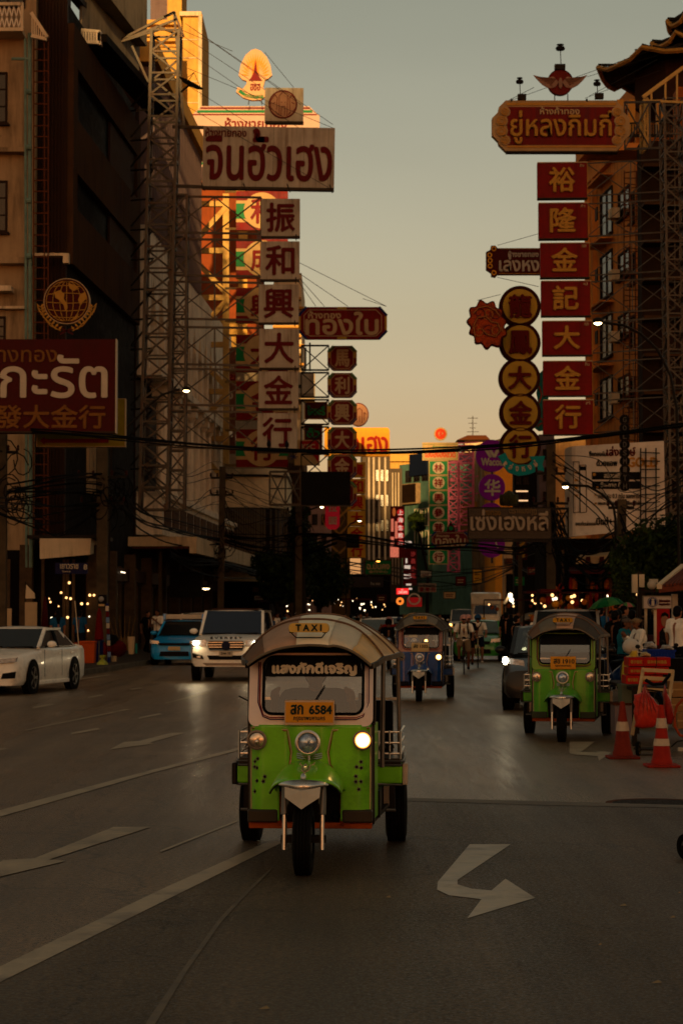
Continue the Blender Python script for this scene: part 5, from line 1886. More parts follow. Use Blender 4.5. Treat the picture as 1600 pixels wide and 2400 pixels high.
S.disc('bird_body', 1312, 196, 4.5, WG, 0, .09, n=14, ry=13)
S.ring('bird_ring', 1312, 193, 31, 1.2, SDRED, 0, .03)
for x in (1298, 1329):
 S.rect('leg', x, 220, x + 2, 236, STEELD, -.1, -.05)
for i, (x, y0_, yb_, lb) in enumerate(((1217, 180, 232, 'small dark floodlight on a stalk at the left of the long cloud-ended sign'), (1312, 102, 162, 'tallest dark floodlight above the winged emblem'), (1398, 185, 230, 'small dark floodlight on a stalk at the right of the long cloud-ended sign'))):
 t = thing('floodlight', lb, 'floodlight', P(x, yb_, 70), group='floodlights on the gold-shop sign')
 c = P(x, y0_ + 10, 70)
 k_ = 1.25 if i == 1 else 1
 MB().lathe([(.11 * k_, -.08), (.13 * k_, -.02), (.11 * k_, .03), (.05 * k_, .05), (.05 * k_, .08), (.10 * k_, .09), (.10 * k_, .11)], c, (0, 0, 1), 8).build('lamp_head', STEELD, t)
 MB().bar(c, P(x + 2, yb_, 70), .025).build('stalk', STEELD, t)
 b_ = P(x + 5 if i != 1 else x - 1, yb_ - 5, 70)
 MB().box(b_.x - .14 * k_, b_.x + .14 * k_, b_.y - .1, b_.y + .1, b_.z - .1, b_.z + .08).build('ballast_box', STEELD, t)

# ---- grey mesh sign, billboard, round letter sign
S = Sign('mesh_sign', 'grey slatted sign with silver Thai letters over the right lane', 1097, 1190, 1290, 1263, 66, mat('grey_mesh_board', (.07, .06, .05), .6, .2, var=.3, scale=8), .2, edge=STEELD)
for i in range(22):
 S.rect('slat', 1098, 1193 + i * 3.2, 1289, 1194.2 + i * 3.2, mat('grey_slat', (.16, .13, .105), .5, .3), 0, .03)
S.t('เซ่งเฮงหลี', 1102, 1196, 1282, 1243, mat('silver_raised_lettering', (.27, .24, .20), .4, .3), 1.1, dep=.09, o=.03)
S.t('ตราแมงกุฎ', 1192, 1193, 1256, 1208, _M['grey_slat'] if False else mat('dim_lettering', (.24, .17, .09), .5), .3, o=.03)
S.t('ห้างทอง', 1128, 1192, 1172, 1208, mat('dim_gold_lettering', (.24, .15, .05), .5), .3, o=.03)
mb = MB()
arm(mb, P(1290, 1192, 66.3), P(1330, 1192, 67), 70 * 66 / FPX, 1, .05)
mb.bar(P(1110, 1268, 66), P(1290, 1268, 66), .06)
mb.build('support_frame', STEELD, S.r, kind='stuff')
S = Sign('billboard', 'large white billboard with phone drawings and Thai text, rounded at its left end', 1345, 1040, 1560, 1253, 80, cat='billboard')
pts = [(1345, 0)]
k = S.k
mb = MB()
plan = [(1333, 1.6), (1332, .9), (1334, .35), (1340, .08), (1348, 0), (1560, 0)]
ytop_ = lambda x: 1046 - (x - 1333) * .06
ybot_ = lambda x: 1258 - (x - 1333) * .09
r0 = [S.pt(x, ybot_(x), -o) for x, o in plan]
r1 = [S.pt(x, ytop_(x), -o) for x, o in plan]
mb.loft([r0, r1], False)
o_ = mb.build('panel', mat('white_vinyl', (.70, .62, .53), .5, var=.12, scale=.8, dirt=(.3, .24, .18), dirta=.4), S.r)
sm = o_.modifiers.new('thickness', 'SOLIDIFY')
sm.thickness = .12
sm.offset = -1 
B_ = SBLK
S.t('ซื้อทองกับ', 1380, 1057, 1420, 1069, B_, .3)
S.t('เล่งหงษ์', 1421, 1046, 1488, 1068, LRED, .8)
S.t('ด้วยแอพ', 1397, 1076, 1445, 1092, B_, .6)
S.t('GOLD', 1470, 1072, 1540, 1094, GOLDT, 1.2)
S.rect('dark_band', 1386, 1106, 1500, 1124, B_, 0, .03)
S.t('สมัครฟรี', 1414, 1108, 1452, 1120, LWHITE, .3, o=.03)
S.rect('dark_band', 1386, 1128, 1500, 1146, B_, 0, .03)
S.t('ซื้อ-ขาย ขั้น', 1406, 1130, 1460, 1142, LWHITE, .3, o=.03)
S.t('ออมครบ 0.3 กรัม แลกการ์ด', 1400, 1156, 1500, 1168, B_, .2)
S.t('ออมสะดวก ปลอดภัย อยู่ที่ไหนก็ซื้อได้', 1400, 1174, 1500, 1186, B_, .2)
S.t('ออมกับเล่งหงษ์', 1347, 1222, 1394, 1232, B_, .2)
S.t('มีแต่+++', 1396, 1212, 1452, 1230, B_, .8)
for dx, y0_ in ((0, 1082), (16, 1090)):
 S.stroke('phone_outline', [[(1342 + dx, y0_), (1356 + dx, y0_), (1357 + dx, 1200), (1342 + dx, 1202), (1342 + dx, y0_)]], 1.4, B_, .02)
S.rect('phone_screen', 1359, 1093, 1372, 1102, B_, 0, .02)
for k_ in range(4):
 S.rect('phone_line', 1345, 1105 + k_ * 18, 1353, 1110 + k_ * 18, GOLDT, 0, .02)
for x, y in ((1391, 1112), (1398, 1142), (1394, 1160), (1394, 1180)):
 S.disc('gold_dot', x, y, 4 if y < 1120 else 2.5, GOLDT, .03, .06, n=12)
mb = MB()
for x in (1500, 1512, 1536):
 mb.bar(P(x, 1050, 79.8), P(x, 1250, 79.8), .05)
for i in range(10):
 mb.bar(P(1500, 1060 + i * 20, 79.8), P(1545, 1062 + i * 19, 79.8), .04)
mb.build('ladder', STEELD, S.r, kind='stuff')
for i, ch in enumerate('GOLDSMITH'):
 y = 983 + i * 19.6
 if i == 0:
  root_ = thing('round_letter_sign', 'vertical string of small round black discs spelling GOLDSMITH before the billboard', 'sign', P(1463, 1155, 62))
  RS = Sign.__new__(Sign)
  RS.cx, RS.cy, RS.k, RS.C, RS.ux, RS.uz, RS.n, RS.r, RS.d = 1463, 1065, 62 / FPX, P(1463, 1065, 62), V((1, 0, 0)), V((0, 0, 1)), V((0, -1, 0)), root_, 62
 RS.disc('letter_disc', 1463, y, 12, SBLK, -.1, 0, n=20)
 RS.ring('disc_rim', 1463, y, 12, 1.3, STEELD, 0, .03, n=20)
 RS.t(ch, 1463 - 4, y - 6, 1463 + 4, y + 6, mat('dim_grey_lettering', (.15, .13, .11), .5), .3)
S = Sign('hanging_red_banner', 'dark red hanging banner with yellow characters under the grey mesh sign', 1209, 1268, 1235, 1312, 120, SDRED, .1)
S.t('黃', 1216, 1270, 1230, 1287, SGYEL, .6)
S.t('金', 1216, 1290, 1230, 1306, SGYEL, .6)
S = Sign('street_name_sign', 'blue street-name sign reading เยาวราช 8 under the corner canopy', 130, 1319, 206, 1345, 70, mat('dark_blue_enamel', (.008, .018, .09), .35), .04)
S.t('เยาวราช', 142, 1322, 184, 1333, LWHITE, .3)
S.t('8', 197, 1323, 205, 1335, LWHITE, .3)
S.t('Yaowarat', 146, 1337, 166, 1341, LWHITE, 0)
S = Sign('hidden_board', 'black shop board with faint letters under the left canopy before the pole', 398, 1340, 476, 1400, 95, SBLK, .2)
S.t('สินค้า ทอง', 420, 1374, 466, 1386, mat('very_dim_lettering', (.03, .028, .02), .5), .2)
S = Sign('shop_letters', 'dim gold letters on the dark fascia beyond the leaning pole', 586, 1372, 625, 1392, 127, SBLK, .1)
S.t('ฮะเฮง', 592, 1376, 618, 1388, LDGOLD, .3)
S = Sign('dark_lit_sign', 'small dark box sign hanging before the yellow 金 box', 811, 1252, 842, 1284, 100, SBLK, .4)
S = Sign('dark_banner', 'dark red board low behind the cables left of the screen board', 690, 1295, 735, 1322, 130, SDRED, .1)
S.t('林芳', 712, 1302, 730, 1312, SRED, .3)

FB = [(884, 1394, 905, 1412, 120, 'dark_red', SDRED, 'small dark red board low over the far left pavement'), (1040, 1388, 1066, 1402, 170, 'tan', SCREAM, 'small cream board above the pickup truck'), (1068, 1352, 1090, 1372, 160, 'red', SRED, 'red board beneath the purple shophouse awning'), (1108, 1335, 1128, 1366, 150, 'yel', SYEL, 'upright yellow board left of the lower purple disc'), (985, 1338, 1010, 1352, 190, 'w', SWHITE, 'pale board between the green column and the medicine sign'), (1236, 1330, 1262, 1346, 120, 'r', SRED, 'red board on the pale wall behind the grey mesh sign'), (1262, 1352, 1300, 1364, 100, 'w', SWHITE, 'narrow pale board on the dark shops right of the mesh sign'), (1205, 1352, 1228, 1372, 130, 'g', SGREEN, 'green board low on the pale wall'), (640, 1372, 668, 1386, 126, 'r', SRED, 'red board half hidden in the left street tree'), (596, 1396, 622, 1406, 124, 'w', LWHITE, 'short white board under the curved cream building')]
for a, b, c_, d_, dd_, k_, m_, lb in FB:
 S = Sign('shop_board', lb, a, b, c_, d_, dd_, m_, .15, edge=STEELD, cat='shop sign')
 S.stroke('lettering', [[(a + 3, b + (d_ - b) * f), (c_ - 3 - f * 4, b + (d_ - b) * f)] for f in ((.35, .65) if d_ - b > 13 else (.5,))], 2, LCREAM if m_ in (SRED, SDRED, SGREEN) else LRED, .02)
# ================================================================ vehicles
RUBBER = mat('tyre_rubber', (.016, .015, .013), .75, var=.3, scale=8)
CHROME = mat('worn_chrome', (.74, .70, .64), .30, 1, var=.15, spec=.5)
CHROMED = mat('dull_chrome', (.24, .21, .18), .42, .9, var=.3, spec=.5)
GUNM = mat('dark_metal_trim', (.05, .042, .035), .4, .5, var=.2)
SEATB = mat('black_vinyl', (.012, .011, .010), .45, var=.2)
TRED = mat('tail_red', (.35, .02, .015), .3, var=0)
ORAIL = mat('orange_painted_rail', (.48, .13, .02), .5, var=.3, dirt=(.1, .04, .02), dirta=.6)
CREAMP = mat('cream_pinstripe', (.62, .50, .30), .4, var=.1)
REDP = mat('red_pinstripe', (.35, .04, .03), .4, var=.1)
LENS = mat('headlamp_lens', (.34, .42, .52), .16, .6, var=.7, scale=22, spec=.8)
REFL = mat('reflector_bowl', (.55, .48, .40), .2, .9, var=.3, scale=20, spec=.6)
WGLASS = glass_mat('windscreen_glass', (.92, .93, .88), .85, refl=.035)
DGLASS = glass_mat('tinted_car_glass', (.35, .38, .42), .35)

def carpaint(name, col, coat=.8, rough=.35, metal=0, var=.06):
 return mat(name, col, rough, metal, var=var, scale=1.5, coat=coat * 1.6, dirt=tuple(c * .4 + .015 for c in col), dirta=.6, ds=6)

def lampmat(name, col, e):
 return mat(name, (.8, .7, .5), .4, var=0, emit=e, ecol=col)

def wheel_mesh(r, wd, rim_r, n=28, tread=True):
 hw = wd / 2
 prof = [(rim_r, -hw * .8), (rim_r + .01, -hw), (r - .05, -hw), (r - .012, -hw * .82)]
 if tread:
  for k in range(5):
   x = -hw * .7 + k * hw * .35
   prof += [(r, x - hw * .13), (r, x + hw * .13), (r - .008, x + hw * .15), (r - .008, x + hw * .2)]
 prof += [(r - .012, hw * .82), (r - .05, hw), (rim_r + .01, hw), (rim_r, hw * .8)]
 return prof

def add_wheel(root, c, r, wd, rim_r, spokes=0, name='wheel', rimm=None):
 mb = MB()
 mb.lathe([(p[0], p[1]) for p in wheel_mesh(r, wd, rim_r)], c, (1, 0, 0), 30, True)
 o = mb.build(name, RUBBER, root, smooth=30)
 q = MB()
 sg = 1
 if spokes:
  for s_ in (-1, 1):
   cc = V(c) + V((s_ * wd * .42, 0, 0))
   q.lathe([(.05, -.02), (.05, .02)], cc, (1, 0, 0), 10)
   for k in range(spokes):
    a = math.pi * 2 * k / spokes
    for da in (-.09, .09):
     q.bar(cc + V((0, .04 * math.cos(a), .04 * math.sin(a))), cc + V((0, rim_r * math.cos(a + da), rim_r * math.sin(a + da))), .03, .02)
   q.lathe([(rim_r, -.01), (rim_r - .025, 0), (rim_r, .01)], cc, (1, 0, 0), 24, True)
  q.lathe([(rim_r, -wd * .3), (rim_r, wd * .3)], c, (1, 0, 0), 20, True)
  MB().lathe([(rim_r - .01, -.005), (rim_r - .01, .005)], c, (1, 0, 0), 20).build('brake_disc', DARKIN, o)
 else:
  q.lathe([(rim_r + .005, -wd * .38), (rim_r * .9, -wd * .3), (rim_r * .3, -wd * .2), (rim_r * .28, -wd * .4), (.001, -wd * .42)], c, (1, 0, 0), 18)
  q.lathe([(rim_r + .005, wd * .38), (rim_r * .9, wd * .3), (rim_r * .3, wd * .2), (rim_r * .28, wd * .4), (.001, wd * .42)], c, (1, 0, 0), 18)
 q.build('rim', rimm or CHROMED, o, smooth=30)
 return o

def rrect(x0, x1, z0, z1, r, n=5, top=None):
 """rounded rectangle outline in x,z going round counter-clockwise"""
 pts = []
 rt = top or r
 for (cx_, cz, a0, q) in ((x1 - r, z0 + r, -90, r), (x1 - rt, z1 - rt, 0, rt), (x0 + rt, z1 - rt, 90, rt), (x0 + r, z0 + r, 180, r)):
  for i in range(n + 1):
   a = R(a0 + 90 * i / n)
   pts.append((cx_ + q * math.cos(a), cz + q * math.sin(a)))
 return pts

def make_tuk(label, loc, rz, body, frame_m, side_m, plate, plate_m, plate_frame, sign_m, canvas, visor=None, lit='right', city=True, group='three-wheeled taxis', bullet=False, visorm=None, tip=None):
 t = thing('three_wheeled_taxi', label, 'three-wheeler', loc, rz, group, world=False)

 def yf(x, z=.6):       # front surface of the cab
  ax = abs(x)
  y = .56
  if ax > .33:
   y += ((ax - .33) / .10) ** 2 * .10
  if ax < .155 and z > .60:
   y -= .045 * (1 - (ax / .155) ** 4)
  return y + (z - .3) * .02
 mb = MB()
 nx, nz = 56, 36
 idx = {}
 for j in range(nz + 1):
  for i in range(nx + 1):
   x = -.428 + .856 * i / nx
   z = .30 + .665 * j / nz
   idx[(i, j)] = len(mb.v)
   mb.v.append((x, yf(x, z), z))
 for j in range(nz):
  for i in range(nx):
   x = -.428 + .856 * (i + .5) / nx
   z = .30 + .665 * (j + .5) / nz
   if abs(x + .0) < .215 and (z < .50 or ((x / .215) ** 2 + ((z - .50) / .13) ** 2) < 1):
    continue
   mb.f.append((idx[(i, j)], idx[(i + 1, j)], idx[(i + 1, j + 1)], idx[(i, j + 1)]))
 o = mb.build('front_panel', body, t, smooth=50)
 so = o.modifiers.new('thick', 'SOLIDIFY')
 so.thickness = .015
 for sg in (-1, 1):
  mb = MB()
  mb.hexa([(sg * .425, .70, .30), (sg * .440, .70, .30), (sg * .455, 1.0, .30), (sg * .440, 1.0, .30), (sg * .425, .70, .965), (sg * .440, .70, .965), (sg * .455, 1.0, .965), (sg * .440, 1.0, .965)])
  mb.build('side_panel', body, t)
  mb = MB()
  mb.box(min(sg * .43, sg * .445), max(sg * .43, sg * .445), .66, .72, .27, .97)
  mb.build('corner_strip', GUNM, t)
  mb = MB()
  a, b = sorted((sg * .225, sg * .435))
  mb.box(a, b, .545, .62, .288, .378)
  mb.build('lower_skirt', side_m, t, bevel=.012)
  mb = MB()   # pinstripe trim outline
  if sg < 0:
   path = [(-.40, .945), (-.155, .93), (-.14, .86), (-.125, .78), (-.135, .70), (-.16, .66)]
  else:
   path = [(.40, .945), (.155, .93), (.14, .86), (.125, .78), (.135, .70), (.16, .66)]
  pts = [V((x, yf(x, z) - .004, z)) for x, z in path]
  mb.tube(pts, .0055, 5)
  lo = [(sg * .24, .362), (sg * .33, .372), (sg * .415, .372), (sg * .418, .60), (sg * .418, .945), (sg * .40, .945)]
  mb.tube([V((x, yf(x, z) - .004, z)) for x, z in lo], .005, 5)
  mb.build('pinstripe', CREAMP, t)
  mb = MB()
  mb.tube([p + V((sg * .009, 0, -.008)) for p in pts], .003, 4)
  mb.build('red_pinstripe', REDP, t)
  MB().tube([p + V((-sg * .014, .002, .0)) for p in pts[1:]], .0055, 5).build('panel_seam', SEATB, t)
  MB().tube([(sg * .428, .655, .36), (sg * .428, .655, .95)], .006, 6).build('edge_bead', CHROMED, t)
  MB().bar((sg * .435, .70, .96), (sg * .44, .76, 1.40), .03, .03).build('roof_pole', GUNM, t)
  MB().tube([(sg * .475, 1.25, .62), (sg * .485, 1.25, 1.44)], .017, 8).build('roof_pole', CHROMED if sg > 0 else body, t, smooth=True)
  MB().tube([(sg * .575, 2.15, .60), (sg * .565, 2.1, 1.44)], .016, 8).build('roof_pole', CHROMED, t, smooth=True)
  a, b = sorted((sg * .40, sg * .615))
  MB().box(a, b, 1.50, 2.42, .48, .62).build('rear_fender', body, t, bevel=.015)
  mb = MB()
  for z in (.472, .615, .645):
   mb.tube([(sg * .40, 1.495, z), (sg * .60, 1.495, z), (sg * .62, 1.52, z), (sg * .62, 2.4, z)], .009, 6)
  mb.build('fender_trim', CHROMED, t, smooth=True)
  MB().box(*sorted((sg * .40, sg * .60)), 1.53, 2.4, .62, .665).build('fender_cap', side_m, t)
  mb = MB()
  for z in (.70, .78, .86):
   mb.tube([(sg * .43, 1.52, z), (sg * .60, 1.52, z), (sg * .605, 2.3, z)], .008, 6)
  for x in (.44, .52, .60):
   mb.tube([(sg * x, 1.52, .66), (sg * x, 1.52, .87)], .008, 6)
  mb.build('side_rail', CHROME, t, smooth=True)
  mb = MB()
  for cx_ in (.465, .53):
   mb.tube([(sg * (cx_ + .022 * math.cos(a_)), 1.515, .74 + .03 * math.sin(a_)) for a_ in [i * .5 for i in range(11)]], .005, 5)
  mb.build('rail_scroll', GUNM, t)
  MB().box(*sorted((sg * .615, sg * .655)), 1.50, 1.62, .47, .63).build('side_lamp', mat('pale_side_lamp', (.6, .5, .4), .3, var=.3, scale=9) if sg > 0 else GUNM, t, bevel=.01)
  mb = MB()
  mb.box(*sorted((sg * .40, sg * .47)), 1.0, 1.45, .28, .47)
  mb.box(*sorted((sg * .45, sg * .56)), 1.46, 1.52, .30, .47)
  mb.bar((sg * .40, .9, .25), (sg * .54, 1.6, .36), .03)
  mb.build('underframe', STEELD, t)
  mb = MB()
  mb.bar((sg * .50, 1.42, .33), (sg * .50, 1.42, .47), .04)
  mb.tube([(sg * .41, 1.35, .30), (sg * .57, 1.35, .30)], .012, 6)
  mb.build('step', CHROMED, t)
  add_wheel(t, (sg * .555, 2.0, .25), .25, .155, .15)
  MB().box(*sorted((sg * .48, sg * .62)), 2.3, 2.31, .15, .47).build('mudflap', RUBBER, t)
  mb = MB()
  mb.tube([(sg * .44, .72, 1.12), (sg * .51, .68, 1.16)], .006, 5)
  if sg < 0:
   mb.build('mirror_arm', GUNM, t)
 MB().box(-.43, .43, .60, .66, .242, .285).build('front_rail', ORAIL, t, bevel=.008)
 for sg in (-1, 1):
  MB().box(*sorted((sg * .205, sg * .235)), .60, .64, .258, .50).build('rail_post', ORAIL, t)
 MB().box(-.43, .43, .66, 2.4, .25, .30).build('floor', DARKIN, t)
 MB().box(-.40, .40, .95, 1.0, .30, .62).build('inner_bulkhead', DARKIN, t)
 rings = []
 for i in range(13):
  s_ = i / 12
  y = .56 - .62 * s_
  zt = .722 - .105 * s_ ** 2.2 - .005
  if s_ < .2:
   zt = .705 + .012 * s_ / .2
  wd = .205 + .035 * math.sin(math.pi * min(1, s_ * .9 + .25))
  wd = .238
  drop = .20 - .115 * s_ ** 1.3
  pw = 2.8 + 2.6 * s_
  rings.append([(wd * k / 10, y + .20 * s_ * abs(k / 10) ** 2.4, zt - drop * abs(k / 10) ** pw) for k in range(-10, 11)])
 o = MB().loft(rings, False).build('front_fender', body, t, smooth=60)
 so = o.modifiers.new('thick', 'SOLIDIFY')
 so.thickness = .012
 last = rings[-1]
 mb = MB()
 mb.tube([V(p) + V((0, -.004, 0)) for p in last], .006, 5)
 mb.build('fender_bead', GUNM, t)
 mb = MB()
 lipt, lipb = [], []
 for k in range(-7, 8):
  x, y, z = last[k + 10]
  f = 1 - abs(k / 7) ** 2
  lipt.append((x, y - .015 - .02 * f, z + .024 * f + .004))
  lipb.append((x, y - .03 - .04 * f, z - .026 * f - .004))
 mb.loft([lipb, lipt], False)
 o = mb.build('chrome_lip', CHROME, t, smooth=60)
 so = o.modifiers.new('thick', 'SOLIDIFY')
 so.thickness = .012
 mb = MB()
 for sg in (-1, 1):
  pts = []
  for i in range(4, 13):
   s_ = i / 12
   k = sg * (1.0 - 0.09 * i) * 3.2 if i < 9 else sg * .35
   kk = k + 10
   a = rings[i][int(max(0, min(20, round(kk))))]
   pts.append(V(a) + V((0, -.01, .010)))
  mb.tube(pts, .006, 5)
 mb.build('fender_stripe', CREAMP, t)
 mb = MB()
 mb.ball((0, .16, .70), (.016, .10, .028), 8, 6)
 mb.ball((0, -.03, .645), (.02, .03, .035), 8, 6)
 mb.build('fender_ornament', CHROME, t, smooth=True)
 mb = MB()
 mb.add([(-.12, -.075, .59), (.12, -.075, .59), (.115, -.12, .525), (0, -.20, .455), (-.115, -.12, .525), (0, -.16, .57)], [(0, 4, 5), (0, 5, 1), (1, 5, 2), (4, 3, 5), (3, 2, 5)])
 o = mb.build('wheel_guard', mat('pale_grey_guard', (.66, .60, .50), .5, var=.15, dirt=(.15, .12, .09)), t)
 so = o.modifiers.new('thick', 'SOLIDIFY')
 so.thickness = .01
 for sg in (-1, 1):
  MB().tube([(sg * .125, .06, .63), (sg * .125, -.01, .40)], .026, 10).build('fork_tube', CHROMED, t, smooth=True)
  mb = MB().tube([(sg * .125, -.01, .40), (sg * .125, -.03, .17)], .016, 10)
  mb.build('fork_leg', CHROME, t, smooth=True)
 MB().bar((-.15, 0, .24), (.15, 0, .24), .05).build('axle', STEELD, t)
 MB().box(-.215, .215, .60, .64, .30, .66).build('wheel_well', DARKIN, t)
 add_wheel(t, (0, 0, .24), .24, .125, .14)
 outer = rrect(-.435, .435, .955, 1.47, .05, top=.11)
 inner = rrect(-.335, .375, 1.035, 1.445, .06, top=.075)

 def wy(z):
  return .56 + (z - .96) * .22
 mb = MB()
 n = len(outer)
 ro = [(x, wy(z) + max(0, abs(x) - .33) * .45, z) for x, z in outer]
 ri = [(x, wy(z) - .004, z) for x, z in inner]
 ri2 = [(x, wy(z) + .03, z) for x, z in inner]
 ro2 = [(x, wy(z) + .04 + max(0, abs(x) - .33) * .45, z) for x, z in outer]
 mb.loft([ro, ri, ri2, ro2], True, close=True)
 mb.build('windscreen_frame', frame_m, t, smooth=50)
 mb = MB()
 mb.tube([(x, wy(z) - .012, z) for x, z in rrect(-.328, .368, 1.042, 1.438, .06, top=.075)], .011, 6, close=True)
 mb.build('gasket', SEATB, t, smooth=True)
 for dx, m_ in ((.020, REDP), (.032, mat('violet_pinstripe', (.16, .07, .16), .4))):
  pth = [p for p in rrect(-.335 - dx, .375 + dx, 1.035 - dx, 1.46, .07) if p[1] < 1.42]
  MB().tube([(x, wy(z) - .001 + max(0, abs(x) - .36) * .4, z) for x, z in pth[:6][::1]] if False else [(x, wy(z) - .004 + max(0, abs(x) - .35) * .45, z) for x, z in [(-.335 - dx, 1.40), (-.335 - dx, 1.12), (-.33, 1.035 - dx + .02), (-.28, 1.035 - dx), (.32, 1.035 - dx), (.37, 1.035 - dx + .02), (.375 + dx, 1.12), (.375 + dx, 1.40)]], .004, 4).build('frame_stripe', m_, t)
 gl = [(x, wy(z) + .008, z) for x, z in rrect(-.33, .37, 1.04, 1.44, .06, top=.07)]
 MB().add(gl, [tuple(range(len(gl)))]).build('windscreen', WGLASS, t)
 MB().hexa([(-.325, wy(1.30) + .002, 1.30), (.365, wy(1.30) + .002, 1.30), (.365, wy(1.30) + .006, 1.30), (-.325, wy(1.30) + .006, 1.30), (-.30, wy(1.44) + .002, 1.44), (.34, wy(1.44) + .002, 1.44), (.34, wy(1.44) + .006, 1.44), (-.30, wy(1.44) + .006, 1.44)]).build('sun_strip', SEATB, t)
 up = V((0, .22, 1)).normalized()
 if visor:
  txt(visor, t, mat('bright_white_print', (.75, .68, .55), .5, var=0), (.025, wy(1.352) - .004, 1.352), (1, 0, 0), up, .585, .088, .004, .006)
 MB().tube([(-.02, wy(1.05) - .02, 1.05), (.10, wy(1.25) - .02, 1.24)], .004, 5).build('wiper', SEATB, t)
 MB().box(-.40, .40, .62, .74, .93, .985).build('dashboard', DARKIN, t)
 MB().box(-.30, .30, .67, .70, 1.44, 1.54).build('front_header', DARKIN, t)
 mb = MB()
 mb.tube([(-.30, .95, 1.06), (-.2, .86, 1.04), (.2, .86, 1.04), (.30, .95, 1.06)], .012, 6)
 mb.bar((0, .86, 1.04), (0, .6, .7), .03)
 mb.build('handlebar', GUNM, t)
 MB().box(-.10, -.01, .615, .62, 1.055, 1.09).build('dash_sticker', mat('pale_sticker', (.5, .45, .42), .5), t)
 MB().box(-.24, .24, 1.22, 1.30, .60, 1.05).build('driver_seat_back', SEATB, t, bevel=.02)
 MB().box(-.24, .24, .98, 1.24, .52, .62).build('driver_seat', SEATB, t, bevel=.02)
 mb = MB()
 mb.box(-.52, .52, 2.28, 2.36, .62, 1.06)
 mb.build('rear_backrest', SEATB, t, bevel=.02)
 MB().box(-.42, .42, 1.85, 2.28, .55, .66).build('rear_seat', SEATB, t, bevel=.02)
 mb = MB()
 mb.bar((-.56, 2.3, 1.075), (.56, 2.3, 1.075), .02)
 mb.build('backrest_rail', CHROME, t)
 MB().box(.30, .37, 1.26, 1.30, .98, 1.16).build('side_pad', SEATB, t, bevel=.01)
 st = [(.42, .430, 1.40, 1.53), (.48, .44, 1.405, 1.57), (.62, .465, 1.41, 1.63), (.85, .50, 1.42, 1.70), (1.15, .53, 1.43, 1.725), (1.6, .555, 1.44, 1.73), (2.1, .575, 1.44, 1.72), (2.5, .585, 1.43, 1.69), (2.6, .58, 1.42, 1.60)]

 def arch(i, f, off=0):
  y, wd, ze, zp = st[i]
  x = wd * f
  z = ze + (zp - ze) * (1 - abs(f) ** 2.5)
  rip = .018 * math.sin(y * 13 + f * 4) * (1 if f > .35 else .2)
  if i == 0:
   z -= .015 * abs(f)
  return (x * (1 - off * .3), y + (0.06 * abs(f) ** 2 if i < 2 else 0), z + rip - off)
 cuts = (-1, -.72, -.2, .32, .70, 1)
 tones = canvas
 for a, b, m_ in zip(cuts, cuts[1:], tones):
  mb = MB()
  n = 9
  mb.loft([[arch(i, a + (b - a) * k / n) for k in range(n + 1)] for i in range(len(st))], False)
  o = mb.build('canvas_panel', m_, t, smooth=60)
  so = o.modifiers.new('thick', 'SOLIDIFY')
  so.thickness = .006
 mb = MB()
 mb.loft([[arch(i, -1 + 2 * k / 30, .03) for k in range(31)] for i in range(len(st))], False)
 mb.build('roof_lining', SEATB, t)
 mb = MB()
 mb.tube([V(arch(0, -1 + 2 * k / 30)) + V((0, -.004, -.004)) for k in range(31)], .009, 5)
 mb.build('canopy_hem', CREAM2 if False else mat('pale_hem', (.26, .22, .17), .6), t)
 for i in (3, 5, 7):
  MB().tube([V(arch(i, -1 + 2 * k / 24)) + V((0, 0, .006)) for k in range(25)], .008, 5).build('canopy_seam', tones[0], t)
 if True:  # roof fringe on the right
  for sg in (-1, 1):
   mb = MB()
   for i in range(len(st) - 1):
    mb.bar(V(arch(i, sg)) + V((sg * .004, 0, -.01)), V(arch(i + 1, sg)) + V((sg * .004, 0, -.01)), .02, .035)
   mb.build('roof_side_rail', GUNM, t)
 mb = MB()
 sg_ = rrect(-.135, .145, 1.612, 1.675, .02, top=.028)
 mb.loft([[(x * .96, .37, z) for x, z in sg_], [(x, .39, z) for x, z in sg_], [(x, .44, z) for x, z in sg_], [(x * .94, .46, z) for x, z in sg_]], True, True, True)
 mb.build('taxi_sign', sign_m, t, smooth=30)
 txt('T A X I', t, mat('dark_green_print', (.03, .06, .05), .5), (.005, .366, 1.644), (1, 0, 0), (0, 0, 1), .175, .042, .003, .0028)
 mb = MB()
 for sx_ in (-1, 1):
  mb.tube([(sx_ * .12, .41, 1.61), (sx_ * .09, .45, 1.575)], .004, 5)
  mb.tube([(sx_ * .13 + .0, .40, 1.612), (sx_ * .10, .40, 1.612)], .006, 5)
 mb.tube([(-.09, .45, 1.575), (.09, .45, 1.575)], .004, 5)
 mb.build('sign_wire', STEELD, t)
 py_ = .50
 MB().hexa([(-.175, py_, .965), (.175, py_, .965), (.175, py_ + .015, .965), (-.175, py_ + .015, .965), (-.175, py_ + .03, 1.14), (.175, py_ + .03, 1.14), (.175, py_ + .045, 1.14), (-.175, py_ + .045, 1.14)]).build('plate_frame', plate_frame, t, bevel=.008)
 MB().hexa([(-.165, py_ - .002, .985), (.165, py_ - .002, .985), (.165, py_ + .01, .985), (-.165, py_ + .01, .985), (-.165, py_ + .022, 1.125), (.165, py_ + .022, 1.125), (.165, py_ + .034, 1.125), (-.165, py_ + .034, 1.125)]).build('plate', plate_m, t)
 pu = V((0, .171, 1)).normalized()
 pg = mat('dark_green_print', (.03, .06, .05))
 txt(plate[0], t, pg, (-.087, py_ + .010, 1.075), (1, 0, 0), pu, .085, .066, .003, .0028)
 txt(plate[1], t, pg, (.077, py_ + .010, 1.073), (1, 0, 0), pu, .155, .058, .003, .0030)
 if city:
  txt('กรุงเทพมหานคร', t, pg, (0, py_ + .002, 1.008), (1, 0, 0), pu, .22, .034, .003, .0008)
 mb = MB()
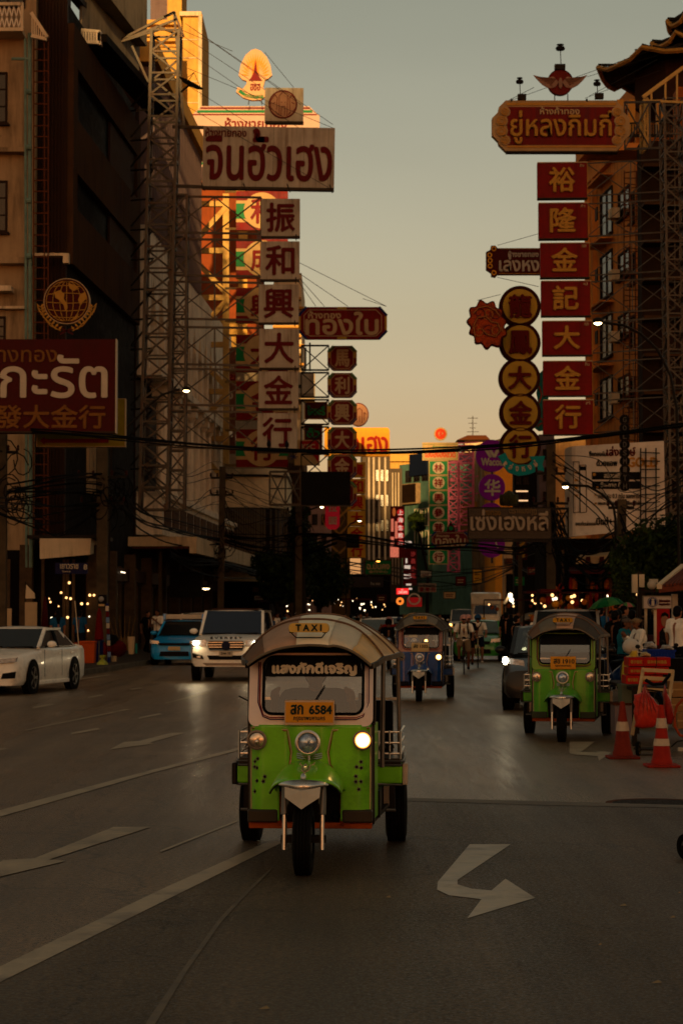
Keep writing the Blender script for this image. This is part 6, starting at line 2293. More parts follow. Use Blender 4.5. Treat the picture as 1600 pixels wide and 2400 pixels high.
 mb.lathe([(.03, .12), (.075, .08), (.088, .0), (.088, -.015), (.076, -.02), (.076, -.005)], (-.005, .44, .85), (0, 1, 0), 28)
 mb.build('headlight', CHROME, t, smooth=40)
 MB().lathe([(.001, -.022), (.04, -.018), (.07, -.006), (.0755, .0)], (-.005, .44, .85), (0, 1, 0), 24).build('headlight_lens', LENS, t, smooth=True)
 mb = MB()
 for k in range(-4, 5):
  h = math.sqrt(.068 ** 2 - (k * .015) ** 2)
  mb.bar((-.005 + k * .015, .4195 + abs(k) * .0015, .85 - h), (-.005 + k * .015, .4195 + abs(k) * .0015, .85 + h), .0014)
 mb.build('lens_rib', CHROMED, t, kind='stuff')
 for sg, x in (('left', -.37), ('right', .368)):
  on = (lit == sg)
  mb = MB()
  mb.lathe([(.03, .08), (.062, .05), (.070, 0), (.070, -.012), (.060, -.014), (.060, -.003)], (x, .555, .86), (0, 1, 0), 24)
  mb.build('side_headlight', CHROMED, t, smooth=40)
  mm = lampmat('lit_halogen', (1, .55, .16), 5) if on else REFL
  MB().lathe([(.001, -.014), (.034, -.011), (.048, -.0065)], (x, .555, .86), (0, 1, 0), 20).build('lamp_glass', mm, t, smooth=True)
  MB().lathe([(.048, -.0063), (.055, -.004), (.060, .002)], (x, .555, .86), (0, 1, 0), 20, True).build('lamp_ring', lampmat('amber_lamp_rim', (1, .33, .05), 1.3) if on else REFL, t, smooth=True)
  if not on:
   MB().ball((x, .545, .85), (.014, .012, .018), 8, 6).build('bulb', CHROME, t, smooth=True)
 mb = MB()
 for z, wd in ((.764, .085), (.750, .088), (.735, .085)):
  mb.tube([(-wd, .52, z + .006), (-wd * .6, .498, z), (wd * .6, .498, z), (wd, .52, z + .006)], .0055, 6)
 mb.tube([(0, .49, .728), (0, .49, .769)], .008, 6)
 mb.build('front_grille', CHROME, t, smooth=True)
 if bullet:
  rd_ = random.Random(4)
  for (x, z) in ((-.365, .728), (-.385, .708), (-.388, .67), (-.37, .665), (-.315, .605), (-.37, .575), (-.325, .573), (-.385, .50), (.355, .71), (.325, .675), (.357, .668), (.32, .61), (.32, .573), (.355, .573), (.34, .52)):
   y = yf(x, z) - .003
   star = MB()
   pts = []
   for k in range(10):
    a = math.pi * 2 * k / 10
    rr = .019 if k % 2 else .011
    pts.append((x + rr * math.cos(a), yf(x, z) - .003, z + rr * math.sin(a)))
   star.prism(pts, (0, -.002, 0))
   star.build('bullet_sticker', mat('grey_sticker', (.22, .20, .15), .5), t)
   MB().lathe([(.008, 0), (.008, .004)], (x, y - .006, z), (0, 1, 0), 8).build('sticker_hole', DARKIN, t)
 return t

YPLATE = mat('amber_number_plate', (.70, .36, .05), .5, var=.08)
CPLATE = mat('cream_number_plate', (.60, .46, .25), .5, var=.08)
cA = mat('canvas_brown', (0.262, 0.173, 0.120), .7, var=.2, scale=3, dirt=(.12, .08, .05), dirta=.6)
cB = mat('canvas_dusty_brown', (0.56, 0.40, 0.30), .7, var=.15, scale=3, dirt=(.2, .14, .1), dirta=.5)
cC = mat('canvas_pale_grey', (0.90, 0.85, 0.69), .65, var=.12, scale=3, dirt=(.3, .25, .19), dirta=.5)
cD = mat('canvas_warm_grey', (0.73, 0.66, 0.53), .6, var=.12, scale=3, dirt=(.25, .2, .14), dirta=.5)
cE = mat('canvas_gold_sheen', (0.75, 0.50, 0.22), .35, .3, var=.3, scale=4, dirt=(.16, .1, .06), dirta=.6)  # gold reflections on the roof's right bulges put into the colour
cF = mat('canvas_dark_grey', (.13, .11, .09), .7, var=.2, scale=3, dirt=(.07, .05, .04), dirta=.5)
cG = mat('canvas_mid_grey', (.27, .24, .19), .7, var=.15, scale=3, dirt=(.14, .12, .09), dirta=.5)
PINKW = mat('pinkish_white_enamel', (.90, .76, .68), .35, var=.06, coat=.6, dirt=(.3, .2, .15), dirta=.4)
GREENP = carpaint('lime_green_paint', (.27, .63, .02))
GREEND = carpaint('mid_green_paint', (.15, .46, .04), coat=.5)
BLUEP = carpaint('deep_blue_paint', (.02, .12, .33))
PFRAME = mat('pale_plate_frame', (.62, .45, .30), .4, var=.05, coat=.4)
BRNS = mat('dark_brown_side', (.07, .05, .03), .4, var=.2, coat=.3)

fw = P(718, HZ, 14.35)
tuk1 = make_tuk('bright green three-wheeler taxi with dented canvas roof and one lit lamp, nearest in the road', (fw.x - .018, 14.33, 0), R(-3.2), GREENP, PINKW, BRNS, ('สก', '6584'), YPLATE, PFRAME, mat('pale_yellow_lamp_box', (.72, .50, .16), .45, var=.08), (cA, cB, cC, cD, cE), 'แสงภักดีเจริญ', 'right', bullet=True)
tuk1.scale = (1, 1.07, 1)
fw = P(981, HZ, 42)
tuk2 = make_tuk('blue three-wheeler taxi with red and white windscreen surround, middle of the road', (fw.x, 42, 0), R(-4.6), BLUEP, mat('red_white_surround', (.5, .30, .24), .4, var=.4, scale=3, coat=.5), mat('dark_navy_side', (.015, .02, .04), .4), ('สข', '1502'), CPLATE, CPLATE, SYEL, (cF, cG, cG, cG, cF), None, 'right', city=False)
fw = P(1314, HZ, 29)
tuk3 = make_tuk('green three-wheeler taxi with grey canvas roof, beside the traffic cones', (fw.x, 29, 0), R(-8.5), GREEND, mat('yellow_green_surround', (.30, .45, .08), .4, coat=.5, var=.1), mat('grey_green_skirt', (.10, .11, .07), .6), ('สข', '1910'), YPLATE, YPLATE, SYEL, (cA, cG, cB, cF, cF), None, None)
LOCAL = tuk1

# ---------------------------------------------------------------- cars
def make_car(name, label, loc, rz, paint, L=4.6, W=1.8, H=1.45, hood=.95, belt=1.0, zb=.22, wb=2.7, fo=.85, wr=.33, cowl=1.25, rroof=.75, kind='sedan', glass=None, detail=1, group=None, lamps=None, grille=None, wscr=.75, cat='car', spokes=5, hoodf=None):
 """nose at y=0 pointing to -y, tail at y=L"""
 t = thing(name, label, cat, loc, rz, group, world=False)
 hw = W / 2
 gz = glass or PANE
 fax, rax = fo, fo + wb
 hoodf = hoodf or hood * .82
 tail = L
 if kind == 'sedan':
  stn = [(0, .72, hoodf * .62), (.06, .86, hoodf * .9), (.25, .95, hoodf), (cowl * .6, .99, hood * .97), (cowl, 1.0, hood), (cowl + .2, 1, belt), (L * .5, 1, belt), (L - 1.15, 1.0, belt), (L - .8, .99, belt + .03), (L - .2, .95, belt + .02), (L - .04, .88, belt - .12), (L, .80, belt - .3)]
 else:
  stn = [(0, .78, hoodf * .72), (.05, .92, hoodf * .95), (.2, .98, hoodf), (cowl * .6, 1.0, hood * .98), (cowl, 1.0, hood), (cowl + .2, 1, belt), (L * .5, 1, belt), (L - .5, 1.0, belt), (L - .1, .98, belt), (L, .95, belt - .2)]
 rings = []
 for y, f, zt in stn:
  x = hw * f
  zm = zb + (zt - zb) * .5
  half = [(0, zb), (x * .9, zb), (x * .985, zb + .10), (x, zm), (x * .985, zt - .12), (x * .93, zt - .035), (x * .78, zt), (0, zt + .02)]
  rings.append([(a, y, b) for a, b in half] + [(-a, y, b) for a, b in half[-2:0:-1]])
 mb = MB().loft(rings, True, True, True)
 o = mb.build('body', paint, t, smooth=45)
 y0, y1 = cowl, (L - .75 if kind == 'sedan' else L - .12)
 ry0, ry1 = cowl + wscr, (L - .75 - rroof if kind == 'sedan' else L - .45)
 rw, bw = hw * .74, hw * .93
 if kind != 'sedan':
  rw = hw * .80
 zr = H
 nst = 9
 mb = MB()
 rr = []
 for i in range(nst):
  f = i / (nst - 1)
  y = ry0 + (ry1 - ry0) * f
  z = zr - .05 * (2 * f - 1) ** 2
  rr.append([(rw * k / 4, y, z - .05 * abs(k / 4) ** 3) for k in range(-4, 5)])
 mb.loft(rr, False)
 ov = mb.build('roof', paint, t, smooth=60)
 so = ov.modifiers.new('thick', 'SOLIDIFY')
 so.thickness = .04
 zl = zr - .10
 for sg in (-1, 1):
  MB().bar((sg * bw * .93, y0 + .06, belt - .02), (sg * rw, ry0, zl + .03), .07, .06).build('pillar', paint, t)
  MB().bar((sg * bw * .96, (y0 + y1) / 2, belt - .02), (sg * rw, (ry0 + ry1) / 2, zl), .07, .05).build('pillar', SEATB, t)
  mbp = MB()
  if kind == 'sedan':
   mbp.hexa([(sg * bw * .95, y1 - .38, belt), (sg * bw * .95, y1 - .02, belt), (sg * (bw * .95 - .05), y1 - .02, belt), (sg * (bw * .95 - .05), y1 - .38, belt), (sg * rw, ry1 - .1, zl), (sg * rw, ry1 + .05, zl), (sg * (rw - .05), ry1 + .05, zl), (sg * (rw - .05), ry1 - .1, zl)])
  else:
   mbp.hexa([(sg * bw * .95, y1 - .35, belt), (sg * bw * .95, y1, belt), (sg * (bw * .95 - .05), y1, belt), (sg * (bw * .95 - .05), y1 - .35, belt), (sg * rw, ry1 - .15, zl), (sg * rw, ry1 + .1, zl), (sg * (rw - .05), ry1 + .1, zl), (sg * (rw - .05), ry1 - .15, zl)])
  mbp.build('rear_pillar', paint, t)
  MB().bar((sg * rw, ry0, zl + .04), (sg * rw, ry1, zl + .04), .05).build('roof_rail', paint if kind == 'sedan' else CHROMED, t)
  g = MB().add([(sg * bw * .94, y0 + .12, belt), (sg * bw * .955, y1 - .1, belt), (sg * (rw - .01), ry1, zl + .02), (sg * (rw - .01), ry0 + .04, zl + .02)], [(0, 1, 2, 3) if sg > 0 else (3, 2, 1, 0)])
  g.build('side_window', gz, t)
  MB().bar((sg * bw * .96, y0 + .1, belt), (sg * bw * .97, y1 - .05, belt), .02, .02).build('belt_trim', CHROMED, t)
  if detail:
   MB().ball((sg * (hw + .09), cowl + .35, belt + .06), (.11, .06, .075), 10, 7).build('mirror', paint, t, smooth=True)
   MB().bar((sg * hw * .92, cowl + .36, belt), (sg * (hw + .04), cowl + .36, belt + .03), .04).build('mirror_arm', SEATB, t)
   for y in (cowl + 1.1, cowl + 2.0):
    MB().box(*sorted((sg * (hw + .002), sg * (hw + .02))), y, y + .18, belt - .16, belt - .13).build('door_handle', paint, t)
   sm_ = MB()
   for y in (cowl + .15, (y0 + y1) / 2 + .05):
    sm_.bar((sg * (hw + .001), y, zb + .15), (sg * (hw - .005), y, belt - .05), .008, .006)
   sm_.build('door_seam', SEATB, t)
   MB().box(*sorted((sg * (hw * .93), sg * (hw + .012))), fax + wr + .05, rax - wr - .05, zb - .02, zb + .07).build('sill', paint, t, bevel=.02)
  for y in (fax, rax):
   MB().lathe([(wr + .05, -.008), (wr + .05, .008)], (sg * (hw + .0), y, wr), (1, 0, 0), 26).build('wheel_arch', DARKIN, t)
   add_wheel(t, (sg * (hw - .08), y, wr), wr, .21, wr * .68, spokes)
 MB().add([(-bw * .92, y0 + .03, belt - .01), (bw * .92, y0 + .03, belt - .01), (rw - .03, ry0 + .0, zl + .045), (-(rw - .03), ry0 + .0, zl + .045)], [(0, 1, 2, 3)]).build('windscreen', gz, t)
 MB().add([(-bw * .9, y1, belt), (bw * .9, y1, belt), (rw - .03, ry1, zl + .04), (-(rw - .03), ry1, zl + .04)], [(3, 2, 1, 0)]).build('rear_window', gz, t)
 MB().box(-bw * .85, bw * .85, y0 + .4, y1 - .5, belt - .1, belt + .0).build('interior', DARKIN, t)
 mb = MB()
 mb.bar((-bw * .8, y0 + .0, belt + .0), (0, y0 + .05, belt + .015), .02)
 mb.bar((.1, y0 + .0, belt + .0), (bw * .8, y0 + .05, belt + .015), .02)
 mb.build('wiper', SEATB, t)
 return t

def fpoly(t, name, pts, m, y=-.01, th=.03, **k):
 return MB().prism([(x, y, z) for x, z in pts], (0, th, 0)).build(name, m, t, **k)

HLW = lampmat('lit_white_headlamp', (1, .82, .5), 22)
HLO = lampmat('lit_amber_lamp', (1, .45, .1), 5)
WPAINT = carpaint('pearl_white_paint', (.90, .84, .74))
WPAINT2 = carpaint('white_paint', (.78, .70, .58))
c = P(530, HZ, 54)
t = make_car('sport_utility_vehicle', 'large white SUV with chrome grille and both headlamps lit, behind the front three-wheeler', (c.x, 54, 0), R(-3), WPAINT, 4.9, 1.86, 1.84, 1.16, 1.20, .38, 2.85, .9, .39, 1.3, kind='suv', wscr=.8, hoodf=1.08, glass=mat('blue_tint_glass', (.02, .035, .075), .08, var=.1, spec=.8))
gp = [(-.48, .93), (-.42, .79), (.42, .79), (.48, .93), (.44, 1.03), (-.44, 1.03)]
fpoly(t, 'grille', gp, SEATB, -.03, .06)
mb = MB()
mb.tube([(x, -.035, z) for x, z in gp], .014, 6, close=True)
for z, wd in ((.87, .43), (.93, .46), (.99, .45)):
 mb.bar((-wd, -.04, z), (wd, -.04, z), .018)
mb.build('grille_bar', CHROME, t)
MB().lathe([(.10, -.01), (.11, 0), (.10, .02)], (0, -.065, .915), (0, 1, 0), 24).build('badge', mat('dark_blue_badge', (.02, .03, .07), .3), t).scale = (1, 1, 1)
txt('E V E R E S T', t, GUNM, (0, -.005 + .06, 1.10), (1, 0, 0), (0, .3, .95), .80, .05, .01, .004)
for sg in (-1, 1):
 fpoly(t, 'headlight', [(sg * .50, .90), (sg * .86, .92), (sg * .86, 1.03), (sg * .52, 1.06)][::(1 if sg > 0 else -1)], LENS, .0, .04)
 MB().ball((sg * .76, -.02, .975), (.07, .03, .05), 10, 6).build('lamp', lampmat('glaring_headlamp', (1, .78, .45), 90), t, smooth=True)
 fpoly(t, 'fog_lamp_recess', [(sg * .56, .56), (sg * .84, .60), (sg * .86, .72), (sg * .60, .66)][::(1 if sg > 0 else -1)], SEATB, -.01, .04)
 MB().box(*sorted((sg * .64, sg * .74)), -.03, .0, .60, .65).build('fog_lamp', LENS, t)
fpoly(t, 'lower_intake', [(-.48, .66), (-.42, .55), (.42, .55), (.48, .66)], SEATB, -.02, .05)
fpoly(t, 'skid_plate', [(-.6, .47), (-.5, .40), (.5, .40), (.6, .47)], CHROMED, -.005, .05)
MB().box(-.17, .17, -.06, -.03, .64, .77).build('number_plate', LWHITE, t)
txt('2กผ 10', t, SEATB, (0, -.062, .715), (1, 0, 0), (0, 0, 1), .24, .06, .003, .003)
MB().box(-.6, .6, 2.3, 3.6, 1.82, 1.85).build('roof_window', mat('brown_glass', (.08, .04, .03), .2), t)
c = P(14, HZ, 43.6)
t = make_car('saloon_car', 'white saloon car seen from its front corner at the left edge', (P(14, HZ, 43.6).x - .82, 45.2, 0), R(-10), WPAINT, 4.95, 1.86, 1.44, .93, .99, .20, 2.97, .86, .35, 1.5, rroof=.75, wscr=.85, hoodf=.80, glass=PANE)
for sg in (-1, 1):
 fpoly(t, 'headlight', [(sg * .42, .66), (sg * .82, .70), (sg * .86, .80), (sg * .46, .76)][::(1 if sg > 0 else -1)], LENS, .0, .05)
 fpoly(t, 'kidney_grille', [(sg * .03, .56), (sg * .34, .58), (sg * .38, .70), (sg * .30, .76), (sg * .06, .76)][::(1 if sg > 0 else -1)], SEATB, -.02, .04)
 fpoly(t, 'air_intake', [(sg * .50, .34), (sg * .80, .36), (sg * .82, .50), (sg * .54, .46)][::(1 if sg > 0 else -1)], SEATB, -.01, .05)
fpoly(t, 'lower_intake', [(-.42, .34), (.42, .34), (.36, .46), (-.36, .46)], SEATB, -.02, .05)
MB().box(-.24, .24, -.05, -.02, .48, .58).build('number_plate', LWHITE, t)
CYAN = carpaint('sky_blue_paint', (.02, .36, .66))
c = P(412, HZ, 71)
t = make_car('blue_taxi_car', 'sky-blue taxi car with white roof light by the left kerb', (c.x, 70.5, 0), R(-5), CYAN, 4.5, 1.74, 1.5, .93, 1.0, .2, 2.6, .85, .32, 1.15, glass=PANE)
fpoly(t, 'grille', [(-.5, .66), (.5, .66), (.56, .74), (-.56, .74)], SEATB, -.02, .05)
for sg in (-1, 1):
 fpoly(t, 'headlight', [(sg * .5, .70), (sg * .82, .72), (sg * .82, .84), (sg * .52, .80)][::(1 if sg > 0 else -1)], LENS, .0, .05)
fpoly(t, 'lower_intake', [(-.5, .30), (.5, .30), (.46, .46), (-.46, .46)], SEATB, -.02, .05)
MB().box(-.2, .2, -.06, -.03, .50, .62).build('number_plate', CPLATE, t)
MB().box(-.62, .62, 1.9, 2.1, 1.52, 1.68).build('roof_light', LWHITE, t, bevel=.02)
for sg in (-1, 1):
 MB().box(*sorted((sg * .62, sg * .70)), 1.88, 2.12, 1.50, 1.70).build('roof_light_end', CYAN, t)
c = P(460, HZ, 80)
t = make_car('white_people_carrier', 'white car roof showing behind the sky-blue taxi', (c.x, 79, 0), R(-4), WPAINT2, 4.6, 1.8, 1.75, 1.0, 1.1, .25, 2.7, .85, .34, 1.2, kind='suv', detail=0)
c = P(1117, HZ, 76)
t = make_car('green_taxi_car', 'two-tone green taxi car behind the cyclists', (c.x, 76, 0), R(-7), carpaint('taxi_green_paint', (.06, .30, .05)), 4.5, 1.76, 1.48, .93, 1.0, .2, 2.6, .85, .33, 1.15, glass=mat('pale_glass', (.10, .14, .11), .1, var=.3, spec=.8))
for sg in (-1, 1):
 fpoly(t, 'headlight', [(sg * .48, .68), (sg * .82, .70), (sg * .82, .84), (sg * .52, .80)][::(1 if sg > 0 else -1)], LENS, .0, .05)
fpoly(t, 'grille', [(-.44, .62), (.44, .62), (.46, .72), (-.46, .72)], SEATB, -.02, .05)
fpoly(t, 'lower_intake', [(-.5, .28), (.5, .28), (.46, .44), (-.46, .44)], SEATB, -.02, .05)
MB().box(-.2, .2, -.06, -.03, .48, .58).build('number_plate', CPLATE, t)
MB().box(-.2, .2, 1.95, 2.1, 1.48, 1.56).build('roof_light', SYEL, t, bevel=.02)
c = P(1290, HZ, 38)
t = make_car('dark_suv', 'dark car with one glaring headlamp half hidden by the right green three-wheeler', (c.x, 37.6, 0), R(-7), carpaint('black_brown_paint', (.022, .016, .012), coat=.25), 4.6, 1.82, 1.52, .92, 1.0, .24, 2.7, .88, .35, 1.25, kind='suv', wscr=.95, glass=glass_mat('teal_glass', (.7, .8, .8), .6))
for sg in (-1, 1):
 fpoly(t, 'headlight', [(sg * .5, .80), (sg * .88, .86), (sg * .88, .96), (sg * .52, .90)][::(1 if sg > 0 else -1)], LENS, .0, .05)
 MB().ball((sg * .84, -.03, .90), (.05, .03, .07), 8, 6).build('lamp', HLW if sg < 0 else LENS, t, smooth=True)
fpoly(t, 'grille', [(-.44, .62), (.44, .62), (.46, .86), (-.46, .86)], GUNM, -.02, .05)
c = P(1335, HZ, 50)
t = make_car('silver_people_carrier', 'silver car with roof aerial, its roof showing over the right three-wheeler', (c.x - .15, 50, 0), R(-8), carpaint('silver_paint', (.42, .38, .33), metal=.3), 4.7, 1.84, 1.83, 1.08, 1.15, .28, 2.75, .88, .36, 1.25, kind='suv')
MB().bar((0, 2.0, 1.8), (0, 2.1, 1.95), .015).build('aerial', SEATB, t)
for sg in (-1, 1):
 fpoly(t, 'headlight', [(sg * .5, .80), (sg * .88, .84), (sg * .88, .95), (sg * .52, .90)][::(1 if sg > 0 else -1)], LENS, .0, .05)
c = P(1236, HZ, 62)
t = make_car('white_hatchback', 'pale car queuing behind the dark car at the right, one lamp lit', (c.x + .3, 58, 0), R(-8), WPAINT2, 4.2, 1.7, 1.5, .95, 1.0, .2, 2.55, .8, .32, 1.1, detail=0)
for sg in (-1, 1):
 MB().ball((sg * .70, -.0, .75), (.12, .04, .05), 8, 6).build('lamp', LENS if sg > 0 else lampmat('soft_lit_lamp', (1, .75, .4), 5), t, smooth=True)
c = P(1137, HZ, 138)
t = thing('box_truck', 'white small box truck with rounded cargo top over its cab', 'truck', (c.x, 138, 0), R(-5), None, world=False)
t.scale = (1.12, 1.12, 1.0)
TW_ = carpaint('truck_white_paint', (.80, .70, .54))
MB().hexa([(-.78, .0, .55), (.78, .0, .55), (.80, 1.5, .55), (-.80, 1.5, .55), (-.76, .12, 1.6), (.76, .12, 1.6), (.78, 1.5, 1.6), (-.78, 1.5, 1.6)]).build('cab_lower', TW_, t, bevel=.05)
MB().hexa([(-.75, .14, 1.603), (.75, .14, 1.603), (.77, 1.5, 1.603), (-.77, 1.5, 1.603), (-.68, .5, 2.26), (.68, .5, 2.26), (.68, 1.5, 2.26), (-.68, 1.5, 2.26)]).build('cab_upper', TW_, t, bevel=.03)
MB().add([(-.68, .12, 1.64), (.68, .12, 1.64), (.62, .44, 2.20), (-.62, .44, 2.20)], [(0, 1, 2, 3)]).build('windscreen', _M['blue_tint_glass'], t)
o = MB()
prof = rrect(-.86, .86, .75, 3.05, .05, top=.22)
o.loft([[(x * .93, .42, 2.28 + (z - .75) * .30) for x, z in prof], [(x, .75, 2.275 + (z - .75) * .335) for x, z in prof], [(x, 1.5, 2.27 + (z - .75) * .34) for x, z in prof]], True, True, True)
o.build('cargo_front', TW_, t, smooth=30)
o = MB()
o.loft([[(x, 1.52, z) for x, z in prof], [(x, 3.6, z) for x, z in prof]], True, True, True)
o.build('cargo_box', TW_, t, smooth=30)
for sg in (-1, 1):
 MB().box(*sorted((sg * .45, sg * .70)), -.03, .02, .72, .82).build('headlight', LENS, t)
 MB().box(*sorted((sg * .50, sg * .74)), -.035, .02, .86, .92).build('indicator', HLO if sg > 0 else LENS, t)
 add_wheel(t, (sg * .68, .7, .30), .30, .18, .18)
 add_wheel(t, (sg * .68, 3.0, .30), .30, .18, .18)
 MB().box(*sorted((sg * .84, sg * .98)), .25, .3, 1.25, 1.5).build('mirror', SEATB, t)
MB().box(-.3, .3, -.03, .02, .62, .70).build('number_plate', LWHITE, t)
c = P(1080, HZ, 150)
t = make_car('pickup_truck', 'white pickup with black grille and one lit amber lamp behind the blue three-wheeler', (c.x, 150, 0), R(-5), WPAINT2, 4.9, 1.8, 1.98, 1.12, 1.15, .35, 2.9, .9, .37, 1.3, kind='suv', detail=1, glass=mat('grey_blue_glass', (.08, .10, .11), .1, spec=.8))
fpoly(t, 'grille', [(-.62, .76), (.62, .76), (.6, .96), (-.6, .96)], SEATB, -.03, .06)
MB().box(-.82, -.66, -.05, .0, .80, .94).build('indicator', HLO, t)
MB().box(.66, .82, -.05, .0, .80, .94).build('headlight', LENS, t)
far = [(770, 100, WPAINT2, 'white car in the far queue just above the front three-wheeler roof'), (878, 88, WPAINT2, 'white car with a pale windscreen left of the blue three-wheeler'), (920, 112, WPAINT2, 'white car far off behind the motorcyclist in the dark helmet'), (712, 118, _M['silver_paint'], 'silver car far off between the white SUV and the crowd'), (1000, 160, _M['silver_paint'], 'silver car far off behind the blue three-wheeler roof'), (1225, 105, _M['silver_paint'], 'silver car far off on the right beside the market lamps'), (840, 130, _M['silver_paint'], 'farthest silver car in the queue at the centre left')]
for i, (x, d_, m_, lb) in enumerate(far):
 c = P(x, HZ, d_)
 make_car('car', lb, (c.x, d_, 0), R(-3), m_, 4.5, 1.75, 1.5, .93, 1.0, .2, 2.6, .85, .32, 1.15, detail=0, spokes=0, group='cars in the far queue', glass=mat('pale_blue_glass', (.14, .18, .18), .15, var=.2, spec=.8))
fw = P(1246, HZ, 74)
tuk4 = dup(tuk2, (fw.x, 74, 0), R(-6), 'distant three-wheeler with dark roof beside the black-clad pedestrian', 'three-wheeled taxis', {'deep_blue_paint': _M['dark_navy_side']})
tuk5 = dup(tuk2, (P(968, HZ, 66).x, 66, 0), R(-5), 'three-wheeler with yellow roof light directly behind the blue one', 'three-wheeled taxis', {'canvas_mid_grey': SYEL})
# ================================================================ people
SKIN = mat('warm_skin', (.36, .19, .12), .55, var=.08)
SKIND = mat('brown_skin', (.22, .11, .065), .55, var=.08)
HAIRM = mat('black_hair', (.012, .009, .007), .5, var=.1)
_CL = {}

def cloth(name, col):
 return mat(name, col, .85, var=.15, scale=6)

C_BLACK = cloth('black_cloth', (.012, .011, .010))
C_WHITE = cloth('white_cotton', (.80, .74, .64))
C_BLUE = cloth('blue_cotton', (.03, .12, .22))
C_NAVY = cloth('navy_cloth', (.02, .025, .05))
C_RED = cloth('red_cloth', (.25, .03, .02))
C_GREY = cloth('grey_cloth', (.16, .13, .11))
C_TAN = cloth('tan_shorts', (.28, .20, .12))
C_BROWN = cloth('brown_cloth', (.10, .06, .04))
C_TEAL = cloth('teal_cloth', (.04, .22, .26))

def voxel(mb, size=.011, smooth=3):
 me = bpy.data.meshes.new('body')
 me.from_pydata(mb.v, [], mb.f)
 o = bpy.data.objects.new('body', me)
 COL.objects.link(o)
 m = o.modifiers.new('r', 'REMESH')
 m.mode = 'VOXEL'
 m.voxel_size = size
 q = o.modifiers.new('s', 'SMOOTH')
 q.iterations = smooth
 dg = bpy.context.evaluated_depsgraph_get()
 out = bpy.data.meshes.new_from_object(o.evaluated_get(dg))
 bpy.data.objects.remove(o)
 bpy.data.meshes.remove(me)
 for p in out.polygons:
  p.use_smooth = True
 return out

def limb(mb, pts, rr, n=10):
 mb.tube(pts, rr, n)
 for p, r_ in zip(pts, rr):
  mb.ball(p, r_ * .995, 10, 6)

def hand(mb, w_, d, n_):
 """palm and five bent fingers at wrist w_ heading along d, back of hand n_"""
 w_, d, n_ = V(w_), V(d).normalized(), V(n_).normalized()
 s_ = d.cross(n_).normalized()
 limb(mb, [w_, w_ + d * .05, w_ + d * .085], [.024, .034, .034])
 for k, ln in ((-1.5, .058), (-.5, .072), (.5, .068), (1.5, .052)):
  a = w_ + d * .08 + s_ * k * .019
  b = a + d * ln * .5 - n_ * .006
  c = b + d * ln * .35 - n_ * .028
  limb(mb, [a, b, c], [.010, .009, .0075], 6)
 a = w_ + d * .03 - s_ * .03
 limb(mb, [a, a + d * .03 - s_ * .024 - n_ * .01, a + d * .058 - s_ * .028 - n_ * .024], [.012, .011, .009], 6)

POSES = {
 'stand': dict(pel=(0, 0, .93), ch=(0, 0, 1.28), nk=(0, 0, 1.44), hd=(0, -.02, 1.58), sh=.185, el=((-.23, .02, 1.14), (.23, .02, 1.14)), ha=((-.24, -.05, .90), (.24, -.05, .90)), kn=((-.10, -.02, .50), (.10, -.02, .50)), ft=((-.11, .02, .08), (.11, .02, .08))),
 'walk': dict(pel=(0, 0, .92), ch=(0, -.03, 1.27), nk=(0, -.04, 1.43), hd=(0, -.07, 1.57), sh=.185, el=((-.23, .12, 1.14), (.23, -.08, 1.14)), ha=((-.22, .10, .90), (.22, -.24, .96)), kn=((-.09, -.18, .52), (.09, .05, .50)), ft=((-.09, -.22, .09), (.10, .30, .12))),
 'phone': dict(pel=(0, 0, .93), ch=(0, .0, 1.28), nk=(0, -.01, 1.44), hd=(0, -.05, 1.57), sh=.18, el=((-.24, -.14, 1.10), (.24, -.14, 1.10)), ha=((-.10, -.30, 1.32), (.10, -.32, 1.30)), kn=((-.09, 0, .50), (.09, 0, .50)), ft=((-.09, .04, .08), (.12, .0, .08))),
 'cycle': dict(pel=(0, .25, .98), ch=(0, .04, 1.27), nk=(0, -.06, 1.41), hd=(0, -.12, 1.54), sh=.19, el=((-.27, -.12, 1.13), (.27, -.12, 1.13)), ha=((-.25, -.38, 1.03), (.25, -.38, 1.03)), kn=((-.14, -.12, .78), (.14, -.02, .62)), ft=((-.13, .02, .42), (.13, .12, .20))),
 'sit': dict(pel=(0, .0, .66), ch=(0, .02, .98), nk=(0, -.01, 1.13), hd=(0, -.05, 1.265), sh=.19, el=((-.29, -.12, .92), (.29, -.12, .92)), ha=((-.27, -.27, 1.07), (.27, -.27, 1.07)), kn=((-.17, -.40, .66), (.17, -.40, .66)), ft=((-.17, -.42, .34), (.17, -.42, .34))),
}

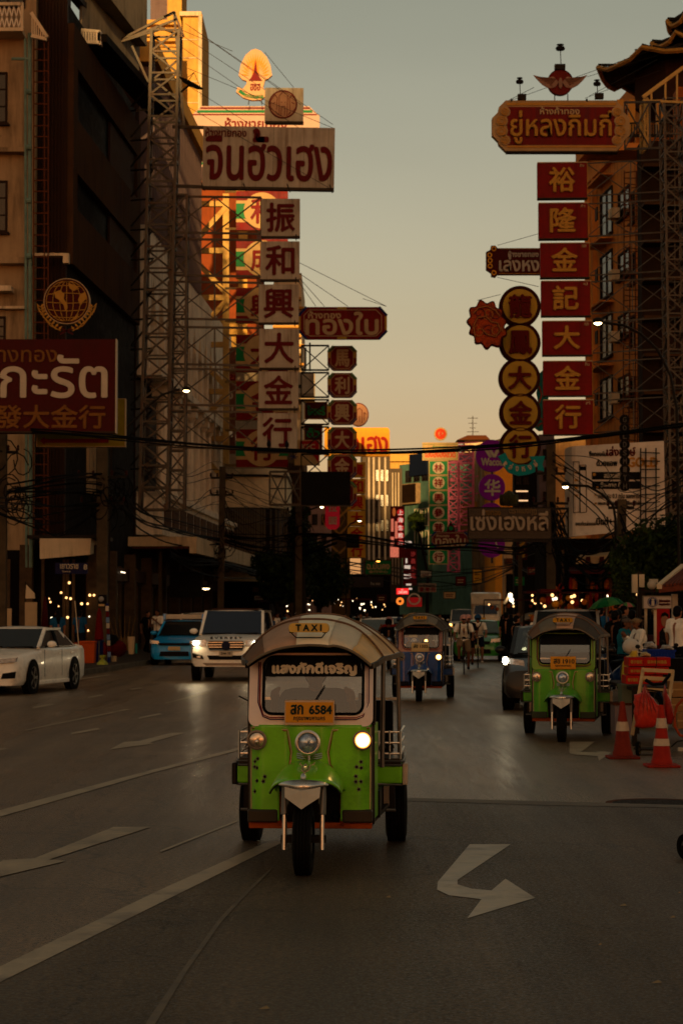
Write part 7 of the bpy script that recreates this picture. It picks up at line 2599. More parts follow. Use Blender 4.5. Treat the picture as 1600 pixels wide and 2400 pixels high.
def person_meshes(pose, legs, sleeves, long_hair):
 key = (pose, legs, sleeves, long_hair)
 if key in _CL:
  return _CL[key]
 j = POSES[pose]
 Z = lambda p: V(p)
 pel, ch, nk, hd = Z(j['pel']), Z(j['ch']), Z(j['nk']), Z(j['hd'])
 body, top, bot, hair = MB(), MB(), MB(), MB()
 shoes_ = [MB(), MB()]
 body.ball(hd + V((0, 0, .02)), (.076, .092, .098), 14, 10)
 body.ball(hd + V((0, -.02, -.05)), (.055, .068, .062), 12, 8)
 body.ball(hd + V((0, -.095, -.005)), (.013, .02, .024), 8, 6)
 body.ball(hd + V((0, -.082, -.058)), (.026, .014, .010), 8, 6)
 for sg in (-1, 1):
  body.ball(hd + V((sg * .078, .005, 0)), (.012, .022, .032), 8, 6)
 limb(body, [nk + V((0, .01, -.03)), hd + V((0, .01, -.04))], [.054, .05])
 limb(body, [pel, (pel + ch) / 2, ch], [.125, .115, .13])
 for mb, e in ((top, .014),):
  for f in (-1, 1):
   limb(mb, [pel + V((f * .05, 0, .02)), (pel + ch) / 2 + V((f * .045, 0, 0)), ch + V((f * .07, 0, 0)), nk + V((f * .10, 0, -.05))], [.12 + e, .105 + e, .12 + e, .062 + e])
  limb(mb, [nk + V((-.15, 0, -.035)), nk + V((.15, 0, -.035))], [.055 + e, .055 + e])
 for i, sg in ((0, -1), (1, 1)):
  sh = nk + V((sg * j['sh'], 0, -.04))
  el, ha = Z(j['el'][i]), Z(j['ha'][i])
  limb(body, [sh, el, ha], [.048, .038, .026])
  d = (ha - el).normalized()
  side = V((sg, 0, 0))
  hand(body, ha, d, side if abs(d.z) > .5 else V((0, 0, 1)))
  end = el if sleeves == 'short' else ha
  mid = sh.lerp(el, .62) if sleeves == 'short' else el
  limb(top, [sh, sh.lerp(el, .5), mid] if sleeves == 'short' else [sh, el, ha], [.064, .060, .058] if sleeves == 'short' else [.062, .05, .038])
  hp = pel + V((sg * .085, 0, -.03))
  kn, ft = Z(j['kn'][i]), Z(j['ft'][i])
  if legs == 'dress':
   limb(body, [hp, kn, ft], [.08, .052, .036])
  else:
   limb(body, [hp, kn, ft], [.082, .054, .038])
   if legs == 'pants':
    limb(bot, [hp, kn, ft + V((0, 0, .02))], [.104, .074, .058])
   else:
    limb(bot, [hp, hp.lerp(kn, .85)], [.108, .088])
  shoes_[i].ball(ft + V((0, -.06, -.035)), (.045, .125, .042), 10, 6)
  shoes_[i].ball(ft + V((0, .01, -.02)), (.04, .05, .05), 10, 6)
 limb(bot, [pel + V((-.06, 0, 0)), pel + V((.06, 0, 0))], [.128, .128])
 if legs == 'dress':
  rings = []
  for z, rx, ry in ((1.02, .16, .14), (.85, .21, .19), (.6, .22, .22), (.35, .24, .25), (.14, .26, .28)):
   rings.append([(rx * math.cos(a), ry * math.sin(a) * (1 + .05 * math.sin(a * 9)), z) for a in [math.pi * 2 * k / 24 for k in range(24)]])
  bot.loft(rings, True, True, True)
 hair.ball(hd + V((0, .018, .045)), (.088, .098, .092), 14, 10)
 hair.ball(hd + V((0, .04, -.01)), (.082, .075, .085), 14, 10)
 if long_hair:
  limb(hair, [hd + V((0, .06, 0)), nk + V((0, .09, 0)), nk + V((0, .10, -.16))], [.08, .075, .05])
 out = [voxel(body), voxel(top, .013), voxel(bot, .015), voxel(hair, .014), [voxel(q_, .012) for q_ in shoes_]]
 eye = MB()
 for sg in (-1, 1):
  eye.ball(hd + V((sg * .030, -.083, .012)), (.011, .007, .006), 8, 5)
 out.append(eye.data('eyes', HAIRM))
 _CL[key] = out
 return out

def person(label, loc, rz, pose='stand', top=C_WHITE, bot=C_NAVY, skin=SKIN, legs='pants', sleeves='short', long_hair=False, h=1.0, group=None, hat=None, helmet=None, full=True, bag=None, shoes=C_BLACK):
 t = thing('person', label, 'person', loc, rz, group, world=False)
 t.scale = (h, h, h)
 ms = person_meshes(pose, legs, sleeves, long_hair)

 def p(me, nm_, m):
  o = bpy.data.objects.new(nm_, me)
  COL.objects.link(o)
  o.parent = t
  if not me.materials:
   me.materials.append(m)
  o.material_slots[0].link = 'OBJECT'
  o.material_slots[0].material = m
  return o
 p(ms[0], 'body', skin)
 p(ms[1], 'shirt' if legs != 'dress' else 'bodice', top)
 p(ms[2], {'pants': 'trousers', 'shorts': 'shorts', 'dress': 'skirt'}[legs], bot)
 hd = V(POSES[pose]['hd'])
 if not helmet:
  p(ms[3], 'hair', HAIRM)
 if full:
  for q_ in ms[4]:
   p(q_, 'shoe', shoes)
  p(ms[5], 'eyes', HAIRM)
 if hat:
  mb = MB().ball(hd + V((0, .005, .055)), (.095, .105, .07), 14, 8)
  mb.ball(hd + V((0, -.10, .055)), (.07, .07, .012), 12, 5)
  mb.build('cap', hat, t, smooth=True)
 if helmet:
  mb = MB().ball(hd + V((0, .015, .04)), (.115, .14, .115), 16, 10)
  mb.build('helmet', helmet, t, smooth=True)
  MB().ball(hd + V((0, -.095, .012)), (.07, .03, .035), 10, 6).build('visor' if pose == 'sit' else 'helmet_strap', SEATB, t, smooth=True)
 if bag:
  nk = V(POSES[pose]['nk'])
  if bag == 'pack':
   MB().ball(nk + V((0, .20, -.22)), (.15, .11, .24), 10, 8).build('backpack', C_BLACK, t, smooth=True)
   for sg in (-1, 1):
    MB().tube([nk + V((sg * .10, .12, .02)), nk + V((sg * .11, -.06, .045)), nk + V((sg * .11, -.17, -.12)), nk + V((sg * .13, -.08, -.28))], .022, 6).build('bag_strap', C_BLACK, t)
  if bag == 'cross':
   MB().tube([nk + V((.13, 0, .05)), nk + V((.06, -.17, -.10)), nk + V((-.10, -.19, -.32)), nk + V((-.16, -.06, -.42))], .02, 6).build('bag_strap', C_BLACK, t)
  if bag == 'side':
   MB().ball(V((-.23, .10, .98)), (.08, .16, .17), 10, 8).build('shoulder_bag', C_BLACK, t, smooth=True)
   MB().tube([nk + V((-.13, 0, .03)), V((-.22, .08, 1.1))], .014, 6).build('bag_strap', C_BLACK, t)
 return t

def on_road(px, d, z=0):
 p = P(px, HZ, d)
 return V((p.x, d, z))

c = V(tuk1.location) + Matrix.Rotation(tuk1.rotation_euler.z, 3, 'Z') @ V((0, 1.2, 0))
person('driver in a dark shirt seated behind the windscreen of the front green three-wheeler', c + V((0, 0, .02)), tuk1.rotation_euler.z, 'sit', C_NAVY, C_BLACK, SKIND, h=1.02)
c = V(tuk2.location) + Matrix.Rotation(tuk2.rotation_euler.z, 3, 'Z') @ V((0, 1.14, 0))
person('driver at the handlebar of the blue three-wheeler', c, tuk2.rotation_euler.z, 'sit', C_GREY, C_BLACK, SKIND)
person('pedestrian in a long black dress with raised hands, standing beside the queue', on_road(1207, 61.5), R(112), 'phone', C_BLACK, C_BLACK, SKIN, 'dress', 'short', False, .98, bag='side')
person('dark-clad pedestrian standing behind the one in the long black dress', on_road(1186, 76), R(160), 'stand', C_BLACK, C_BLACK, SKIN, h=1.03)
person('pedestrian in a white top behind the black-clad pair', on_road(1196, 80), R(200), 'stand', C_WHITE, C_BLACK, SKIN, h=.98)

def bicycle(label, loc, rz, fm, group=None):
 t = thing('bicycle', label, 'bicycle', loc, rz, group, world=False)
 for y in (-.52, .50):
  mb = MB().tube([(0, y + .33 * math.cos(a), .33 + .33 * math.sin(a)) for a in [math.pi * 2 * k / 24 for k in range(24)]], .018, 6, close=True)
  w_ = mb.build('wheel', RUBBER, t, smooth=True)
  sp = MB()
  for k in range(12):
   a = math.pi * k / 6
   sp.bar((0, y, .33), (0, y + .31 * math.cos(a), .33 + .31 * math.sin(a)), .003)
  sp.ball((0, y, .33), .03, 8, 6)
  sp.build('spokes', CHROMED, w_)
 mb = MB()
 mb.tube([(0, -.40, .92), (0, -.34, .72), (0, .05, .32), (0, .18, .80), (0, -.36, .78)], .018, 8)
 mb.tube([(0, .05, .32), (0, .50, .33), (0, .17, .76)], .012, 6)
 mb.build('frame', fm, t, smooth=True)
 mb = MB()
 for sg in (-1, 1):
  mb.tube([(sg * .05, -.52, .33), (sg * .05, -.42, .66), (0, -.40, .72)], .012, 6)
 mb.build('fork', fm, t, smooth=True)
 MB().tube([(-.30, -.36, 1.0), (-.12, -.42, 1.02), (.12, -.42, 1.02), (.30, -.36, 1.0)], .014, 6).build('handlebar', GUNM, t)
 MB().ball((0, .22, .90), (.07, .13, .035), 10, 6).build('saddle', SEATB, t, smooth=True)
 MB().tube([(0, .20, .88), (0, .17, .72)], .014, 6).build('seat_post', CHROMED, t)
 for sg, z in ((-1, .16), (1, -.16)):
  MB().bar((sg * .05, .05, .32), (sg * .07, .05 - z, .32 + z * .4), .02).build('crank', GUNM, t)
 MB().lathe([(.02, 0), (.045, .01), (.045, .03), (.01, .05)], (0, -.47, .95), (0, 1, 0), 12).build('front_lamp', REFL, t)
 return t

for (px, d, rz, fm, lb) in ((1086, 60.8, -3, GUNM, 'black bicycle ridden by the person with the red and white helmet'), (1119, 68, -4, mat('pale_bike_frame', (.5, .45, .30), .4), 'pale-framed bicycle ridden by the person with the blue helmet'), (1096, 66, -2, GUNM, 'dark bicycle of the rider hidden between the two front cyclists')):
 bicycle(lb, on_road(px, d), R(rz), fm, 'bicycles coming down the street')
RWH = mat('red_white_helmet', (.5, .30, .26), .35, var=.6, scale=14)
person('cyclist in a white T-shirt and backpack with a red and white helmet', on_road(1086, 60.8), R(-3), 'cycle', C_WHITE, C_TAN, SKIND, 'shorts', helmet=RWH, bag='pack')
person('cyclist in a white T-shirt with black cross strap and blue helmet', on_road(1119, 68), R(-4), 'cycle', C_WHITE, C_NAVY, SKIN, 'shorts', helmet=mat('blue_helmet', (.03, .10, .20), .35), bag='cross', shoes=C_WHITE)
person('cyclist mostly hidden behind the rider in the red and white helmet', on_road(1096, 66), R(-2), 'cycle', C_BLACK, C_BLACK, SKIND, 'shorts', helmet=RWH)

def motorbike(label, loc, rz, paint, group=None):
 t = thing('motorcycle', label, 'motorcycle', loc, rz, group, world=False)
 for y in (-.62, .60):
  add_wheel(t, (0, y, .28), .28, .09, .19, 5)
 mb = MB()
 rings = []
 for y, w_, z0_, z1_ in ((-.36, .06, .55, .95), (-.28, .17, .42, 1.0), (-.18, .14, .30, .85), (.0, .10, .26, .50), (.15, .13, .30, .62), (.4, .14, .42, .74), (.75, .09, .58, .80), (.88, .04, .68, .78)):
  rings.append([(w_ * math.cos(a), y, (z0_ + z1_) / 2 + (z1_ - z0_) / 2 * math.sin(a)) for a in [math.pi * 2 * k / 12 for k in range(12)]])
 mb.loft(rings, True, True, True)
 mb.build('bodywork', paint, t, smooth=50)
 MB().hexa([(-.12, .08, .72), (.12, .08, .72), (.10, .85, .80), (-.10, .85, .80), (-.11, .10, .80), (.11, .10, .80), (.09, .85, .88), (-.09, .85, .88)]).build('seat', SEATB, t, bevel=.03)
 mb = MB()
 for sg in (-1, 1):
  mb.tube([(sg * .06, -.62, .28), (sg * .05, -.45, .70)], .02, 6)
 mb.build('fork', GUNM, t)
 MB().tube([(-.33, -.28, 1.02), (-.1, -.38, 1.0), (.1, -.38, 1.0), (.33, -.28, 1.02)], .014, 6).build('handlebar', GUNM, t)
 MB().ball((0, -.41, .90), (.085, .05, .07), 12, 8).build('headlight', LENS, t, smooth=True)
 MB().box(-.05, .05, -.92 + .1, -.40, .58, .60).build('front_mudguard', paint, t)
 for sg in (-1, 1):
  q_ = MB().tube([(sg * .22, -.33, 1.02), (sg * .27, -.36, 1.16)], .006, 5)
  q_.ball((sg * .28, -.36, 1.19), (.05, .015, .035), 10, 6)
  q_.build('mirror', GUNM, t)
 MB().tube([(.14, .1, .30), (.17, .75, .38)], .04, 8).build('exhaust', CHROMED, t, smooth=True)
 return t

M_BK = carpaint('dark_bike_paint', (.03, .02, .02), coat=.5)
M_BL = carpaint('blue_bike_paint', (.02, .06, .16), coat=.5)
for px, d, lb, m_, hm, h, tp in ((911, 66, 'motorcycle with rider in a dark visored helmet left of the blue three-wheeler', M_BK, C_BLACK, 1, C_BLACK), (912, 74, 'second motorcycle behind the dark-helmeted rider', M_BL, mat('pink_helmet', (.40, .22, .20), .35), 1.03, C_RED), (935, 90, 'motorcycle far behind the blue three-wheeler roof', M_BK, mat('blue_grey_helmet', (.05, .08, .14), .35), 1.0, C_NAVY), (775, 92, 'motorcycle between the white cars of the far queue', M_BK, C_BLACK, 1, C_BLACK), (800, 95, 'motorcycle of a rider with black helmet right of the white far car', M_BK, C_BLACK, 1.0, C_GREY)):
 motorbike(lb, on_road(px, d), R(-3), m_, 'motorcycles in the traffic')
 person('rider ' + {911: 'in black with a dark visored helmet on the nearest motorcycle', 912: 'in red with a pink helmet on the second motorcycle', 935: 'with a blue-grey helmet far behind the blue three-wheeler', 775: 'in black leaning behind the white far car', 800: 'in grey with black helmet beside the white far car'}[px], on_road(px, d) + V((0, .35, .14)), R(-3), 'sit', tp, C_BLACK, SKIND, helmet=hm, h=h, group='motorcycle riders')

rd = random.Random(21)
tops = [C_WHITE, C_BLACK, C_TEAL, C_BLACK, C_GREY, C_WHITE, C_RED, C_BLACK, C_BLUE, C_BROWN]
tn = ['white', 'black', 'teal', 'black', 'grey', 'white', 'red', 'black', 'blue', 'brown']
for i, (px, d) in enumerate(((648, 96), (657, 100), (667, 104), (680, 98), (690, 101), (700, 97), (711, 99), (724, 104), (736, 108), (748, 112), (762, 118), (808, 108), (822, 112), (846, 104), (858, 110), (672, 112), (716, 116), (834, 120), (638, 90), (1190, 98), (1184, 104), (1214, 92))):
 nm_ = tn[i % 10]
 person('pedestrian in %s %s' % (nm_, ['just right of the white SUV roof', 'with dark hair beside the lit stalls', 'between two dark-haired people', 'at the edge of the dark red stall umbrella', 'in front of the bright stall lamps', 'turned toward the crowd centre', 'right of the man with the white cap', 'under the tree foliage', 'beyond the first white far car', 'behind the front three-wheeler roof, centre left', 'before the middle trees', 'beside a motorcycle rider', 'just left of the second white far car', 'right of the second white far car', 'close to the grey building foot', 'half hidden in the second row of the crowd', 'at the back of the crowd under the tree', 'farthest off on the left lane', 'nearest the white SUV on the pavement side', 'just right of the white truck', 'a little right of the white truck, farther off', 'close to the small far three-wheeler'][i]), on_road(px, d, .0), R(rd.uniform(0, 360)), ['stand', 'walk'][i % 2], tops[i % 10], [C_NAVY, C_BLACK, C_TAN][i % 3], SKIN if i % 2 else SKIND, long_hair=(i % 3 == 0), h=rd.uniform(.95, 1.05), full=False, group='pedestrians in the far crowd', hat=C_WHITE if i == 6 else None)
rd = random.Random(8)
for i, (px, d, lb) in enumerate(((602, 88, 'beside the white SUV window'), (616, 92, 'behind the white SUV tail'), (946, 120, 'far behind the yellow roof light'), (1030, 125, 'between the pickup and the blue three-wheeler'), (1182, 90, 'close behind the dark-clad pair'), (1232, 78, 'beside the small far three-wheeler'), (1268, 82, 'at the edge of the lantern stall'), (1300, 60, 'left of the folded red umbrella'), (1366, 58, 'in front of the gold and red packets'), (1404, 56, 'under the left rim of the green umbrella'), (1440, 44, 'just right of the green three-wheeler roof'), (1458, 52, 'under the pink umbrella'), (1532, 47, 'at the kiosk counter left of the poster'), (1586, 41, 'right of the portrait poster'), (1508, 55, 'under the control cabinets'))):
 nm_ = tn[(i * 3 + 1) % 10]
 person('pedestrian in %s %s' % (nm_, lb), on_road(px, d, .15 if px > 1240 or px < 620 else 0), R(rd.uniform(0, 360)), ['walk', 'stand', 'phone'][i % 3], tops[(i * 3 + 1) % 10], [C_NAVY, C_BLACK, C_TAN][i % 3], SKIN if i % 2 else SKIND, long_hair=(i % 4 == 0), h=rd.uniform(.95, 1.04), group='pedestrians around the stalls', hat=C_TAN if i % 5 == 2 else None)
for px, d, lb in ((1430, 42, 'parked motorcycle close behind the green three-wheeler'), (1452, 45, 'parked motorcycle under the green umbrella edge'), (1540, 41, 'parked motorcycle before the portrait poster'), (1555, 35, 'parked motorcycle right behind the bagged goods')):
 motorbike(lb, on_road(px, d), R(-35 - (px % 7) * 6), M_BL if px % 4 else M_BK, 'parked motorcycles')
person('pedestrian with long dark hair in a blue-striped top behind the white saloon', on_road(136, 68.5, .15), R(200), 'stand', C_BLUE, C_BLACK, SKIN, long_hair=True, h=.98)
person('pedestrian in a blue shirt near the orange bin, back turned', on_road(188, 72, .15), R(165), 'stand', C_BLUE, C_NAVY, SKIND, h=.98)
person('man in a white shirt and dark trousers waiting by the sky-blue taxi', on_road(371, 77, .15), R(-30), 'phone', C_WHITE, C_BLACK, SKIND, h=1.0)
person('shopper in dark clothes under the canopy left of the sky-blue taxi', on_road(345, 84, .15), R(40), 'walk', C_BLACK, C_BLACK, SKIN, h=.97)
for px, d, tp, lb, hat, rz, ps, z in ((1461, 43, C_TEAL, 'seated-looking man in a teal shirt and grey cap behind the tall parcels', C_GREY, 60, 'phone', 0), (1496, 42, C_WHITE, 'man in a white long-sleeved shirt and pale cap reaching to the right', C_TAN, -70, 'phone', 0), (1480, 47, C_GREY, 'man in grey with short dark hair behind the cap wearers', None, 150, 'stand', .15), (1448, 49, C_BLACK, 'dark-haired person in black between the three-wheeler and the stalls', None, 190, 'stand', .15), (1520, 50, C_BROWN, 'person in brown by the information sign', None, 120, 'stand', .15), (1432, 60, C_RED, 'stall keeper in red under the green umbrella', None, 20, 'stand', .15), (1320, 66, C_BLACK, 'pedestrian in black at the lantern stall', None, 100, 'walk', .15), (1286, 70, C_GREY, 'pedestrian in grey behind the small far three-wheeler', None, 30, 'walk', .15), (1262, 58, C_TAN, 'bareheaded person close to the pale queuing car', None, 200, 'stand', 0)):
 person(lb, on_road(px, d, z), R(rz), ps, tp, C_NAVY, SKIND, hat=hat, h=.97, sleeves='long' if tp is C_WHITE else 'short')

# ================================================================ goods, cones and trolley on the right
CONE = mat('faded_cone_orange', (.30, .055, .03), .6, var=.3, scale=5, dirt=(.12, .03, .02), dirta=.8)
CONE2 = mat('bright_cone_red', (.42, .045, .025), .5, var=.25, scale=5, dirt=(.2, .04, .02), dirta=.6)
CBAND = mat('scuffed_white_band', (.60, .50, .38), .5, var=.2, scale=8, dirt=(.35, .08, .04), dirta=.9)

def cone(label, px, d, h, m_, bands, z=0):
 c = on_road(px, d)
 t = thing('traffic_cone', label, 'traffic cone', c, 0, 'traffic cones')
 MB().box(c.x - .19, c.x + .19, c.y - .19, c.y + .19, .0, .03).build('base', m_, t, bevel=.012)
 MB().lathe([(.125, .03), (.12, .07), (.108, .10), (.104, .12), (.034, h * .93), (.027, h), (.015, h)], c, (0, 0, 1), 28).build('cone_body', m_, t, smooth=40)
 for a, b in bands:
  f = lambda q: .107 + (.036 - .107) * (q - .12) / (h * .93 - .12)
  MB().lathe([(f(a), a), (f(a) + .004, a), (f(b) + .004, b), (f(b), b)], c, (0, 0, 1), 28, True).build('white_band', CBAND, t, smooth=40)

cone('dull orange traffic cone with one broad pale band, beside the trolley', 1456, 25.7, .68, CONE, ((.33, .44),))
cone('brighter red traffic cone with two scuffed white bands, nearest the viewer', 1547, 24.3, .70, CONE2, ((.24, .32), (.44, .55)))
CRM = mat('cream_painted_wood', (.58, .44, .26), .6, var=.15, dirt=(.3, .2, .1), dirta=.5)
k5 = lambda a, b, d: P(1150 + a * .287, 1350 + b * .287, d)
t = thing('hand_trolley', 'cream wooden hand trolley leaning upright with slatted back and small wheels', 'trolley', (P(1510, HZ, 26.2).x, 26.2, 0))
for a, b in (((1150, 1300), (1242, 752)), ((1420, 1310), (1484, 770))):
 MB().bar(k5(*a, 25.9), k5(*b, 26.3), .035, .035).build('rail', CRM, t)
for y in (765, 830, 925):
 MB().bar(k5(1232, y, 26.25), k5(1484, y + 14, 26.25), .03, .045).build('slat', CRM, t)
MB().bar(k5(1240, 925, 26.2), k5(1400, 945, 26.2), .02, .02).build('hook_bar', STEELD, t)
for a in (1200, 1442):
 c = k5(a, 1408, 26.2)
 c.z = .085
 MB().lathe([(.05, -.02), (.085, -.02), (.088, 0), (.085, .02), (.05, .02)], c, V((1, -.35, 0)), 22, True).build('wheel', RUBBER, t, smooth=30)
 MB().lathe([(.052, -.015), (.06, -.022), (.06, .022), (.052, .015)], c, V((1, -.35, 0)), 22, True).build('wheel_rim', CRM, t)
MB().box(*[k5(1190, 1400, 26.2).x, k5(1440, 1400, 26.2).x], 26.2, 26.5, .06, .08).build('toe_plate', STEELD, t)
MB().tube([k5(1260, 850, 26.15), k5(1320, 885, 26.1), k5(1400, 880, 26.1), k5(1460, 800, 26.1)], .022, 8).build('handle', SEATB, t, smooth=True)

def sack(name, label, pts, d, th, m_, seed=1, group=None, cat='bag'):
 """a soft bag: front outline given, swollen depth, gathered folds"""
 cx_ = sum(p[0] for p in pts) / len(pts)
 ys_ = [p[1] for p in pts]
 cy_ = (min(ys_) + max(ys_)) / 2
 t = thing(name, label, cat, k5(cx_, max(ys_), d), 0, group)
 n = len(pts)
 rings = []
 nl = 12
 fine = []
 for i in range(n):
  a, b = pts[i], pts[(i + 1) % n]
  for q in range(4):
   fine.append((a[0] + (b[0] - a[0]) * q / 4, a[1] + (b[1] - a[1]) * q / 4))
 rd_ = random.Random(seed)
 ph = [rd_.uniform(0, 6) for _ in range(3)]
 mb = MB()
 for l in range(nl + 1):
  u = -1 + 2 * l / nl
  s_ = math.sqrt(max(0, 1 - u * u)) if abs(u) < 1 else 0
  s_ = max(.03, s_ ** .7)
  ring = []
  for i, (x, y) in enumerate(fine):
   fold = 1 + .05 * math.sin(i * 1.9 + ph[0]) + .03 * math.sin(i * 3.1 + u * 4 + ph[1])
   p = k5(cx_ + (x - cx_) * s_ * fold, cy_ + (y - cy_) * (s_ * .92 + .08 * 0), d)
   p.y += u * th
   ring.append(p)
  rings.append(ring)
 mb.loft(rings, True, True, True)
 return mb.build('bag_body', m_, t, smooth=70), t

REDB = mat('translucent_red_plastic', (.55, .06, .03), .4, var=.25, scale=10, coat=.3)
REDB2 = mat('darker_red_plastic', (.36, .03, .015), .4, var=.3, scale=10, coat=.3)
o, t = sack('carrier_bag', 'big bulging red carrier bag hanging on the left of the cream trolley', [(1170, 960), (1230, 940), (1250, 880), (1268, 930), (1320, 990), (1370, 1060), (1400, 1130), (1385, 1210), (1320, 1250), (1230, 1262), (1175, 1245), (1165, 1100)], 25.6, .12, REDB, 3, 'red bags on the trolley')
for k_ in range(5):
 MB().tube([k5(1250 + k_ * 3, 890, 25.5), k5(1215 + k_ * 28, 1020 + k_ * 10, 25.48), k5(1200 + k_ * 38, 1140, 25.47)], [.002, .008, .002], 5).build('fold', REDB2, t)
o, t = sack('carrier_bag', 'narrow red carrier bag hanging on the right of the cream trolley', [(1400, 950), (1415, 870), (1425, 930), (1455, 990), (1480, 1080), (1494, 1180), (1470, 1225), (1430, 1225), (1415, 1120)], 25.6, .10, REDB2, 4, 'red bags on the trolley')
o, t = sack('carrier_bag', 'tall yellow carrier bag slumped left of the red parcel boxes', [(1060, 870), (1070, 720), (1100, 650), (1130, 640), (1150, 600), (1190, 590), (1200, 640), (1190, 700), (1130, 720), (1110, 870)], 29, .14, mat('yellow_plastic', (.62, .42, .03), .4, var=.2, coat=.3), 6)
o, t = sack('carrier_bag', 'crumpled cream bag on top of the red parcel boxes', [(1210, 660), (1225, 625), (1260, 615), (1300, 640), (1300, 662)], 28.4, .12, mat('cream_plastic', (.5, .38, .2), .5, var=.4, scale=9), 7)
o, t = sack('carrier_bag', 'cloudy clear bag of white goods on the blue crate', [(1240, 590), (1260, 540), (1310, 530), (1345, 570), (1350, 600)], 30.5, .16, mat('cloudy_plastic', (.42, .38, .34), .3, var=.5, scale=14), 8)
o, t = sack('carrier_bag', 'white lumpy bag on the right half of the blue crate', [(1380, 595), (1400, 560), (1450, 560), (1485, 590), (1490, 610)], 30.5, .16, _M['cloudy_plastic'], 9)

def kbox(name, label, cat, a0, b0, a1, b1, d, dep, m_, group=None, yaw=0, bevel=.01):
 p, q = k5(a0, b1, d), k5(a1, b0, d)
 c = (p + q) / 2
 t = thing(name, label, cat, (c.x, d, p.z), yaw, group, world=False)
 w_, h_ = (q.x - p.x) / 2, q.z - p.z
 MB().box(-w_, w_, 0, dep, 0, h_).build('box_body', m_, t, bevel=bevel)
 return t, w_, h_, dep

RBOX = mat('red_parcel_card', (.45, .03, .015), .55, var=.12)
for q, lb in (((1120, 665, 1465, 738), 'long red parcel box with yellow characters, topmost of its stack'), ((1120, 745, 1450, 806), 'red parcel box in the middle of the stack behind the trolley'), ((1100, 812, 1400, 884), 'red parcel box at the bottom of the stack')):
 t, w_, h_, dp = kbox('parcel_box', lb, 'box', *q, 28, .45, RBOX, 'red parcel boxes')
 txt('春子春紅', t, GOLDT, (-w_ * .62, 0, h_ * .5), (1, 0, 0), (0, 0, 1), w_ * .55, h_ * .38, .003, .002)
 txt('苗林鴻州禮品', t, GOLDT, (w_ * .35, 0, h_ * .5), (1, 0, 0), (0, 0, 1), w_ * .9, h_ * .36, .003, .002)
 MB().box(-w_ * .28, -w_ * .265, -.003, 0, 0, h_).build('box_seam', SDRED, t)
 MB().tube([(w_ * .32, -.006, 0), (w_ * .33, -.008, h_), (w_ * .36, dp, h_ + .004)], .005, 5).build('cord', SEATB, t)
t, w_, h_, dp = kbox('foam_tub', 'grey-green foam tub under the red parcels and yellow bag', 'tub', 1065, 892, 1200, 1052, 28.6, .4, mat('grey_green_foam', (.20, .22, .16), .7, var=.15))
MB().box(-w_ - .01, w_ + .01, -.01, dp + .01, h_ - .03, h_ + .01).build('lid', _M['grey_green_foam'], t)
t, w_, h_, dp = kbox('display_counter', 'low lilac-grey counter with dark orange rail under the foam tub', 'counter', 1012, 1055, 1170, 1300, 28.6, .5, mat('lilac_grey_board', (.28, .22, .22), .7, var=.2))
MB().box(-w_ - .02, w_ + .02, -.02, dp, h_, h_ + .03).build('top_rail', RUST, t)
t, w_, h_, dp = kbox('plastic_crate', 'large blue plastic crate of bagged goods behind the red parcels', 'crate', 1280, 602, 1500, 672, 30.4, .6, mat('crate_blue', (.02, .06, .30), .5, var=.15))
mb = MB()
for i in range(9):
 mb.box(-w_ + .02 + i * w_ * .22, -w_ + .04 + i * w_ * .22, -.012, 0, 0, h_)
mb.build('rib', _M['crate_blue'], t, kind='stuff')
MB().box(-w_ - .015, w_ + .015, -.015, .01, h_ - .03, h_).build('rim', _M['crate_blue'], t)
CARD = mat('brown_cardboard', (.34, .20, .09), .8, var=.15)
for q, d_, lb in (((1478, 868, 1600, 990), 27.6, 'upper brown cardboard box at the right edge behind the trolley'), ((1470, 998, 1600, 1110), 27.5, 'middle brown cardboard box at the right edge'), ((1520, 1118, 1640, 1250), 27.2, 'lower brown cardboard box with pale paper at the right edge')):
 t, w_, h_, dp = kbox('cardboard_box', lb, 'box', *q, d_, .45, CARD, 'cardboard boxes at the right edge')
 MB().box(-w_, w_, -.004, -.001, h_ * .46, h_ * .56).build('tape', mat('parcel_tape', (.45, .30, .14), .3), t)
t = thing('goods_table', 'dark low table under the parcels and crate', 'table', on_road(1530, 28.6))
zt_ = k5(1300, 890, 28.4).z - .02
MB().box(P(1480, HZ, 28).x, P(1640, HZ, 28).x, 28.0, 31.1, zt_ - .04, zt_).build('table_top', WOODD, t)
for px, d in ((1484, 28.05), (1636, 28.05), (1490, 31), (1620, 31)):
 c = on_road(px, d)
 MB().box(c.x - .03, c.x + .03, c.y - .03, c.y + .03, 0, zt_ - .04).build('leg', STEELD, t)
t = thing('crate_stand', 'dark stand holding the blue crate', 'stand', on_road(1560, 30.4))
zc_ = k5(1300, 672, 30.4).z
MB().box(P(1515, HZ, 30.4).x, P(1640, HZ, 30.4).x, 30.3, 31.05, zt_ + .001, zc_ - .003).build('stand_body', DARKIN, t)
t = thing('wire_cart', 'cart with a rusty orange tube hoop cut by the right edge', 'cart', on_road(1600, 26.6))
MB().tube([k5(1640, 1010, 26.6), k5(1560, 1012, 26.6), k5(1515, 1060, 26.6), k5(1495, 1140, 26.6), k5(1500, 1230, 26.6), k5(1540, 1300, 26.6), k5(1640, 1330, 26.6)], .018, 8).build('hoop', mat('rusty_orange_tube', (.42, .10, .03), .5, var=.3), t, smooth=True)
MB().tube([k5(1470, 1395, 26.4), k5(1520, 1350, 26.4), k5(1640, 1335, 26.5)], .008, 6).build('cable', SEATB, t)
c = k5(1600, 1400, 26.5)
c.z = .08
MB().lathe([(.05, -.02), (.08, -.02), (.08, .02), (.05, .02)], c, V((1, -.2, 0)), 20, True).build('wheel', RUBBER, t)
c = on_road(1603, 15.2)
t = thing('push_cart', 'push cart just outside the frame with one small black wheel showing at the right edge', 'cart', c)
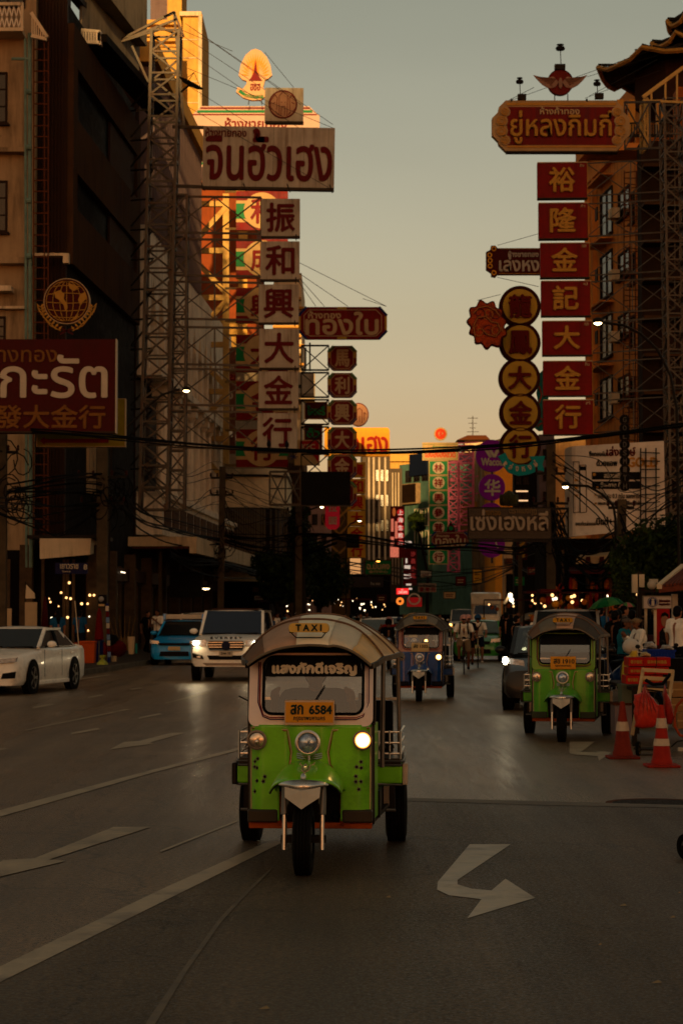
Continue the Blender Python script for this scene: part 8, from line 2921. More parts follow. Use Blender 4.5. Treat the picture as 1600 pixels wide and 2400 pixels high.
w_ = MB().lathe([(.055, -.02), (.088, -.022), (.092, 0), (.088, .022), (.055, .02)], c + V((0, 0, .092)), (1, .5, 0), 26, True).build('wheel', RUBBER, t, smooth=30)
MB().lathe([(.056, -.012), (.03, -.02), (.01, -.03), (.01, .03), (.03, .02), (.056, .012)], c + V((0, 0, .092)), (1, .5, 0), 20).build('rim', GUNM, w_)
MB().bar(c + V((.05, 0, .09)), c + V((.7, .5, .25)), .03).build('axle_arm', STEELD, t)
MB().box(c.x + .3, c.x + 1.0, 15.2, 16.2, .25, .45).build('tray', STEELD, t, bevel=.02)
for dx, dy in ((.35, .9), (.95, .1), (.95, .9)):
 q_ = c + V((dx, dy, .092))
 MB().lathe([(.03, -.02), (.088, -.022), (.092, 0), (.088, .022), (.03, .02)], q_, (1, .1, 0), 20).build('wheel', RUBBER, t)
 MB().bar(q_, q_ + V((0, 0, .16)), .03).build('caster_leg', STEELD, t)
MB().tube([c + V((.95, .05, .42)), c + V((1.0, -.05, .95)), c + V((1.0, .9, .95)), c + V((.95, .95, .42))], .015, 6).build('push_handle', CHROMED, t)
MB().box(*sorted((on_road(1560, 27).x, on_road(1640, 27).x)), 27.3, 27.4, 0, .05)
o = MB().box(on_road(1558, 28).x, on_road(1640, 28).x, 27.0, 27.08, 0, .045).build('plank', LWHITE)
tag(o, 'white plank lying on the road behind the red cone', 'plank')
motorbike('parked motorcycle with blue bodywork behind the blue crate, right edge', on_road(1590, 33), R(-60), M_BL, 'parked motorcycles')
motorbike('parked dark scooter between the parcels and the three-wheeler', on_road(1478, 37), R(-15), M_BK, 'parked motorcycles')
motorbike('parked dark motorcycle behind the scooter with the white helmet', on_road(1512, 39.5), R(-30), M_BK, 'parked motorcycles')
motorbike('parked motorcycle by the poster at the right edge', on_road(1575, 37), R(-40), M_BK, 'parked motorcycles')
o = MB().ball(on_road(1477, 36.9, 1.16), (.15, .17, .14), 16, 10).build('helmet', mat('white_helmet', (.6, .55, .48), .3, var=.05), smooth=True)
tag(o, 'white crash helmet resting on the parked dark scooter', 'helmet')

# ================================================================ kiosk, info sign, umbrellas
c = on_road(1600, 44, .15)
t = thing('information_kiosk', 'small tourist kiosk with white posts and red tiled roof at the right edge', 'kiosk', c)
for px in (1574, 1616):
 a, b = P(px, 1392, 44), P(px + 13, 1392, 44)
 MB().box(a.x, b.x, 44, 44.12, .15, a.z).build('post', mat('white_post', (.56, .48, .38), .6, var=.1, dirt=(.3, .2, .14), dirta=.4), t)
MB().box(P(1545, HZ, 44).x, P(1700, HZ, 44).x, 44.3, 46, .15, P(1600, 1490, 44).z).build('counter', SDRED, t)
MB().box(P(1570, HZ, 44).x, P(1700, HZ, 44).x, 46, 46.1, P(1600, 1490, 44).z, P(1600, 1385, 44).z).build('back_wall', DARKIN, t)
mb = MB()
p0, p1, p2, p3 = P(1543, 1378, 43.2), P(1700, 1360, 43.2), P(1720, 1290, 45.5), P(1600, 1335, 45.5)
mb.hexa([p0 - V((0, 0, .1)), p1 - V((0, 0, .1)), p2 - V((0, 0, .1)), p3 - V((0, 0, .1)), p0, p1, p2, p3])
mb.build('roof', mat('red_brown_tiles', (.20, .07, .04), .7, var=.3, scale=8), t)
mb = MB()
for i in range(18):
 f = i / 17
 mb.tube([p0.lerp(p1, f) + V((0, 0, .03)), p3.lerp(p2, f) + V((0, 0, .03))], .03, 5)
mb.build('tile_row', _M['red_brown_tiles'], t, kind='stuff')
MB().bar(p0 + V((0, -.02, .03)), p3 + V((0, -.02, .07)), .10).build('ridge_cap', CREAM2, t)
S = Sign('information_sign', 'white sign with a blue circled i on the kiosk', 1507, 1398, 1572, 1425, 42, mat('white_sign_board', (.55, .48, .42), .5, var=.05), .06, edge=GREYW)
S.disc('blue_disc', 1528, 1411, 12, SBLUE, 0, .02)
S.ring('white_ring', 1528, 1411, 10.5, 1, LWHITE, .02, .03)
S.t('i', 1525, 1404, 1531, 1419, LWHITE, .7, o=.02)
S.t('Information', 1543, 1404, 1568, 1411, LRED, .1)
S.t('ข้อมูลท่องเที่ยว', 1543, 1413, 1568, 1420, LRED, .1)
mb = MB()
for x in (1512, 1534):
 mb.bar(P(x, 1425, 42.1), P(x, 1580, 42.1), .05)
mb.build('post', CREAM2, S.r)
S = Sign('portrait_poster', 'red poster with a generic man in a dark suit under the information sign', 1537, 1427, 1568, 1512, 43, SRED and mat('poster_red', (.42, .02, .02), .5), .04, cat='poster')
S.poly('suit', [(1543, 1512), (1568, 1512), (1568, 1478), (1560, 1470), (1551, 1472), (1544, 1482)], SBLK, 0, .01)
S.poly('collar', [(1553, 1474), (1560, 1471), (1559, 1488)][::-1], LWHITE, .01, .015)
S.disc('face', 1556, 1455, 8, SKIN, .0, .02, n=20, ry=14)
S.poly('printed_hair', [(1547, 1448), (1549, 1438), (1557, 1434), (1565, 1440), (1565, 1448), (1558, 1443), (1550, 1445)][::-1], HAIRM, .02, .025)
t = thing('camera_cabinet', 'pale control cabinets and round security camera on a pole above the information sign', 'camera pole', on_road(1495, 46, .15))
for q in ((1482, 1346, 1493, 1389), (1497, 1346, 1509, 1376)):
 p, r_ = P(q[0], q[3], 46), P(q[2], q[1], 46)
 MB().box(p.x, r_.x, 46, 46.2, p.z, r_.z).build('cabinet', CREAM2, t)
MB().ball(P(1526, 1371, 46), .10, 12, 8).build('camera_dome', LWHITE, t, smooth=True)
MB().box(P(1520, 1360, 46).x, P(1540, 1360, 46).x, 45.95, 46.05, P(1520, 1366, 46).z, P(1520, 1357, 46).z).build('camera_arm', LWHITE, t)
MB().bar(P(1497, 1340, 46.1), P(1497, 1560, 46.1), .09).build('pole', STEELD, t)
MB().bar(P(1485, 1388, 46.05), P(1530, 1385, 46.05), .05).build('bracket', STEELD, t)

def umbrella(label, px, py, d, hw, hh, mats, tilt=0, folded=False, group=None, zb=.15):
 c = on_road(px, d, zb)
 t = thing('market_umbrella', label, 'umbrella', c, 0, group)
 top = P(px, py, d)
 if folded:
  r = hw * d / FPX
  h = hh * d / FPX
  MB().lathe([(.02, h), (r * .5, h * .85), (r * .8, h * .4), (r, .05), (r * .6, 0)], top - V((0, 0, h)), (0, 0, 1), 12).build('folded_canopy', mats[0], t, smooth=50)
 else:
  r = hw * d / FPX
  h = hh * d / FPX
  n = 8
  for i in range(n):
   a0, a1 = 2 * math.pi * i / n, 2 * math.pi * (i + 1) / n
   rings = []
   for f, z in ((0.02, 0), (.35, -.12 * h), (.7, -.45 * h), (1.0, -h)):
    row = []
    for k_ in range(5):
     a = a0 + (a1 - a0) * k_ / 4
     sag = (1 - abs(k_ / 2 - 1)) * .04 * h * f
     row.append(top + V((r * f * math.cos(a), r * f * math.sin(a), z + sag + tilt * r * f * math.cos(a))))
    rings.append(row)
   o = MB().loft(rings, False).build('canopy_panel', mats[i % len(mats)], t, smooth=50)
   so = o.modifiers.new('thick', 'SOLIDIFY')
   so.thickness = .008
  for i in range(n):
   a = 2 * math.pi * i / n
   MB().bar(top + V((0, 0, -.1)), top + V((r * math.cos(a), r * math.sin(a), -h - .02 + tilt * r * math.cos(a))), .012).build('rib', STEELD, t)
 MB().tube([c, top - V((0, 0, .02))], .02, 8).build('pole', CHROMED, t)
 return t

umbrella('big green market umbrella with pale patches tilting left on the right pavement', 1420, 1400, 52, 42, 22, (mat('umbrella_green', (.02, .20, .07), .6, var=.3, scale=3, dirt=(.3, .25, .1), dirta=.4), mat('umbrella_green_dark', (.015, .14, .05), .6, var=.2)), tilt=.18)
umbrella('small pink and green umbrella right of the big green one', 1467, 1412, 56, 20, 12, (mat('umbrella_pink', (.40, .16, .14), .6), _M['umbrella_green']), tilt=.1)
umbrella('dark red open umbrella over the far lit stalls', 632, 1405, 120, 34, 10, (SDRED,), 0)
umbrella('folded red umbrella standing by the traffic signal pillar', 233, 1425, 67.5, 11, 76, (mat('umbrella_red', (.16, .012, .010), .7, var=.2),), folded=True)
umbrella('folded dark red umbrella left of the long-haired pedestrian', 106, 1398, 70, 9, 80, (SDRED,), folded=True)
umbrella('folded red umbrella behind the green umbrella', 1383, 1388, 60, 6, 42, (_M['umbrella_red'],), folded=True)

GM = gm + [mat('gold_goods', (.45, .22, .03), .5, var=.4)]
for (px, d, lb, n, w_) in ((1297, 68, 'stall of red and gold lanterns on the right pavement', 16, .9), (1345, 62, 'dark stall with hanging red goods behind the silver car', 14, 1.0), (1450, 62, 'stall heaped with red lanterns under the pink umbrella', 26, 1.7), (1190, 110, 'far stall with a slanting lamp arm beside the truck', 8, 1.2), (1400, 66, 'stall of gold and red packets left of the green umbrella', 16, 1.0)):
 c = on_road(px, d, .15)
 t = thing('market_stall', lb, 'stall', c, 0, 'stalls on the right pavement')
 MB().box(c.x - w_, c.x + w_, d, d + .8, .15, 1.0).build('counter', mat('stall_brown', (.09, .04, .02), .7, var=.3), t)
 MB().box(c.x - w_, c.x + w_, d - .2, d + .9, 2.35, 2.42).build('awning', SDRED, t)
 for sx_ in (-1, 1):
  MB().box(c.x + sx_ * w_ - .03, c.x + sx_ * w_ + .03, d + .7, d + .76, .15, 2.35).build('post', STEELD, t)
 rd_ = random.Random(px)
 gme = MB().lathe([(.03, .12), (.09, .08), (.12, 0), (.09, -.08), (.03, -.12)], (0, 0, 0), (0, 0, 1), 8).data('goods', GM[0])
 for i in range(n):
  o = put(gme, 'goods', t, (c.x + rd_.uniform(-w_, w_), d + rd_.uniform(-.1, .5), rd_.uniform(1.05, 2.2)), scale=(rd_.uniform(.6, 1.2),) * 3)
  o.material_slots[0].link = 'OBJECT'
  o.material_slots[0].material = GM[rd_.randrange(4)]
 for i in range(3):
  put(bulbw if i % 2 else bulb, 'lamp_bulb', t, (c.x + rd_.uniform(-w_, w_), d - .25, rd_.uniform(1.9, 2.3)), scale=(1.0,) * 3)
for x, y, s_ in ((1195, 1394, 2.2), (1198, 1406, 2.0), (1218, 1413, 1.4), (1186, 1424, 1.4)):
 pass
t = thing('lamp_stand', 'slanting arm with two round white lamps beside the far crowd on the right', 'lamp', on_road(1188, 100))
MB().bar(P(1180, 1415, 100), P(1197, 1390, 100), .12).build('arm', CREAM2, t)
MB().bar(P(1180, 1415, 100), P(1180, 1520, 100), .08).build('pole', STEELD, t)
for x, y in ((1195, 1395), (1198, 1406)):
 MB().ball(P(x, y, 99.8), .10, 10, 6).build('lamp_globe', lampmat('white_globe', (1, .82, .55), 5), t)
for (px, lb) in ((610, 'lit stall at the left of the crowd, right of the white SUV'), (660, 'brightly lamped stall behind the crowd'), (700, 'stall with a reddish lit sign in the crowd'), (760, 'stall under the middle tree'), (830, 'stall with small lamps before the grey building')):
 c = on_road(px, 132, .15)
 t = thing('market_stall', lb, 'stall', c, 0, 'far stalls behind the crowd')
 MB().box(c.x - 1, c.x + 1, 132, 133, .15, 1.1).build('counter', _M['stall_brown'], t)
 MB().box(c.x - 1.1, c.x + 1.1, 131.6, 133, 2.5, 2.6).build('awning', SDRED if px % 20 else C_NAVY, t)
 rd_ = random.Random(px)
 for i in range(6):
  put(bulbw if i % 3 else bulb, 'lamp_bulb', t, (c.x + rd_.uniform(-1, 1), 131.5, rd_.uniform(1.6, 2.6)), scale=(rd_.uniform(.5, 1.3),) * 3)

# ================================================================ left pavement clutter
k2 = lambda a, b, d: P(a * .2934, 1250 + b * .2934, d)

def bin_(label, x0, x1, y0, y1, d, m_):
 p, q = k2(x0, y1, d), k2(x1, y0, d)
 z0_ = .15
 t = thing('wheelie_bin', label, 'bin', ((p.x + q.x) / 2, d, z0_), 0, 'pavement bins')
 w_ = q.x - p.x
 MB().hexa([(p.x + w_ * .12, d, z0_), (q.x - w_ * .05, d, z0_), (q.x - w_ * .05, d + .45, z0_), (p.x + w_ * .12, d + .45, z0_), (p.x, d - .05, q.z - .06), (q.x, d - .05, q.z - .06), (q.x, d + .5, q.z - .06), (p.x, d + .5, q.z - .06)]).build('bin_body', m_, t, bevel=.02)
 MB().box(p.x - .02, q.x + .02, d - .07, d + .52, q.z - .058, q.z).build('rim', m_, t, bevel=.01)
 for x in (p.x + w_ * .2, q.x - w_ * .12):
  MB().lathe([(.06, -.02), (.06, .02)], (x, d + .1, z0_ + .06), (1, 0, 0), 12).build('wheel', RUBBER, t)

bin_('orange wheeled bin on the left pavement', 635, 760, 860, 1065, 67, mat('bin_orange', (.48, .11, .02), .5, var=.15, dirt=(.2, .06, .02), dirta=.4))
bin_('blue bin half hidden behind the orange one', 745, 815, 855, 1035, 68.2, mat('bin_blue', (.015, .03, .14), .5))
o = MB().ball(k2(608, 950, 67.3), (.16, .14, .32), 12, 9).build('rag', mat('rag_orange', (.40, .10, .03), .8, var=.3), smooth=True)
tag(o, 'orange cloth bundle hanging at the left of the orange bin', 'cloth')
t = thing('broom', 'long-handled broom leaning against the orange bin', 'broom', k2(655, 1090, 66.6))
MB().tube([k2(600, 540, 66.8), k2(640, 1000, 66.6)], .014, 6).build('handle', CREAM2, t)
MB().lathe([(.03, .35), (.07, .2), (.22, 0)], k2(655, 1100, 66.6), (0, 0, 1), 12).build('bristles', mat('straw', (.16, .10, .04), .9, var=.4, scale=20), t)
o, t = None, None
c = k2(820, 1125, 65)
t = thing('refuse_bag', 'knotted yellow-green refuse bag on the pavement edge', 'bag', (c.x, 65, .0))
mb = MB()
rings = []
for f, r_ in ((0, .13), (.12, .17), (.3, .18), (.5, .15), (.66, .07), (.75, .04), (.85, .09), (1.0, .10)):
 rings.append([(c.x + r_ * (1 + .12 * math.sin(a * 5 + f * 7)) * math.cos(a), 65 + r_ * (1 + .1 * math.cos(a * 6)) * math.sin(a), .0 + f * .45) for a in [math.pi * 2 * k_ / 20 for k_ in range(20)]])
mb.loft(rings, True, True, True)
mb.build('bag_body', mat('yellow_green_plastic', (.34, .36, .06), .4, var=.4, scale=9, coat=.3), t, smooth=60)
for q, lb, m_, cat in (((1020, 825, 1080, 965), 'white bucket on the pavement left of the sky-blue taxi', LCREAM, 'bucket'), ((890, 980, 935, 1062), 'small white tub at the kerb', LCREAM, 'tub'), ((1078, 880, 1100, 960), 'teal pot behind the white bucket', mat('teal_pot', (.03, .2, .18), .5), 'pot')):
 p, r_ = k2(q[0], q[3], 69), k2(q[2], q[1], 69)
 o = MB().lathe([((r_.x - p.x) * .4, 0), ((r_.x - p.x) * .5, r_.z - p.z), ((r_.x - p.x) * .44, r_.z - p.z), ((r_.x - p.x) * .38, (r_.z - p.z) * .6)], ((p.x + r_.x) / 2, 69, p.z), (0, 0, 1), 16).build(cat, m_, smooth=40)
 tag(o, lb, cat)
for (x, y, rx, rz_, m_, lb) in ((830, 930, .13, .25, C_RED, 'red cloth bundle beside the blue bin'), (940, 920, .30, .28, mat('dark_red_heap', (.14, .015, .012), .8, var=.3), 'heap of dark red cloth on the left pavement'), (900, 860, .22, .22, C_BLACK, 'dark bundle above the heap of red cloth')):
 c = k2(x, y, 69.5)
 o = MB().ball(c, (rx, .2, rz_), 12, 9).build('cloth_heap', m_, smooth=True)
 tag(o, lb, 'cloth')
t = thing('traffic_signal', 'black pedestrian signal box with one pale lamp on the corner pillar', 'traffic signal', P(240, 1555, 71.5))
a, b = k2(785, 590, 71), k2(855, 490, 71)
MB().box(a.x, b.x, 71, 71.2, a.z, b.z).build('housing', SEATB, t, bevel=.02)
MB().ball(k2(810, 525, 70.97), .09, 10, 6).build('lamp_lens', mat('grey_lens', (.4, .38, .35), .3), t, smooth=True)
a, b = k2(790, 582, 70.95), k2(835, 565, 70.95)
MB().box(a.x, b.x, 70.93, 70.98, a.z, b.z).build('label_plate', SCREAM, t)
t = thing('sticker_post', 'slim post covered in blue, white and red stickers beside the folded umbrella', 'post', k2(872, 1020, 68))
MB().tube([V((k2(872, 1020, 68).x, 68, .15)), k2(858, 560, 68)], .045, 8).build('post', SBLUE, t)
for i in range(9):
 c = k2(858 + i * 2, 600 + i * 46, 67.95)
 MB().box(c.x - .05, c.x + .05, 67.93, 67.96, c.z - .08, c.z + .08).build('sticker', [LWHITE, LRED, mat('pale_blue_sticker', (.2, .3, .45), .5)][i % 3], t)
for q, lb in (((10, 600, 95, 762), 'white cloth banner low on the far left pavement'), ((200, 550, 298, 760), 'pale board hung on the corner pole behind the white saloon'), ((205, 410, 280, 520), 'triangular pale awning corner above the pale board')):
 a, b = k2(q[0], q[3], 69), k2(q[2], q[1], 69)
 t = thing('banner', lb, 'banner', a)
 if 'triangular' in lb:
  MB().prism([k2(205, 520, 69), k2(280, 520, 69), k2(278, 480, 69), k2(212, 410, 69)], (0, .05, 0)).build('cloth', CREAM2, t)
 else:
  MB().hexa([a, V((b.x, 69, a.z)), V((b.x, 69.04, a.z)), a + V((0, .04, 0)), V((a.x, 69, b.z)), b, b + V((0, .04, 0)), V((a.x, 69.04, b.z))]).build('cloth', LCREAM, t)
 MB().bar(V((a.x, 69.06, .15)), V((a.x, 69.06, b.z + .1)), .04).build('post', STEELD, t)
for i in range(6):
 c = k2(930 + i * 22, 880, 72)
 o = MB().lathe([(.05, -.2), (.09, 0), (.02, .25), (.012, .9), (.005, .95)], c, (0.1 * (i - 3), 0, 1), 8).build('straw_broom', _M['straw'])
 tag(o, ['straw broom at the left end of the row by the dark bundle', 'second straw broom from the left of the row', 'third straw broom, upright in the middle of the row', 'fourth straw broom in the row before the white bucket', 'fifth straw broom leaning right', 'last straw broom of the row, nearest the white bucket'][i], 'broom', 'straw brooms on the left pavement')

# ================================================================ poles, lamps, cables
POLE = mat('concrete_pole', (.13, .10, .065), .85, var=.3, dirt=(.05, .04, .03), dirta=.6)

def pole(label, px, d, pytop, w_=.28, lean=0, arms=(), zb=.15):
 c = on_road(px, d, zb)
 t = thing('utility_pole', label, 'utility pole', c)
 top = P(px + lean, pytop, d)
 MB().bar(c, top, w_, w_).build('pole_shaft', POLE, t)
 for (y, h) in arms:
  a = P(px + lean * .6, y, d)
  MB().bar(a - V((h, 0, 0)), a + V((h, 0, 0)), .09).build('crossarm', STEELD, t)
  for k_ in (-1, -.4, .4, 1):
   MB().lathe([(.03, 0), (.05, .05), (.03, .09), (.05, .13), (.02, .18)], a + V((h * k_, 0, .05)), (0, 0, 1), 8).build('insulator', mat('brown_insulator', (.08, .03, .02), .3), t)
 return t

pole('square brown concrete pole at the left corner under the arrow sign', 241, 72, 1050, .36, 0, ((1118, .8), (1180, .7)))
pole('leaning concrete pole with curved bracket at the curved cream building', 516, 98, 1094, .28, 6, ((1120, .5), (1160, .5)))
pole('dark pole tangled in cables before the pink shophouse', 700, 100, 1180, .3, 0, ((1200, .5),))
pole('pole wrapped in cables left of the white billboard', 1290, 74, 1040, .3, 0, ((1110, .5), (1180, .6)))
pole('pole in front of the right end of the billboard', 1452, 66, 1170, .26, 4, ((1190, .4),))
pole('slim pole in the far right lane before the orange wall', 1218, 110, 1300, .2, 0)
pole('thin pole by the left shop doors', 376, 92, 1290, .14, 0)
pole('tall dark pole at the far left edge', 5, 66, 1010, .3, 0, ((1060, .5),))
LAMPON = lampmat('lit_street_lamp', (1, .72, .35), 9)

def street_lamp(label, pts, head, d, on=LAMPON, r=.04, hw=.34):
 t = thing('street_lamp', label, 'street lamp', P(pts[-1][0], pts[-1][1], d))
 MB().tube([P(x, y, d) for x, y in pts], r, 8).build('lamp_arm', STEELD, t, smooth=True)
 c = P(head[0], head[1], d)
 MB().ball(c + V((0, 0, .04)), (hw * 1.15, .14, .09), 12, 7).build('lamp_head', STEELD, t, smooth=True)
 MB().ball(c - V((0, 0, .02)), (hw * .85, .11, .06), 12, 7).build('lamp_glass', on, t, smooth=True)
 return t

street_lamp('lit street lamp glowing amber beside the red 大 box sign', [(1412, 756), (1460, 762), (1500, 782), (1540, 820), (1570, 880), (1585, 960), (1592, 1500)], (1400, 755), 58, hw=.13)
street_lamp('lit street lamp low in front of the white billboard', [(1332, 1137), (1376, 1139), (1410, 1158), (1436, 1185), (1441, 1215), (1443, 1540)], (1324, 1139), 64, hw=.11)
street_lamp('lit street lamp before the white columns at left', [(422, 912), (380, 925), (350, 950), (300, 1000), (262, 1040), (250, 1545)], (437, 914), 74, hw=.13)
street_lamp('small lit lamp just under the black screen board', [(745, 1188), (722, 1196), (700, 1225), (690, 1260), (690, 1500)], (754, 1187), 100, hw=.10)
street_lamp('small lamp above the yellow 行 box sign', [(835, 1222), (820, 1228), (812, 1240), (810, 1500)], (842, 1220), 130, hw=.14)
street_lamp('amber lit lamp hanging over the green shop sign', [(890, 1312), (860, 1318), (812, 1326)], (886, 1314), 120, lampmat('amber_lamp', (1, .4, .05), 5), .03, .13)
street_lamp('tube light under the left canopy near the leaning pole', [(470, 1377), (470, 1370)], (483, 1378), 94, LAMPON, .02, .18)

def cable(p, q, sag, r=.02, n=14):
 pts = []
 for i in range(n + 1):
  f = i / n
  c = V(p).lerp(V(q), f)
  c.z -= sag * 4 * f * (1 - f)
  pts.append(c)
 return MB().tube(pts, r, 5)

def through(pts, r=.02):
 """cable through sight points, smoothed"""
 out = []
 for i in range(len(pts) - 1):
  p0 = pts[max(i - 1, 0)]
  p1, p2 = pts[i], pts[i + 1]
  p3 = pts[min(i + 2, len(pts) - 1)]
  for k_ in range(6):
   t_ = k_ / 6
   out.append(.5 * ((2 * p1) + (p2 - p0) * t_ + (2 * p0 - 5 * p1 + 4 * p2 - p3) * t_ ** 2 + (3 * p1 - p0 - 3 * p2 + p3) * t_ ** 3))
 out.append(pts[-1])
 return MB().tube(out, r, 6)

t = thing('cable_bundle', 'thick black cable bundle sagging right across the street under the signs', 'cable', P(800, 1060, 52))
base = [(-40, 1000, 62), (191, 1018, 58), (277, 1026, 56), (500, 1046, 54), (733, 1058, 52), (950, 1058, 51), (1190, 1045, 50), (1330, 1030, 50), (1576, 1000, 50), (1700, 980, 50)]
for dy, r_ in ((0, .032), (-4, .024), (4, .022)):
 through([P(x, y + dy + (1.5 * math.sin(i * 1.7 + dy)), d) for i, (x, y, d) in enumerate(base)], r_).build('cable', BLACK, t, smooth=True)
for x, y, lb in ((630, 1046, 'left pigeon of the pair on the thick cable under the 行 box'), (672, 1048, 'right pigeon of the pair on the thick cable')):
 c = P(x, y, 52.7) + V((0, 0, .06))
 b_ = thing('pigeon', lb, 'pigeon', c)
 mb = MB()
 mb.ball(c, (.055, .10, .06), 10, 8, Matrix.Rotation(R(-35), 3, 'X'))
 mb.ball(c + V((0, -.075, .075)), (.03, .035, .032), 8, 6)
 mb.ball(c + V((0, .11, -.08)), (.03, .08, .015), 8, 5, Matrix.Rotation(R(-40), 3, 'X'))
 mb.ball(c + V((0, -.11, .07)), (.008, .02, .008), 6, 4)
 mb.ball(c + V((0, -.02, .03)), (.04, .06, .06), 8, 6)
 me_ = voxel(mb, .010, 2)
 me_.materials.append(mat('pigeon_grey', (.03, .03, .035), .6))
 o = bpy.data.objects.new('body', me_)
 COL.objects.link(o)
 o.parent = b_
 me_.transform(LOC[b_.name])
rd = random.Random(31)

def tangle(label, pts, n, r_=.02, spread=.25, seed=0, loose=0):
 rd_ = random.Random(seed)
 t = thing('cable_bundle', label, 'cable', pts[0])
 for i in range(n):
  off = V((rd_.uniform(-1, 1) * .1, rd_.uniform(-.3, .3), rd_.uniform(-1, 1))) * spread
  pp = []
  for k_, p in enumerate(pts):
   e = V((0, 0, rd_.uniform(-1, .4) * spread * (.9 if 0 < k_ < len(pts) - 1 else .3)))
   pp.append(V(p) + off * (1 if 0 < k_ < len(pts) - 1 else .5) + e)
  through(pp, r_ * rd_.uniform(.6, 1.3)).build('cable', BLACK, t)

tangle('black cables from the corner pole to the leaning pole over the left shops', [P(20, 1150, 66), P(241, 1130, 72), P(330, 1205, 82), P(420, 1238, 90), P(516, 1262, 98)], 9, .028, .45, 1)
tangle('upper thin wires running from the mast foot to the leaning pole', [P(340, 1080, 84), P(430, 1140, 90), P(516, 1125, 98), P(620, 1180, 110), P(700, 1200, 118)], 8, .014, .8, 2)
tangle('heavy low cables past the curved cream building', [P(516, 1262, 98), P(600, 1282, 98), P(700, 1275, 100), P(790, 1262, 98)], 9, .035, .5, 3)
tangle('long black line crossing low over the street to the right pole', [P(790, 1258, 98), P(843, 1261, 96), P(988, 1281, 90), P(1100, 1285, 84), P(1220, 1291, 78), P(1290, 1250, 74)], 5, .035, .18, 4)
tangle('thin wires from the leaning pole to the dark tangle pole', [P(520, 1150, 98), P(560, 1200, 98), P(640, 1230, 99), P(700, 1215, 100)], 9, .013, .9, 5)
tangle('looping black cables hanging on the pole beside the billboard', [P(1290, 1190, 74), P(1310, 1260, 73), P(1345, 1310, 72), P(1400, 1320, 70), P(1452, 1260, 66)], 11, .026, .8, 6)
tangle('cables fanning from the billboard pole toward the right edge', [P(1290, 1080, 74), P(1400, 1150, 70), P(1452, 1180, 66), P(1540, 1150, 62), P(1640, 1100, 58)], 9, .016, .9, 7)
tangle('cables drooping over the tree at right', [P(1452, 1200, 66), P(1500, 1250, 64), P(1570, 1240, 60), P(1640, 1200, 58)], 7, .02, .8, 8)
tangle('thin wires rising to the right behind the gold discs', [P(1200, 1290, 120), P(1240, 1250, 110), P(1275, 1200, 90), P(1290, 1150, 74)], 8, .022, 1.2, 9)
tangle('wires strung along the far left pavement', [P(-30, 1180, 62), P(60, 1195, 66), P(140, 1200, 70), P(241, 1180, 72)], 8, .022, .6, 10)
tangle('wires between the far centre shops', [P(820, 1325, 130), P(900, 1340, 140), P(1000, 1352, 150), P(1110, 1345, 150), P(1200, 1330, 130)], 6, .03, .6, 11)
tangle('cables hanging low before the right shops', [P(1290, 1240, 74), P(1330, 1330, 72), P(1290, 1400, 73)], 8, .02, .9, 12)
tangle('cables from the leaning pole foot along the left canopy', [P(400, 1290, 88), P(450, 1300, 92), P(516, 1310, 98), P(600, 1340, 110)], 7, .03, .6, 13)
for (px, py, d, lb) in ((22, 1130, 66, 'loose loops of wire on the far left pole'), (516, 1280, 98, 'dense knot of wire on the leaning pole'), (1290, 1260, 74, 'dense knot of wire on the pole by the billboard'), (700, 1260, 100, 'knot of wire on the pole before the pink shophouse'), (255, 1190, 72, 'small knot of wire on the corner pole')):
 t = thing('wire_coil', lb, 'cable', P(px, py, d), 0, 'wire knots on poles')
 rd_ = random.Random(px)
 mb = MB()
 for i in range(16):
  c = P(px, py, d - .2) + V((rd_.uniform(-.5, .5), rd_.uniform(-.3, .3), rd_.uniform(-.9, .9)))
  a0, rr = rd_.uniform(0, 6), rd_.uniform(.2, .6)
  mb.tube([c + V((rr * math.cos(a0 + k_ * .6) * .7, rd_.uniform(-.1, .1), rr * math.sin(a0 + k_ * .6))) for k_ in range(9)], .02, 4)
 mb.build('wire', BLACK, t, kind='stuff')

# ================================================================ trees
LEAFD = mat('dark_leaf', (.03, .045, .014), .6, var=.5, scale=.8)
LEAFG = mat('green_leaf', (.055, .08, .018), .6, var=.4, scale=.8)
BARK = mat('bark', (.06, .045, .03), .9, var=.3)

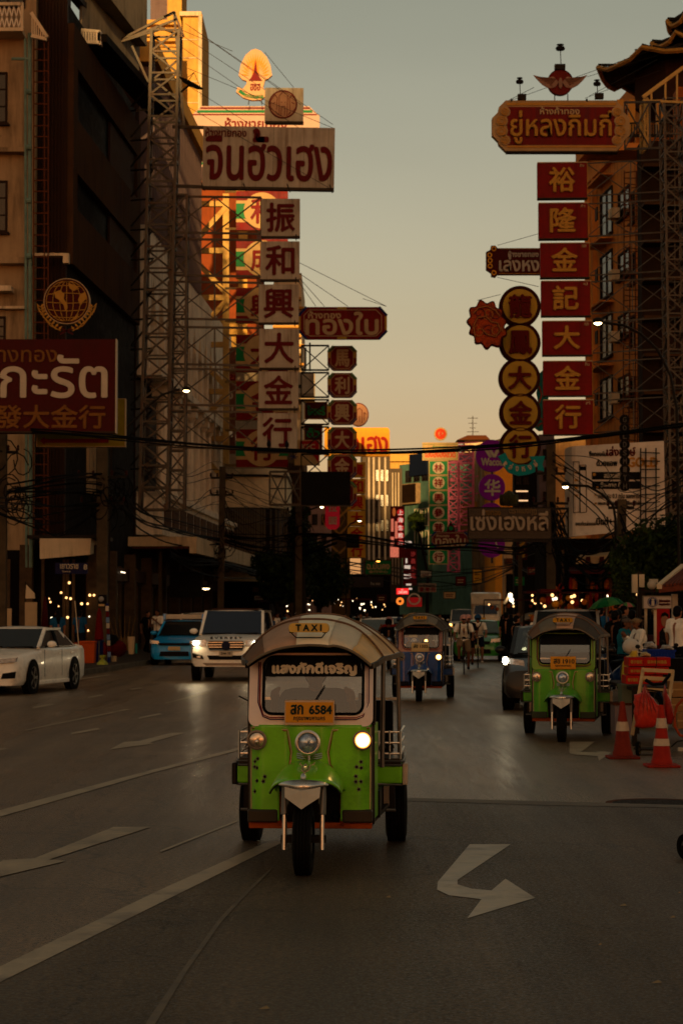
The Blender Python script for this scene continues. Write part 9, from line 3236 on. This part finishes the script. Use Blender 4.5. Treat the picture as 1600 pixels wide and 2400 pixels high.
def tree(label, px, d, zb, blobs, n, leaf=.16, seed=1, ms=(LEAFD, LEAFG)):
 c = on_road(px, d, zb)
 t = thing('tree', label, 'tree', c)
 rd_ = random.Random(seed)
 cs = [(P(x, y, d), r) for x, y, r in blobs]
 low = min(p.z for p, r in cs)
 mb = MB().tube([c, c + V((.1, 0, (low - zb) * .5)), cs[0][0] - V((0, 0, cs[0][1] * .3))], [.2, .15, .09], 8)
 for p, r in cs:
  mb.tube([c + V((.05, 0, (low - zb) * .7)), (c + p) / 2 + V((0, 0, (p.z - c.z) * .2)), p], [.09, .06, .02], 6)
 mb.build('trunk', BARK, t, smooth=True)
 for mi, m_ in enumerate(ms):
  q = MB()
  for i in range(n // len(ms)):
   p, r = cs[rd_.randrange(len(cs))]
   a = V((rd_.gauss(0, 1), rd_.gauss(0, 1), rd_.gauss(0, 1))).normalized() * r * rd_.uniform(.35, 1.05)
   b = p + V((a.x, a.y, a.z * .75))
   u = V((rd_.gauss(0, 1), rd_.gauss(0, 1), rd_.gauss(0, 1))).normalized()
   v_ = u.cross(V((rd_.gauss(0, 1), rd_.gauss(0, 1), rd_.gauss(0, 1)))).normalized()
   s_ = leaf * rd_.uniform(.6, 1.3)
   q.add([b - u * s_, b + v_ * s_ * .45, b + u * s_, b - v_ * s_ * .45], [(0, 1, 2, 3)])
  q.build('crown', m_, t)
 return t

tree('dark leafy street tree low behind the crowd, left of centre', 650, 118, .15, [(625, 1325, 1.1), (655, 1345, 1.3), (685, 1330, 1.2), (670, 1375, 1.3), (700, 1380, 1.1), (640, 1385, .8)], 5200, .16, 1)
tree('second dark street tree beneath the black screen board', 745, 122, .15, [(735, 1300, 1.0), (765, 1330, 1.2), (780, 1365, 1.2), (745, 1360, 1.1), (760, 1395, .9)], 4200, .15, 2)
tree('ivy-like hanging foliage around the dark tangle pole', 705, 101, .15, [(705, 1200, .5), (700, 1235, .6), (708, 1275, .7), (715, 1310, .7)], 2200, .11, 3)
tree('broad dark tree over the kiosk at the right edge', 1490, 62, .15, [(1510, 1300, 1.0), (1560, 1275, 1.1), (1595, 1300, 1.2), (1475, 1330, .7), (1535, 1345, .9), (1585, 1345, .8), (1620, 1250, .9)], 5600, .12, 4)
tree('slim shrub climbing the pole left of the kiosk', 1466, 58, .15, [(1462, 1385, .35), (1466, 1350, .4), (1462, 1415, .3)], 1200, .07, 5)
tree('small potted palm on the balcony at the left edge', 2, 75.5, 12, [(2, 330, .5), (-6, 345, .4)], 500, .14, 6)
tree('small green shrub high on a balcony left of the teal shophouse', 1000, 215, 1, [(975, 1215, .8), (980, 1235, .7)], 500, .25, 7)
